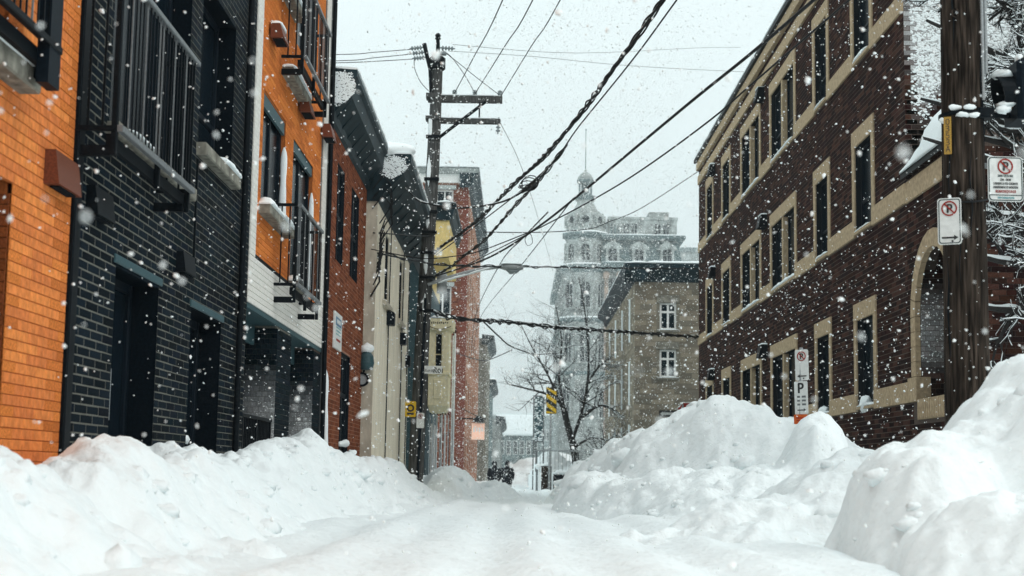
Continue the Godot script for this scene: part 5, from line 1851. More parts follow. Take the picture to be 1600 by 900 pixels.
	cable("jumper wire from the pole's head to the middle insulator", [[-1.95, 11.47, -36.0], [-1.7, 11.28, -36.0], [-1.38, 10.85, -36.0], [-1.12, 10.4, -36.0]], 0.009)
	cable("jumper wire from the pole's head to the right insulator", [[-1.9, 11.43, -36.0], [-1.5, 11.12, -36.0], [-1.0, 10.72, -36.0], [-0.52, 10.36, -36.0]], 0.009)
	cable("jumper wire looping down left of the pole's head", [[-2.62, 11.23, -36.0], [-2.6, 10.98, -36.0], [-2.45, 10.65, -36.0], [-2.2, 10.38, -36.0]], 0.009)
	# the splice where several cables are bundled
	var s := thing("cable_splice", "tangled knot of spliced cables hanging in mid air over the street", "cable splice", Vector3(0.3, 5.95, -25.0))
	for k in 4:
		var mb := MB.new()
		var pts := []
		for j in 13:
			var a := TAU * j / 12.0
			pts.append(Vector3(0.18 + 0.14 * cos(a) + 0.02 * k - 0.05, 6.0 + (0.03 + 0.02 * k) * sin(a) + 0.06 * cos(a) * (1.0 - 0.4 * k) + 0.02 * k, -25.1 - 0.25 * cos(a + k * 0.7)))
		mb.tube(pts, same(0.009, 13), 5)
		put("loop", mb, M.cable_rubber, s)
	var bx := MB.new()
	bx.tube([Vector3(0.05, 5.98, -25.5), Vector3(0.15, 6.0, -25.2), Vector3(0.30, 6.06, -24.8)], [0.03, 0.05, 0.03], 7)
	put("sleeve", bx, M.cable_rubber, s)
	var lp := thing("cable_loop", "small slack loop hanging where two lines cross, below the tangled splice", "cable", Vector3(0.25, 5.1, -25.7))
	var lm := MB.new()
	lm.tube(spline([Vector3(0.2, 5.33, -25.88), Vector3(0.12, 5.22, -25.85), Vector3(0.16, 5.10, -25.8), Vector3(0.24, 5.13, -25.8), Vector3(0.24, 5.25, -25.85), Vector3(0.2, 5.33, -25.88)], 4), same(0.006, 21), 4)
	put("loop", lm, M.cable_rubber, lp)


func insulator(parent: Node3D, a: Vector3, b: Vector3) -> void:
	var mb := MB.new()
	mb.bar(a, b, 0.018, 6)
	for k in 4:
		var c := a.lerp(b, 0.2 + 0.2 * k)
		var d := (b - a).normalized() * 0.03
		mb.tube([c - d, c - d * 0.4, c + d * 0.4, c + d], [0.02, 0.055, 0.06, 0.02], 8)
	put("insulator", mb, M.ceramic, parent)


func far_pole() -> void:
	var z := -36.0
	var p := thing("utility_pole", "tall leaning wooden utility pole with two crossarms, in front of the dark teal house", "utility pole", Vector3(-2.36, 0.4, z))
	var n := near_face(z)
	var mb := MB.new()
	mb.tube([Vector3(-2.37, 0.2, z), Vector3(-2.26, 4.5, z), Vector3(-2.10, 8.7, z), Vector3(-2.04, 11.2, z)], [0.19, 0.175, 0.16, 0.13], 14)
	put("shaft", mb, M.pole_wood, p)
	var tp := MB.new()
	tp.tube([Vector3(-2.03, 11.1, z), Vector3(-2.05, 11.75, z)], [0.06, 0.045], 8)
	tp.lathe(Vector3(-2.05, 11.72, z), [[0.0, 0.0], [0.08, 0.02], [0.05, 0.07], [0.08, 0.1], [0.04, 0.16], [0.0, 0.18]], 8)
	put("top_pin", tp, M.black_metal, p)
	var st := MB.new()
	st.tube([Vector3(-2.18, 10.2, z + 0.14), Vector3(-2.22, 10.95, z + 0.10), Vector3(-2.38, 11.6, z + 0.05)], [0.03, 0.045, 0.055], 7)
	put("side_post", st, M.black_metal, p)
	var cl := MB.new()
	cl.lathe(Vector3(-2.05, 10.95, z), [[0.16, 0.0], [0.20, 0.03], [0.20, 0.3], [0.15, 0.34]], 10)
	cl.fbox(n, -2.2, -1.88, 11.0, 11.12, 0.0, 0.24)
	put("clamp", cl, M.black_metal, p)
	for q in [[11.48, -2.40], [11.36, -2.36], [11.23, -2.33]]:
		insulator(p, Vector3(q[1], q[0] + 0.03, z + 0.05), Vector3(q[1] - 0.34, q[0], z + 0.02))
	insulator(p, Vector3(-2.0, 11.52, z), Vector3(-1.62, 11.5, z))
	insulator(p, Vector3(-2.0, 11.38, z), Vector3(-1.82, 11.37, z))
	for q in [[10.28, 0.085, -0.44], [9.73, 0.062, -0.48]]:
		var ar := MB.new()
		ar.cbox(n, -2.27, q[2], q[0] - q[1], q[0] + q[1], -0.26, -0.13, 0.012)
		ar.cbox(n, -2.30, -1.96, q[0] - q[1] * 0.7, q[0] + q[1] * 0.7, -0.14, 0.19, 0.012)
		put("crossarm", ar, M.pole_wood, p)
		var sn := MB.new()
		snow_strip(sn, n, -2.2, q[2], q[0] + q[1], -0.26, -0.13, 0.035, 0.1)
		put("arm_snow", sn, M.cap_snow, p)
	var br := MB.new()
	br.tube([Vector3(-2.02, 9.25, z - 0.1), Vector3(-0.86, 10.2, z - 0.12)], [0.042, 0.042], 6)
	br.bar(Vector3(-1.0, 9.78, z - 0.18), Vector3(-1.0, 10.2, z - 0.18), 0.02)
	put("brace", br, M.black_metal, p)
	for x in [-1.62, -1.12, -0.5]:
		insulator(p, Vector3(x, 10.34, z - 0.2), Vector3(x, 10.52, z - 0.2))
	insulator(p, Vector3(-0.52, 9.84, z - 0.2), Vector3(-0.54, 9.42, z - 0.2))
	for y in [9.25, 8.2, 7.4, 6.9, 6.4, 5.8, 5.0]:
		var bolts := MB.new()
		bolts.cbox(n, -2.36 + 0.02 * (y - 5.0), -2.0 + 0.02 * (y - 5.0), y - 0.035, y + 0.035, 0.10, 0.23, 0.01)
		put("bolt_band", bolts, M.black_metal, p)
	var cond := MB.new()
	cond.bar(Vector3(-2.30, 0.3, z + 0.2), Vector3(-2.20, 5.3, z + 0.19), 0.035, 8)
	put("conduit", cond, M.blue_black, p)
	var tr := MB.new()
	tr.lathe(Vector3(-1.82, 5.42, z), [[0.0, 0.0], [0.12, 0.02], [0.13, 0.45], [0.08, 0.55], [0.0, 0.58]], 10)
	put("junction_can", tr, M.galvanised, p)
	var sp := MB.new()
	for k in 5:
		snow_lump(sp, Vector3(-2.22 + 0.01 * k, 5.1 + 1.1 * k, z + 0.17), Vector3(0.05, 0.3, 0.02), k)
	setting(put("stuck_snow", sp, M.cap_snow, p), "stuff")
	# street lamp on the same pole
	var l := thing("street_lamp", "pale street lamp arm reaching right from the utility pole, its oval head over the street", "street lamp", Vector3(-2.0, 5.6, z))
	var a := MB.new()
	a.tube(spline([Vector3(-2.15, 5.62, z + 0.2), Vector3(-1.6, 5.82, z + 0.2), Vector3(-1.0, 5.99, z + 0.2), Vector3(-0.4, 6.08, z + 0.2)], 4), same(0.04, 13), 8)
	put("arm", a, M.galvanised, l)
	var h := MB.new()
	h.skin([ellipse(Vector3(-0.42, 6.08, z + 0.2), 0.05, 0.05), ellipse(Vector3(-0.3, 6.07, z + 0.2), 0.075, 0.12), ellipse(Vector3(-0.1, 6.07, z + 0.2), 0.085, 0.16), ellipse(Vector3(0.08, 6.06, z + 0.2), 0.06, 0.12), ellipse(Vector3(0.14, 6.06, z + 0.2), 0.03, 0.05)])
	put("lamp_head", h, M.galvanised, l)
	var g := MB.new()
	g.skin([ellipse(Vector3(-0.28, 6.02, z + 0.2), 0.03, 0.06), ellipse(Vector3(-0.18, 5.97, z + 0.2), 0.07, 0.12), ellipse(Vector3(-0.02, 5.98, z + 0.2), 0.06, 0.11), ellipse(Vector3(0.06, 6.02, z + 0.2), 0.02, 0.05)])
	put("lamp_glass", g, M.ceramic, l)
	var ls := MB.new()
	snow_strip(ls, n, -1.9, -0.4, 5.98, 0.15, 0.25, 0.06, 0.1)
	ls.v = Transform3D(Basis.IDENTITY, Vector3(0, 0.0, 0)) * ls.v
	for k in ls.v.size():
		ls.v[k].y += (ls.v[k].x + 0.4) * 0.30 + 0.13
	snow_strip(ls, n, -0.4, 0.1, 6.14, 0.08, 0.32, 0.05, 0.06)
	put("arm_snow", ls, M.cap_snow, l)
	# signs hung on the pole
	var y := thing("yellow_sign", "small yellow sign at the left edge of the far utility pole", "sign", Vector3(-2.52, 2.45, z + 0.24))
	var t := near_face(z + 0.24)
	var yb := MB.new()
	yb.extrude(rounded(-2.62, -2.36, 2.45, 2.82, 0.03), t, -0.01, 0.01)
	put("plate", yb, M.sign_yellow, y)
	var yg := MB.new()
	yg.ring(t, Vector2(-2.49, 2.66), 0.05, 0.09, 0.01, 0.016, Color.WHITE, 16)
	yg.fbox(t, -2.57, -2.41, 2.50, 2.55, 0.01, 0.016)
	put("symbol", yg, M.sign_black, y)
	parking_sign("small no parking sign on the far utility pole", Transform3D(Basis.IDENTITY, Vector3(-2.25, 2.37, z + 0.25)), 0.18, 0.36, 0, 0.0)
	var r := thing("street_name_sign", "small white street name plate fixed across the far utility pole", "sign", Vector3(-1.97, 3.5, z + 0.26))
	var rt := Transform3D(Basis.IDENTITY, Vector3(-1.97, 3.575, z + 0.26))
	var rb := MB.new()
	rb.extrude(rounded(-0.21, 0.21, -0.095, 0.095, 0.01), rt, -0.01, 0.01)
	put("plate", rb, M.sign_white, r)
	lettering(r, "Rue du", 0.07, rt * Transform3D(Basis.IDENTITY, Vector3(-0.09, -0.02, 0.012)), M.sign_black, "Droid Sans", false, 0.75)
	lettering(r, "Roi", 0.13, rt * Transform3D(Basis.IDENTITY, Vector3(0.115, -0.01, 0.012)), M.sign_black, "Droid Sans", true, 0.9)


func ellipse(at: Vector3, ry: float, rz: float) -> Array:
	var out := []
	for k in 12:
		var a := TAU * k / 12.0
		out.append(at + Vector3(0, cos(a) * ry, sin(a) * rz))
	return out


func rounded(x0: float, x1: float, y0: float, y1: float, r: float) -> PackedVector2Array:
	var p := PackedVector2Array()
	for q in [[x1 - r, y0 + r, -PI / 2], [x1 - r, y1 - r, 0.0], [x0 + r, y1 - r, PI / 2], [x0 + r, y0 + r, PI]]:
		for k in 5:
			var a: float = q[2] + PI / 2 * k / 4.0
			p.append(Vector2(q[0] + cos(a) * r, q[1] + sin(a) * r))
	return p


func no_parking_symbol(o: Node3D, t: Transform3D, c: Vector2, r: float) -> void:
	var ring := MB.new()
	ring.ring(t, c, r * 0.82, r, 0.002, 0.006)
	put("red_ring", ring, M.sign_red, o)
	lettering(o, "P", r * 1.15, t * Transform3D(Basis.IDENTITY, Vector3(c.x, c.y - r * 0.02, 0.006)), M.sign_black, "Droid Sans", true)
	var bar := MB.new()
	var d := Vector2(r * 0.64, -r * 0.64)
	var w := Vector2(0.062, 0.062) * r
	var poly := PackedVector2Array([c - d - w, c - d + w, c + d + w, c + d - w])
	bar.extrude(poly, t, 0.002, 0.009)
	put("red_bar", bar, M.sign_red, o)


# no-parking plate in the plane of t, centred on it; arrow: -1 left, 1 right, 0 none
func parking_sign(label: String, t: Transform3D, w: float, h: float, arrow: int, edge := 0.012) -> Node3D:
	var o := thing("parking_sign", label, "sign", t.origin)
	var pl := MB.new()
	pl.extrude(rounded(-w / 2, w / 2, -h / 2, h / 2, w * 0.13), t, -0.004, 0.0)
	put("plate", pl, M.sign_white, o)
	if edge > 0.0:
		var e := MB.new()
		var a := rounded(-w / 2 + edge, w / 2 - edge, -h / 2 + edge, h / 2 - edge, w * 0.11)
		var b := rounded(-w / 2 + edge * 1.9, w / 2 - edge * 1.9, -h / 2 + edge * 1.9, h / 2 - edge * 1.9, w * 0.095)
		for k in a.size():
			var j := (k + 1) % a.size()
			e.quad(t * Vector3(a[k].x, a[k].y, 0.002), t * Vector3(a[j].x, a[j].y, 0.002), t * Vector3(b[j].x, b[j].y, 0.002), t * Vector3(b[k].x, b[k].y, 0.002), t.basis.z)
		put("border", e, M.sign_green, o)
	no_parking_symbol(o, t, Vector2(0, h / 2 - w * 0.46), w * 0.33)
	if arrow:
		var ar := MB.new()
		var s := float(arrow) * w
		var y := -h / 2 + w * 0.30
		ar.extrude(PackedVector2Array([Vector2(-0.33 * s, y - 0.035 * w), Vector2(0.18 * s, y - 0.035 * w), Vector2(0.18 * s, y - 0.11 * w), Vector2(0.36 * s, y), Vector2(0.18 * s, y + 0.11 * w), Vector2(0.18 * s, y + 0.035 * w), Vector2(-0.33 * s, y + 0.035 * w)]), t, 0.001, 0.004)
		put("arrow", ar, M.sign_black, o)
		var bt := MB.new()
		bt.ring(t, Vector2(0.02, y - w * 0.16), 0.0, w * 0.045, 0.0, 0.008, Color.WHITE, 10)
		put("bolt", bt, M.sign_black, o)
	return o


func near_pole() -> void:
	var z := -11.4
	var p := thing("utility_pole", "thick weathered wooden utility pole rising out of the snow at the right, carrying parking signs", "utility pole", Vector3(3.42, 1.2, z))
	var mb := MB.new()
	# a slightly uneven round shaft with long checks in the wood
	var rings := []
	var f := FastNoiseLite.new()
	f.seed = 31
	f.frequency = 1.0
	for k in 40:
		var y := 0.3 + k * 0.24
		var ring := []
		for s in 40:
			var a := TAU * s / 40.0
			var groove := 0.010 * f.get_noise_2d(cos(a) * 6.0 + 20.0, sin(a) * 6.0 + y * 0.05) - 0.012 * smoothstep(0.25, 0.6, f.get_noise_2d(a * 9.0, y * 0.12 + 40.0))
			var r := 0.176 - 0.0012 * k + groove
			ring.append(Vector3(3.41 + 0.004 * y + cos(a) * r, y, z + sin(a) * r))
		rings.append(ring)
	mb.skin(rings)
	put("shaft", mb, M.old_wood, p)
	for q in [[3.548, 4.08, 9.0, 0.012, 0.135], [3.583, 4.30, 9.0, 0.016, 0.10]]:
		var c := MB.new()
		c.bar(Vector3(q[0], q[1], z + q[4]), Vector3(q[0] + 0.012, q[2], z + q[4]), q[3], 8)
		put("conduit", c, M.galvanised, p)
	var bd := MB.new()
	bd.lathe(Vector3(3.427, 3.98, z), [[0.172, -0.016], [0.184, -0.012], [0.184, 0.012], [0.172, 0.016]], 28)
	bd.cbox(near_face(z), 3.50, 3.62, 3.94, 4.02, 0.06, 0.17, 0.01)
	put("strap", bd, M.black_metal, p)
	var sn := MB.new()
	for q in [[3.33, 4.02, 0.13, 0.06], [3.38, 3.96, 0.165, 0.05], [3.43, 4.015, 0.175, 0.05], [3.46, 3.955, 0.17, 0.05], [3.26, 3.93, 0.07, 0.04]]:
		snow_lump(sn, Vector3(q[0], q[1], z + q[2]), Vector3(q[3], 0.022, 0.022), int(q[0] * 100))
	setting(put("strap_snow", sn, M.cap_snow, p), "stuff")
	var kn := MB.new()
	kn.ring(near_face(z), Vector2(3.34, 4.76), 0.018, 0.034, 0.145, 0.165, Color.WHITE, 14)
	put("knot", kn, M.old_wood, p)
	var sta := MB.new()
	for k in 34:
		var an := rng.randf_range(0.25, 2.9)
		var yy := rng.randf_range(2.0, 3.7)
		var at := Vector3(3.41 + 0.004 * yy + cos(an) * 0.176, yy, z + sin(an) * 0.176)
		sta.bar(at, at + Vector3(rng.randf_range(-0.012, 0.012), rng.randf_range(-0.01, 0.01), 0.004), 0.0018, 4)
	setting(put("staples", sta, M.galvanised, p), "stuff")
	var crk := MB.new()
	for k in 9:
		var an := rng.randf_range(0.35, 2.8)
		var yy := rng.randf_range(1.4, 4.6)
		var pts := []
		for j in 7:
			var a2 := an + 0.05 * sin(j * 1.7 + k)
			pts.append(Vector3(3.41 + 0.004 * (yy + j * 0.12) + cos(a2) * 0.1735, yy + j * 0.12, z + sin(a2) * 0.1735))
		crk.tube(pts, [0.001, 0.003, 0.0045, 0.005, 0.0045, 0.003, 0.001], 4)
	setting(put("cracks", crk, M.dark_inside, p), "stuff")
	var wire := MB.new()
	wire.tube(spline([Vector3(3.25, 3.30, z + 0.08), Vector3(3.42, 3.28, z + 0.18), Vector3(3.56, 3.31, z + 0.12), Vector3(3.60, 3.34, z + 0.02)], 4), same(0.007, 13), 5)
	put("wire_tie", wire, M.cable_rubber, p)
	# yellow number tag
	var tg := thing("number_tag", "narrow yellow number tag on the left side of the thick wooden pole", "tag", Vector3(3.285, 3.65, z + 0.12))
	var tt := Transform3D(Basis(Vector3.UP, deg_to_rad(-18)), Vector3(3.268, 3.80, z + 0.135))
	var tb := MB.new()
	tb.extrude(rounded(-0.028, 0.028, -0.145, 0.145, 0.004), tt, -0.006, 0.0)
	put("plate", tb, M.tag_yellow, tg)
	var digits := "0353A"
	for k in 5:
		lettering(tg, digits[k], 0.046, tt * Transform3D(Basis.IDENTITY, Vector3(0.0, 0.105 - k * 0.053, 0.001)), M.sign_black, "Droid Sans Mono", true)
	# the two plates
	var t1 := Transform3D(Basis(Vector3.UP, deg_to_rad(-24)), Vector3(3.250, 3.125, z + 0.20))
	parking_sign("no parking sign with a right pointing arrow on the thick wooden pole", t1, 0.175, 0.355, 1, 0.008)
	var o := thing("parking_sign", "no parking sign with lines of small print, right of the thick wooden pole", "sign", Vector3(3.735, 3.48, z + 0.1))
	var t2 := Transform3D(Basis(Vector3.UP, deg_to_rad(3)), Vector3(3.712, 3.475, z + 0.1))
	var pl := MB.new()
	pl.extrude(rounded(-0.137, 0.137, -0.175, 0.175, 0.03), t2, -0.004, 0.0)
	put("plate", pl, M.sign_white, o)
	var e := MB.new()
	var a := rounded(-0.131, 0.131, -0.169, 0.169, 0.027)
	var b := rounded(-0.123, 0.123, -0.161, 0.161, 0.022)
	for k in a.size():
		var j := (k + 1) % a.size()
		e.quad(t2 * Vector3(a[k].x, a[k].y, 0.002), t2 * Vector3(a[j].x, a[j].y, 0.002), t2 * Vector3(b[j].x, b[j].y, 0.002), t2 * Vector3(b[k].x, b[k].y, 0.002), t2.basis.z)
	e.fbox(t2, -0.125, 0.125, -0.128, -0.122, 0.0005, 0.003)
	put("border", e, M.sign_green, o)
	no_parking_symbol(o, t2, Vector2(0, 0.098), 0.06)
	for q in [["DANS CETTE RUE", 0.024, 0.0175, "sign_green", 0.62], ["23H - 6H30", -0.006, 0.0175, "sign_black", 0.68], ["LORSQUE LE FEU CLIGNOTE", -0.036, 0.0175, "sign_black", 0.60], ["DENEIGEMENT ET ENTRETIEN", -0.065, 0.0175, "sign_black", 0.56], ["REMORQUAGE", -0.097, 0.021, "sign_red", 0.80], ["INFORMATION", -0.146, 0.0145, "sign_teal", 0.9]]:
		lettering(o, q[0], q[2], t2 * Transform3D(Basis.IDENTITY, Vector3(0, q[1], 0.002)), M[q[3]], "Droid Sans", true, q[4])
	var bk := MB.new()
	bk.cbox(near_face(z + 0.09), 3.56, 3.72, 3.56, 3.60, -0.03, 0.0, 0.004)
	put("bracket", bk, M.galvanised, o)
	# flashing beacon
	var s := thing("signal_beacon", "dark hooded signal light capped with snow at the photo's right edge", "signal light", Vector3(3.9, 4.1, z))
	var hz := near_face(z + 0.05)
	var hb := MB.new()
	hb.cbox(hz, 3.79, 4.16, 3.93, 4.38, -0.18, 0.16, 0.03)
	hb.hexa([hz * Vector3(3.79, 4.38, -0.18), hz * Vector3(4.16, 4.38, -0.18), hz * Vector3(4.16, 4.38, 0.13), hz * Vector3(3.79, 4.38, 0.13), hz * Vector3(3.95, 4.47, -0.15), hz * Vector3(4.16, 4.47, -0.15), hz * Vector3(4.16, 4.47, 0.1), hz * Vector3(3.95, 4.47, 0.1)])
	put("housing", hb, M.blue_black, s)
	var vr := MB.new()
	var inner := []
	for side in 2:
		var rr := 0.135 if side == 0 else 0.122
		var list := []
		for k in 19:
			var an := deg_to_rad(-50.0 + 280.0 * k / 18.0)
			list.append(Vector2(cos(an) * rr, sin(an) * rr))
		inner.append(list)
	for k in 18:
		var out_at := 3.64 + 0.07 * absf(k - 9) / 9.0
		var pts := []
		for x in [3.79, out_at]:
			for q in [inner[0][k], inner[0][k + 1], inner[1][k + 1], inner[1][k]]:
				pts.append(Vector3(x, 4.15 + q.y, z + 0.05 + q.x))
		vr.hexa([pts[0], pts[1], pts[2], pts[3], pts[4], pts[5], pts[6], pts[7]])
	put("visor", vr, M.black_metal, s)
	var ln := MB.new()
	ln.skin([disc(3.79, 4.15, z + 0.05, 0.12), disc(3.765, 4.15, z + 0.05, 0.09), disc(3.755, 4.15, z + 0.05, 0.03)])
	put("lens", ln, M.lens_amber, s)
	for q in [[Vector3(3.71, 4.30, z + 0.06), Vector3(0.085, 0.035, 0.11)], [Vector3(3.73, 4.055, z + 0.10), Vector3(0.075, 0.028, 0.07)], [Vector3(3.70, 4.01, z + 0.12), Vector3(0.06, 0.03, 0.06)], [Vector3(4.02, 4.485, z + 0.03), Vector3(0.11, 0.03, 0.12)], [Vector3(3.83, 4.41, z + 0.12), Vector3(0.03, 0.04, 0.06)]]:
		var sc := MB.new()
		snow_lump(sc, q[0], q[1], int(q[0].x * 100))
		put("snow_cap", sc, M.cap_snow, s)
	var ab := MB.new()
	ab.bar(Vector3(3.45, 4.0, z - 0.02), Vector3(3.95, 4.0, z - 0.02), 0.025, 8)
	ab.bar(Vector3(3.95, 3.75, z - 0.02), Vector3(3.95, 3.95, z - 0.02), 0.03, 8)
	put("arm", ab, M.black_metal, s)


func disc(x: float, y: float, z: float, r: float) -> Array:
	var out := []
	for k in 14:
		var a := TAU * k / 14.0
		out.append(Vector3(x, y + cos(a) * r, z + sin(a) * r))
	return out


func street_signs() -> void:
	# parking plates on a post in front of the brown brick building
	var z := -17.5
	var po := thing("sign_post", "thin steel post half buried behind the right snow heap, carrying two parking plates", "post", Vector3(3.31, 0.6, z))
	var pm := MB.new()
	pm.bar(Vector3(3.29, 0.5, z - 0.03), Vector3(3.325, 2.69, z - 0.03), 0.022, 8)
	put("shaft", pm, M.galvanised, po)
	var tl := Transform3D(Basis(Vector3.FORWARD, deg_to_rad(-1.5)) * Basis(Vector3.UP, deg_to_rad(-38)), Vector3(3.325, 2.485, z))
	var upper := parking_sign("upper plate on the thin post, a no parking sign with a left pointing arrow", tl, 0.17, 0.36, -1, 0.0)
	upper.name = "parking_sign"
	var o := thing("parking_sign", "lower plate on the thin post, a black P over small print", "sign", Vector3(3.31, 2.15, z))
	var t := Transform3D(Basis(Vector3.FORWARD, deg_to_rad(-1.5)) * Basis(Vector3.UP, deg_to_rad(-38)), Vector3(3.315, 2.105, z))
	var pl := MB.new()
	pl.extrude(rounded(-0.085, 0.085, -0.19, 0.19, 0.015), t, -0.004, 0.0)
	put("plate", pl, M.sign_white, o)
	lettering(o, "P", 0.12, t * Transform3D(Basis.IDENTITY, Vector3(-0.005, 0.11, 0.001)), M.sign_black, "Droid Sans", true)
	for k in 3:
		var ln := MB.new()
		ln.fbox(t, -0.05, -0.015, 0.0 - k * 0.045, 0.022 - k * 0.045, 0.0005, 0.003)
		ln.fbox(t, 0.01, 0.06, 0.0 - k * 0.045, 0.022 - k * 0.045, 0.0005, 0.003)
		put("print_line", ln, M.grey_metal, o)
	var ar := MB.new()
	ar.fbox(t, -0.05, 0.03, -0.150, -0.138, 0.0005, 0.003)
	ar.extrude(PackedVector2Array([Vector2(0.03, -0.165), Vector2(0.06, -0.144), Vector2(0.03, -0.123)]), t, 0.0005, 0.003)
	put("arrow", ar, M.sign_black, o)
	var og := thing("orange_plate", "small orange plate under the two parking plates, touching the snow", "sign", Vector3(3.3, 1.86, z))
	var to := Transform3D(t.basis, Vector3(3.306, 1.855, z))
	var om := MB.new()
	om.extrude(rounded(-0.085, 0.085, -0.055, 0.055, 0.012), to, -0.004, 0.0)
	put("plate", om, M.sign_orange, og)
	var op := MB.new()
	op.fbox(to, -0.05, 0.04, 0.01, 0.02, 0.0005, 0.003)
	op.fbox(to, -0.05, 0.02, -0.02, -0.01, 0.0005, 0.003)
	put("print_line", op, M.sign_red, og)
	# hazard marker
	z = -62.0
	var hm := thing("hazard_marker", "black and yellow striped hazard marker on a grey post before the bare tree", "road sign", Vector3(1.46, 0.4, z))
	var hp := MB.new()
	hp.bar(Vector3(1.42, 0.3, z - 0.05), Vector3(1.46, 4.6, z - 0.05), 0.05, 8)
	put("shaft", hp, M.galvanised, hm)
	var ht := Transform3D(Basis(Vector3.UP, deg_to_rad(-12)), Vector3(1.47, 4.14, z + 0.02))
	var pb := MB.new()
	pb.extrude(rounded(-0.22, 0.22, -0.56, 0.56, 0.04), ht, -0.02, 0.0)
	put("plate", pb, M.sign_black, hm)
	for k in 4:
		var sm := MB.new()
		var y := 0.50 - k * 0.36
		var poly := PackedVector2Array()
		for q in [Vector2(-0.21, y), Vector2(-0.21, y - 0.17), Vector2(0.21, y - 0.47), Vector2(0.21, y - 0.30)]:
			poly.append(Vector2(q.x, clampf(q.y + 0.15, -0.54, 0.54)))
		sm.extrude(poly, ht, 0.001, 0.008)
		put("stripe", sm, M.sign_yellow, hm)
	# framed panels left of it
	var fp := thing("framed_panel", "tall grey framed panel standing left of the striped hazard marker", "panel", Vector3(1.0, 0.4, z - 1))
	var ft := near_face(z - 1.0)
	var fm := MB.new()
	for x in [0.76, 1.18]:
		fm.fbox(ft, x - 0.025, x + 0.025, 0.4, 4.38, -0.025, 0.025)
	for y in [4.35, 2.45]:
		fm.fbox(ft, 0.785, 1.155, y - 0.025, y + 0.025, -0.024, 0.024)
	put("frame", fm, M.grey_metal, fp)
	var fg := MB.new()
	fg.fbox(ft, 0.79, 1.15, 2.48, 4.32, -0.01, 0.01)
	put("panel", fg, M.teal_metal, fp)
	var fs := MB.new()
	snow_specks(fs, ft, 0.8, 1.14, 2.5, 4.3, 0.011, 260, 0.035, func(_u: float, v: float) -> float: return 0.35 + 0.5 * smoothstep(3.2, 2.5, v))
	setting(put("stuck_snow", fs, M.cap_snow, fp), "stuff")
	# railing, low wall and post
	var rl := thing("street_railing", "pale picket railing on a low wall, below the striped hazard marker", "railing", Vector3(2.0, 0.4, -63))
	var rt := near_face(-63.0)
	var tr := MB.new()
	tr.cbox(rt, 0.86, 3.6, 2.06, 2.12, -0.03, 0.03, 0.01)
	put("top_rail", tr, M.galvanised, rl)
	for k in 18:
		var pk := MB.new()
		var x := 0.90 + k * 0.155
		var w := 0.045 if k == 0 else 0.010
		pk.fbox(rt, x - w, x + w, 1.2, 2.06, -w, w)
		put("picket", pk, M.grey_metal if k == 0 else M.galvanised, rl)
	var lw := MB.new()
	lw.fbox(rt, 1.62, 3.6, 0.3, 1.12, -0.4, 0.05)
	put("low_wall", lw, M.dark_inside, rl)
	var lws := MB.new()
	snow_strip(lws, rt, 1.55, 3.6, 1.12, -0.4, 0.1, 0.22, 0.1)
	put("wall_snow", lws, M.cap_snow, rl)
	var bx := thing("street_bin", "dark weathered box standing in the snow under the striped hazard marker", "box", Vector3(1.3, 0.4, -62.2))
	var bm := MB.new()
	var bt := near_face(-62.2)
	for k in 4:
		bm.cbox(bt, 1.10 + k * 0.106, 1.20 + k * 0.106, 0.3, 1.45, -0.3, 0.0, 0.01)
	put("box_wall", bm, M.old_wood, bx)
	var bs := MB.new()
	snow_strip(bs, bt, 1.04, 1.58, 1.45, -0.32, 0.03, 0.16, 0.06)
	put("snow_cap", bs, M.cap_snow, bx)
	var bo := thing("bollard", "grey steel bollard with snow on it, left of the dark box", "bollard", Vector3(0.93, 0.4, -61.6))
	var bb := MB.new()
	bb.tube([Vector3(0.93, 0.3, -61.6), Vector3(0.93, 1.28, -61.6), Vector3(0.93, 1.33, -61.6)], [0.07, 0.07, 0.03], 10)
	put("shaft", bb, M.grey_metal, bo)
	var bcap := MB.new()
	snow_lump(bcap, Vector3(0.96, 1.42, -61.6), Vector3(0.12, 0.12, 0.12), 9)
	put("snow_cap", bcap, M.cap_snow, bo)
	bcap = MB.new()
	bcap.tube([Vector3(1.0, 0.4, -61.55), Vector3(1.0, 0.9, -61.55), Vector3(0.97, 1.3, -61.57)], [0.05, 0.06, 0.04], 7)
	put("snow_cap", bcap, M.cap_snow, bo)
	# corner signs almost buried
	z = -49.5
	var cp := thing("corner_sign_post", "steel post buried in the snow at the far corner of the brown brick building", "post", Vector3(5.5, 0.4, z - 0.05))
	var cm := MB.new()
	cm.bar(Vector3(5.5, 0.3, z - 0.06), Vector3(5.5, 3.5, z - 0.06), 0.04, 8)
	put("shaft", cm, M.galvanised, cp)
	var stp := thing("stop_sign", "red octagonal sign showing only its top edge over the snow heap", "road sign", Vector3(5.55, 3.1, z))
	var oct := PackedVector2Array()
	var rim := PackedVector2Array()
	for k in 8:
		var a := TAU * (k + 0.5) / 8.0
		oct.append(Vector2(cos(a), sin(a)) * 0.33)
		rim.append(Vector2(cos(a), sin(a)) * 0.37)
	var tso := Transform3D(Basis(Vector3.UP, deg_to_rad(-20)), Vector3(5.62, 3.22, z))
	var sr := MB.new()
	sr.extrude(rim, tso, -0.01, 0.0)
	put("rim", sr, M.sign_white, stp)
	var sp := MB.new()
	sp.extrude(oct, tso, 0.001, 0.006)
	put("plate", sp, M.sign_red, stp)
	var ow := thing("one_way_sign", "black edged arrow sign half hidden by the snow heap, left of the red octagon", "road sign", Vector3(4.9, 3.1, z))
	var tow := Transform3D(Basis(Vector3.UP, deg_to_rad(-8)), Vector3(4.98, 3.17, z - 0.1))
	var wp := MB.new()
	wp.extrude(rounded(-0.26, 0.4, -0.11, 0.11, 0.02), tow, -0.01, 0.0)
	put("plate", wp, M.sign_black, ow)
	var wa := MB.new()
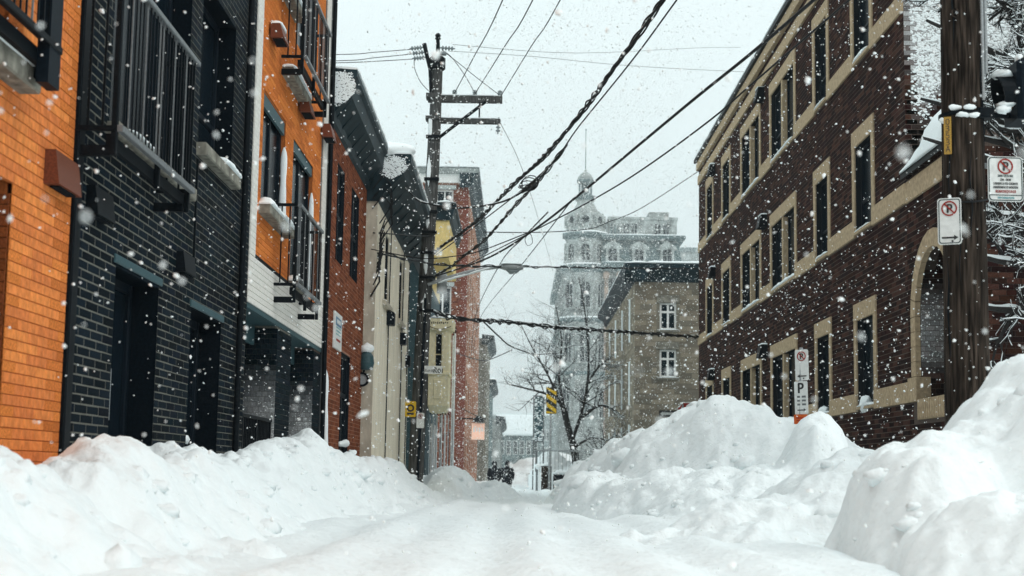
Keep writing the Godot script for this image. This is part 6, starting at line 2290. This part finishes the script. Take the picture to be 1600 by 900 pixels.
	wa.extrude(PackedVector2Array([Vector2(-0.23, 0.0), Vector2(-0.12, 0.075), Vector2(-0.12, 0.04), Vector2(0.36, 0.04), Vector2(0.36, -0.04), Vector2(-0.12, -0.04), Vector2(-0.12, -0.075)]), tow, 0.001, 0.006)
	put("arrow", wa, M.sign_white, ow)


# ---------------------------------------------------------------- trees
var twig_count := 0


func branch(mb: MB, sn: MB, a: Vector3, dir: Vector3, len_: float, r: float, level: int, droop: float, snow_k: float, keep = null) -> void:
	var pts := [a]
	var rad := [r]
	var d := dir
	var p := a
	var n := 4 if level > 0 else 3
	for k in n:
		d = (d + Vector3(rng.randf_range(-0.38, 0.38), rng.randf_range(-0.28, 0.34) - droop, rng.randf_range(-0.38, 0.38))).normalized()
		p += d * len_ / n
		if keep != null and not keep.call(p):
			break
		pts.append(p)
		rad.append(r * (1.0 - 0.55 * (k + 1.0) / n))
	if pts.size() < 2:
		return
	twig_count += 1
	mb.tube(pts, rad, 6 if level > 1 else (5 if level == 1 else 3), Color.WHITE, false)
	if snow_k > 0.0 and (level > 0 or rng.randf() < 0.2):
		var sp := []
		var sr := []
		for k in pts.size():
			var flat := 1.0 - absf((pts[mini(k + 1, pts.size() - 1)] - pts[maxi(k - 1, 0)]).normalized().y)
			var rr: float = (rad[k] * 0.85 + 0.006) * (0.35 + 0.65 * flat) * snow_k * rng.randf_range(0.6, 1.25)
			sp.append(pts[k] + Vector3.UP * (rad[k] * 0.7 + rr * 0.5))
			sr.append(rr)
		sn.tube(sp, sr, 4, Color.WHITE, false)
	if level <= 0:
		return
	var kids := 5 if level > 1 else 6
	for k in kids:
		var s := rng.randf_range(0.3, 1.0)
		var i := clampi(int(s * (pts.size() - 1)), 0, pts.size() - 2)
		var q: Vector3 = pts[i].lerp(pts[i + 1], rng.randf())
		var bd: Vector3 = (pts[i + 1] - pts[i]).normalized()
		var side := bd.cross(Vector3(rng.randf_range(-1, 1), rng.randf_range(-1, 1), rng.randf_range(-1, 1))).normalized()
		branch(mb, sn, q, (bd * 0.75 + side * rng.randf_range(0.5, 0.95)).normalized(), len_ * rng.randf_range(0.38, 0.66), rad[i] * 0.58, level - 1, droop, snow_k, keep)


func limb(mb: MB, sn: MB, pts: Array, r0: float, r1: float, snow_k: float, level: int, kids: int, len_: float, keep = null) -> void:
	var p := spline(pts, 4)
	var rad := []
	for k in p.size():
		rad.append(lerpf(r0, r1, float(k) / (p.size() - 1)))
	mb.tube(p, rad, 8)
	var sp := []
	var sr := []
	for k in p.size():
		var flat := 1.0 - absf((p[mini(k + 1, p.size() - 1)] - p[maxi(k - 1, 0)]).normalized().y)
		var rr: float = rad[k] * 0.75 * flat * snow_k * rng.randf_range(0.7, 1.2) + 0.004
		sp.append(p[k] + Vector3.UP * (rad[k] * 0.7 + rr * 0.4))
		sr.append(rr)
	sn.tube(sp, sr, 5, Color.WHITE, false)
	for k in kids:
		var i := clampi(int(rng.randf_range(0.25, 1.0) * (p.size() - 1)), 0, p.size() - 2)
		var bd: Vector3 = (p[i + 1] - p[i]).normalized()
		var side := bd.cross(Vector3(rng.randf_range(-1, 1), rng.randf_range(-1, 1), rng.randf_range(-1, 1))).normalized()
		branch(mb, sn, p[i], (bd * 0.6 + side).normalized(), len_ * rng.randf_range(0.6, 1.1), maxf(rad[i] * 0.5, 0.012), level, -0.02, snow_k, keep)


func trees() -> void:
	# the bare tree in front of the stone house
	var z := -66.0
	var t := thing("bare_tree", "bare dark tree with snow on its branches in front of the ornate tower building", "tree", Vector3(2.75, 0.4, z))
	var mb := MB.new()
	var tk := MB.new()
	var sn := MB.new()
	var foot := Vector3(2.75, 0.3, z)
	var trunk := spline([foot, Vector3(2.62, 2.0, z), Vector3(2.3, 3.2, z), Vector3(2.1, 4.0, z)], 4)
	tk.tube(trunk, [0.20, 0.19, 0.18, 0.17, 0.165, 0.16, 0.155, 0.15, 0.145, 0.14, 0.135, 0.13, 0.13], 9)
	put("trunk", tk, M.bark, t)
	limb(mb, sn, [Vector3(2.3, 3.2, z), Vector3(1.9, 4.3, z + 0.2), Vector3(1.4, 5.4, z + 0.3), Vector3(0.7, 6.6, z + 0.2), Vector3(0.2, 7.6, z)], 0.075, 0.015, 0.9, 2, 17, 1.6)
	limb(mb, sn, [Vector3(2.1, 4.0, z), Vector3(1.9, 5.4, z - 0.3), Vector3(2.0, 7.0, z - 0.5), Vector3(1.7, 8.6, z - 0.4)], 0.075, 0.015, 0.9, 2, 18, 1.7)
	limb(mb, sn, [Vector3(2.5, 2.6, z), Vector3(3.0, 4.2, z - 0.2), Vector3(3.2, 6.0, z - 0.3), Vector3(3.0, 8.3, z - 0.2), Vector3(2.7, 9.8, z)], 0.08, 0.015, 0.9, 2, 19, 1.7)
	limb(mb, sn, [Vector3(1.95, 4.2, z + 0.2), Vector3(1.4, 4.55, z + 0.5), Vector3(0.6, 4.75, z + 0.8), Vector3(-0.3, 4.95, z + 0.9)], 0.07, 0.03, 0.4, 1, 8, 1.2)
	limb(mb, sn, [Vector3(2.9, 3.6, z - 0.1), Vector3(3.6, 4.1, z + 0.2), Vector3(4.2, 4.0, z + 0.3), Vector3(4.7, 3.6, z + 0.3)], 0.08, 0.02, 0.7, 2, 10, 1.3)
	limb(mb, sn, [Vector3(3.1, 5.0, z - 0.2), Vector3(3.6, 5.8, z), Vector3(4.2, 6.3, z + 0.2)], 0.07, 0.02, 0.6, 2, 9, 1.2)
	limb(mb, sn, [Vector3(2.6, 2.3, z), Vector3(3.3, 2.7, z + 0.3), Vector3(4.0, 2.6, z + 0.6), Vector3(4.6, 2.3, z + 0.7)], 0.06, 0.02, 0.7, 2, 9, 1.1)
	put("crown", mb, M.bark, t)
	put("branch_snow", sn, M.cap_snow, t)
	# thicket between the tree and the stone house
	for k in 2:
		var b := thing("bare_shrub", ["twiggy snow-flecked shrub right of the bare tree trunk", "twiggy snow-flecked shrub against the grey stone house's street side", "low twiggy shrub behind the street railing"][k], "shrub", [Vector3(3.6, 0.4, -64.5), Vector3(4.1, 0.4, -62.5), Vector3(2.2, 0.4, -69)][k], "bare shrubs by the stone house")
		var m2 := MB.new()
		var s2 := MB.new()
		for j in 5:
			branch(m2, s2, b.position + Vector3(rng.randf_range(-0.3, 0.3), 0, rng.randf_range(-0.3, 0.3)), Vector3(rng.randf_range(-0.5, 0.5), 1.2, rng.randf_range(-0.5, 0.5)).normalized(), 2.4, 0.03, 2, 0.0, 1.0, null)
		put("stems", m2, M.bark, b)
		put("branch_snow", s2, M.cap_snow, b)
	# the dense snow-laden tree at the right, behind the thick pole
	var r := thing("snowy_tree", "dense dark tree loaded with snow behind the thick wooden pole at the right edge", "tree", Vector3(7.0, 0.4, -18.6))
	var m3 := MB.new()
	var s3 := MB.new()
	var t3 := MB.new()
	t3.tube(spline([Vector3(7.0, 0.2, -18.6), Vector3(6.9, 2.5, -18.5), Vector3(6.75, 4.5, -18.4), Vector3(6.7, 7.5, -18.4), Vector3(6.6, 10.0, -18.4)], 4), [0.26, 0.25, 0.25, 0.24, 0.24, 0.23, 0.22, 0.22, 0.21, 0.2, 0.19, 0.18, 0.16, 0.14, 0.12, 0.1, 0.06], 10)
	put("trunk", t3, M.bark, r)
	var keep := func(p: Vector3) -> bool:
		return p.x / -p.z > (0.268 if p.y > 7.2 else 0.322) + 0.012 * sin(p.y * 4.0) and p.z > -20.9
	var starts := [[4.0, 5.2, 4.5], [4.6, 5.0, 5.4], [5.2, 5.1, 6.0], [5.8, 4.9, 6.7], [6.4, 5.2, 7.4], [7.0, 5.0, 8.0], [7.6, 5.1, 8.4], [3.4, 5.3, 3.9], [2.9, 5.7, 3.4], [6.0, 5.6, 6.6], [5.0, 5.7, 5.6], [7.2, 4.6, 7.6]]
	for q in starts:
		var zz := -18.4 + rng.randf_range(-0.6, 0.9)
		limb(m3, s3, [Vector3(6.75, q[0], -18.4), Vector3(6.3, q[0] + 0.35, lerpf(-18.4, zz, 0.4)), Vector3(lerpf(6.3, q[1], 0.5), lerpf(q[0] + 0.3, q[2], 0.6), lerpf(-18.4, zz, 0.7)), Vector3(q[1], q[2], zz)], 0.075, 0.018, 1.1, 2, 14, 0.95, keep)
	for q in [[6.6, 3.6], [6.9, 5.5], [6.8, 6.6], [7.0, 7.8]]:
		limb(m3, s3, [Vector3(6.75, q[1], -18.4), Vector3(6.5, q[1] + 0.3, -17.8), Vector3(6.2, q[1] + 0.5, -17.2)], 0.06, 0.018, 0.85, 2, 17, 1.0, keep)
	put("crown", m3, M.bark, r)
	put("branch_snow", s3, M.cap_snow, r)


# ---------------------------------------------------------------- people
func walker(label: String, at: Vector3, turn: float, scale_: float, stride: float) -> void:
	var o := thing("person", label, "person", at)
	var b := Basis(Vector3.UP, turn) * Basis.from_scale(Vector3.ONE * scale_)
	var t := Transform3D(b, at)
	var mb := MB.new()
	var oval := func(x: float, y: float, z: float, rx: float, rz: float) -> Array:
		var out := []
		for k in 14:
			var a := TAU * k / 14.0
			out.append(t * Vector3(x + cos(a) * rx, y, z + sin(a) * rz))
		return out
	# coat from hem to hood, seen from behind, leaning into the wind
	mb.skin([oval.call(0, 0.62, 0.02, 0.26, 0.20), oval.call(0, 0.85, 0.0, 0.25, 0.19), oval.call(0, 1.05, -0.02, 0.235, 0.17), oval.call(0, 1.28, -0.05, 0.255, 0.175), oval.call(0, 1.42, -0.08, 0.22, 0.15), oval.call(0, 1.49, -0.10, 0.12, 0.11), oval.call(0, 1.54, -0.12, 0.115, 0.12), oval.call(0, 1.64, -0.13, 0.135, 0.145), oval.call(0, 1.74, -0.13, 0.11, 0.12), oval.call(0, 1.79, -0.12, 0.05, 0.06)])
	for s in [-1.0, 1.0]:
		var ph: float = s * stride
		mb.tube([t * Vector3(s * 0.21, 1.40, -0.07), t * Vector3(s * 0.30, 1.15, -0.05 - ph * 0.5), t * Vector3(s * 0.28, 0.90, -0.16 - ph * 0.8)], [0.085, 0.072, 0.055], 9)
		mb.tube([t * Vector3(s * 0.11, 0.75, 0.0), t * Vector3(s * 0.12, 0.45, -0.06 + ph), t * Vector3(s * 0.12, 0.08, 0.06 + ph * 1.5)], [0.11, 0.085, 0.062], 9)
		mb.tube([t * Vector3(s * 0.12, 0.05, 0.10 + ph * 1.5), t * Vector3(s * 0.12, 0.045, -0.12 + ph * 1.5)], [0.055, 0.05], 8)
		for k in 4:
			mb.tube([t * Vector3(s * 0.28, 0.90, -0.16 - ph * 0.8), t * Vector3(s * (0.265 + 0.012 * k), 0.82 + 0.006 * k, -0.20 + 0.02 * k - ph * 0.8)], [0.02, 0.012], 5)
		mb.tube([t * Vector3(s * 0.27, 0.91, -0.17 - ph * 0.8), t * Vector3(s * 0.23, 0.86, -0.20 - ph * 0.8)], [0.018, 0.012], 5)
	put("body", mb, M.coat, o)
	var hs := MB.new()
	for k in 4:
		snow_lump(hs, t * Vector3(-0.15 + 0.1 * k, 1.42 + 0.02 * (k % 2), -0.02), Vector3(0.05, 0.02, 0.05), k)
	put("coat_snow", hs, M.cap_snow, o)


func people() -> void:
	walker("dark hooded person walking away through the snow, left of the pair", Vector3(-0.92, 0.0, -70.0), 0.15, 0.94, 0.1)
	walker("dark hooded person walking away through the snow, right of the pair", Vector3(-0.35, 0.0, -71.5), -0.1, 0.96, -0.1)


# ---------------------------------------------------------------- falling snow
func falling_snow() -> void:
	var r := RandomNumberGenerator.new()
	r.seed = 77
	var spots := []
	var ty := tan(deg_to_rad(cam.fov) * 0.5)
	# even through the air of the street, thinned with distance where single flakes no longer show
	for layer in [[1.3, 5.0, 13.0], [5.0, 18.0, 16.0]]:
		var z0: float = layer[0]
		var z1: float = layer[1]
		var half := ty * 16.0 / 9.0 * 1.25
		var vol := 0.0
		vol = (pow(z1, 3) - pow(z0, 3)) / 3.0 * (2.0 * half) * (2.0 * ty * 1.3)
		var n := int(vol * layer[2])
		for k in n:
			var d := pow(lerpf(pow(z0, 3), pow(z1, 3), r.randf()), 1.0 / 3.0)
			var p := cam.position + Vector3(r.randf_range(-half, half) * d, (r.randf_range(-ty, ty) * 1.3 + 0.122) * d, -d)
			if p.y < 0.4 or p.x < LEFT + 0.32 and d < 45.0 or p.x > RIGHT - 0.2 and d < 22.0:
				continue
			spots.append([p, d])
	var mm := MultiMesh.new()
	mm.transform_format = MultiMesh.TRANSFORM_3D
	var mb := MB.new()
	var rings := []
	for k in 4:
		var a := PI * (k + 0.15) / 3.3
		var ring := []
		for s in 5:
			var b := -TAU * (s + 0.5 * k) / 5.0
			ring.append(Vector3(sin(a) * cos(b), cos(a), sin(a) * sin(b)) * (1.0 + 0.3 * sin(k * 3.0 + s * 2.1)))
		rings.append(ring)
	mb.skin(rings)
	var a := []
	a.resize(Mesh.ARRAY_MAX)
	a[Mesh.ARRAY_VERTEX] = mb.v
	a[Mesh.ARRAY_NORMAL] = mb.n
	a[Mesh.ARRAY_INDEX] = mb.ix
	var me := ArrayMesh.new()
	me.add_surface_from_arrays(Mesh.PRIMITIVE_TRIANGLES, a)
	me.surface_set_material(0, M.flake)
	mm.mesh = me
	mm.instance_count = spots.size()
	for k in spots.size():
		var s := 0.0026 * exp(absf(r.randfn(0.0, 0.64)))
		s = minf(s, 0.012)
		if spots[k][1] < 3.0:
			s = minf(s, 0.006)
		var b := Basis(Vector3(r.randf_range(-1, 1), r.randf_range(-1, 1), r.randf_range(-1, 1)).normalized(), r.randf() * TAU) * Basis.from_scale(Vector3(s * r.randf_range(0.7, 1.5), s, s * r.randf_range(0.6, 1.2)))
		mm.set_instance_transform(k, Transform3D(b, spots[k][0]))
	var o := MultiMeshInstance3D.new()
	o.name = "falling_snow"
	o.multimesh = mm
	add_child(o, true)
	setting(o, "stuff")
	print("flakes ", spots.size())


# further off the flakes are too many to place singly: cubes of air 4 m wide, each full of flakes, side by side
func distant_snow() -> void:
	var r := RandomNumberGenerator.new()
	r.seed = 5
	var mb := MB.new()
	var side := 4.0
	for k in 1150:
		var c := Vector3(r.randf_range(-0.5, 0.5), r.randf_range(-0.5, 0.5), r.randf_range(-0.5, 0.5)) * side
		var s := clampf(0.0085 * exp(r.randfn(0.0, 0.35)), 0.004, 0.022)
		var b := Basis(Vector3(r.randf_range(-1, 1), r.randf_range(-1, 1), r.randf_range(-1, 1)).normalized(), r.randf() * TAU)
		var e := [b.x * s * 1.3, b.y * s, b.z * s * 0.9]
		for i in 8:
			var p: Vector3 = e[0] * (1.0 if i & 1 else -1.0)
			var q: Vector3 = e[1] * (1.0 if i & 2 else -1.0)
			var w: Vector3 = e[2] * (1.0 if i & 4 else -1.0)
			mb.tri(c + p, c + q, c + w, (p + q + w).normalized())
	var a := []
	a.resize(Mesh.ARRAY_MAX)
	a[Mesh.ARRAY_VERTEX] = mb.v
	a[Mesh.ARRAY_NORMAL] = mb.n
	a[Mesh.ARRAY_INDEX] = mb.ix
	var me := ArrayMesh.new()
	me.add_surface_from_arrays(Mesh.PRIMITIVE_TRIANGLES, a)
	me.surface_set_material(0, M.flake)
	var put_at := []
	var z := -18.0
	while z > -284.0:
		var thick := 0.36 if z > -62.0 else (0.34 if z > -166.0 else 0.85)
		for i in range(-14, 22):
			for j in 14:
				var p := Vector3(i * side + r.randf_range(-1, 1), 2.4 + j * side, z)
				var q := cam_inverse * p
				if absf(q.x / q.z) > 0.42 or absf((q.y) / q.z) > 0.26 or r.randf() > thick:
					continue
				if z > -62.0 and (p.x < LEFT + 1.2 or p.x > RIGHT - 1.6):
					continue
				put_at.append(Transform3D(Basis(Vector3.UP, (r.randi() % 4) * PI / 2) * Basis(Vector3.RIGHT, (r.randi() % 4) * PI / 2), p))
		z -= side
	var mm := MultiMesh.new()
	mm.transform_format = MultiMesh.TRANSFORM_3D
	mm.mesh = me
	mm.instance_count = put_at.size()
	for k in put_at.size():
		mm.set_instance_transform(k, put_at[k])
	var o := MultiMeshInstance3D.new()
	o.name = "distant_falling_snow"
	o.multimesh = mm
	add_child(o, true)
	setting(o, "stuff")
	print("cubes ", put_at.size())


# ---------------------------------------------------------------- scene
func _ready() -> void:
	rng.seed = 20240117
	cam = Camera3D.new()
	cam.name = "camera"
	cam.fov = 21.68
	cam.near = 0.05
	cam.far = 900.0
	cam.position = Vector3(0, 1.2, 0)
	cam.basis = Basis(Vector3.UP, deg_to_rad(0.206)) * Basis(Vector3.RIGHT, deg_to_rad(6.96)) * Basis(Vector3.BACK, deg_to_rad(0.9))
	var lens := CameraAttributesPhysical.new()
	lens.frustum_focal_length = 52.9
	lens.frustum_focus_distance = 19.0
	lens.exposure_aperture = 3.2
	cam.attributes = lens
	add_child(cam, true)
	cam.fov = 21.68
	cam_inverse = cam.transform.affine_inverse()

	var we := WorldEnvironment.new()
	we.name = "world_environment"
	var env := Environment.new()
	env.background_mode = Environment.BG_SKY
	var sm := ProceduralSkyMaterial.new()
	sm.sky_top_color = Color(1.36, 1.44, 1.45)
	sm.sky_horizon_color = Color(0.880, 0.933, 0.940)
	sm.sky_curve = 2.0
	sm.sky_energy_multiplier = 1.0
	sm.ground_bottom_color = Color(0.5, 0.52, 0.52)
	sm.ground_horizon_color = Color(0.86, 0.89, 0.89)
	sm.sun_angle_max = 1.0
	sm.sky_cover_modulate = Color(1, 1, 1, 1)
	var sky := Sky.new()
	sky.sky_material = sm
	env.sky = sky
	env.tonemap_mode = Environment.TONE_MAPPER_LINEAR
	env.tonemap_exposure = 1.05
	env.sdfgi_enabled = true
	env.ssao_enabled = true
	env.ssil_enabled = true
	env.fog_enabled = true
	env.fog_mode = Environment.FOG_MODE_EXPONENTIAL
	env.fog_light_color = Color(0.93, 0.97, 0.97)
	env.fog_density = 0.0006
	we.environment = env
	add_child(we, true)
	var sun := DirectionalLight3D.new()
	sun.name = "sun"
	sun.light_energy = 0.46
	sun.light_angular_distance = 45.0
	sun.light_color = Color(1.0, 1.0, 0.99)
	sun.shadow_enabled = true
	sun.rotation_degrees = Vector3(-42, 45, 0)
	add_child(sun, true)

	make_materials()
	snow_cover()
	orange_block()
	dark_block()
	framed_block()
	red_block()
	cream_block()
	far_left_blocks()
	brown_block()
	stone_house()
	tower_building()
	far_pole()
	near_pole()
	cables()
	street_signs()
	trees()
	people()
	falling_snow()
	distant_snow()
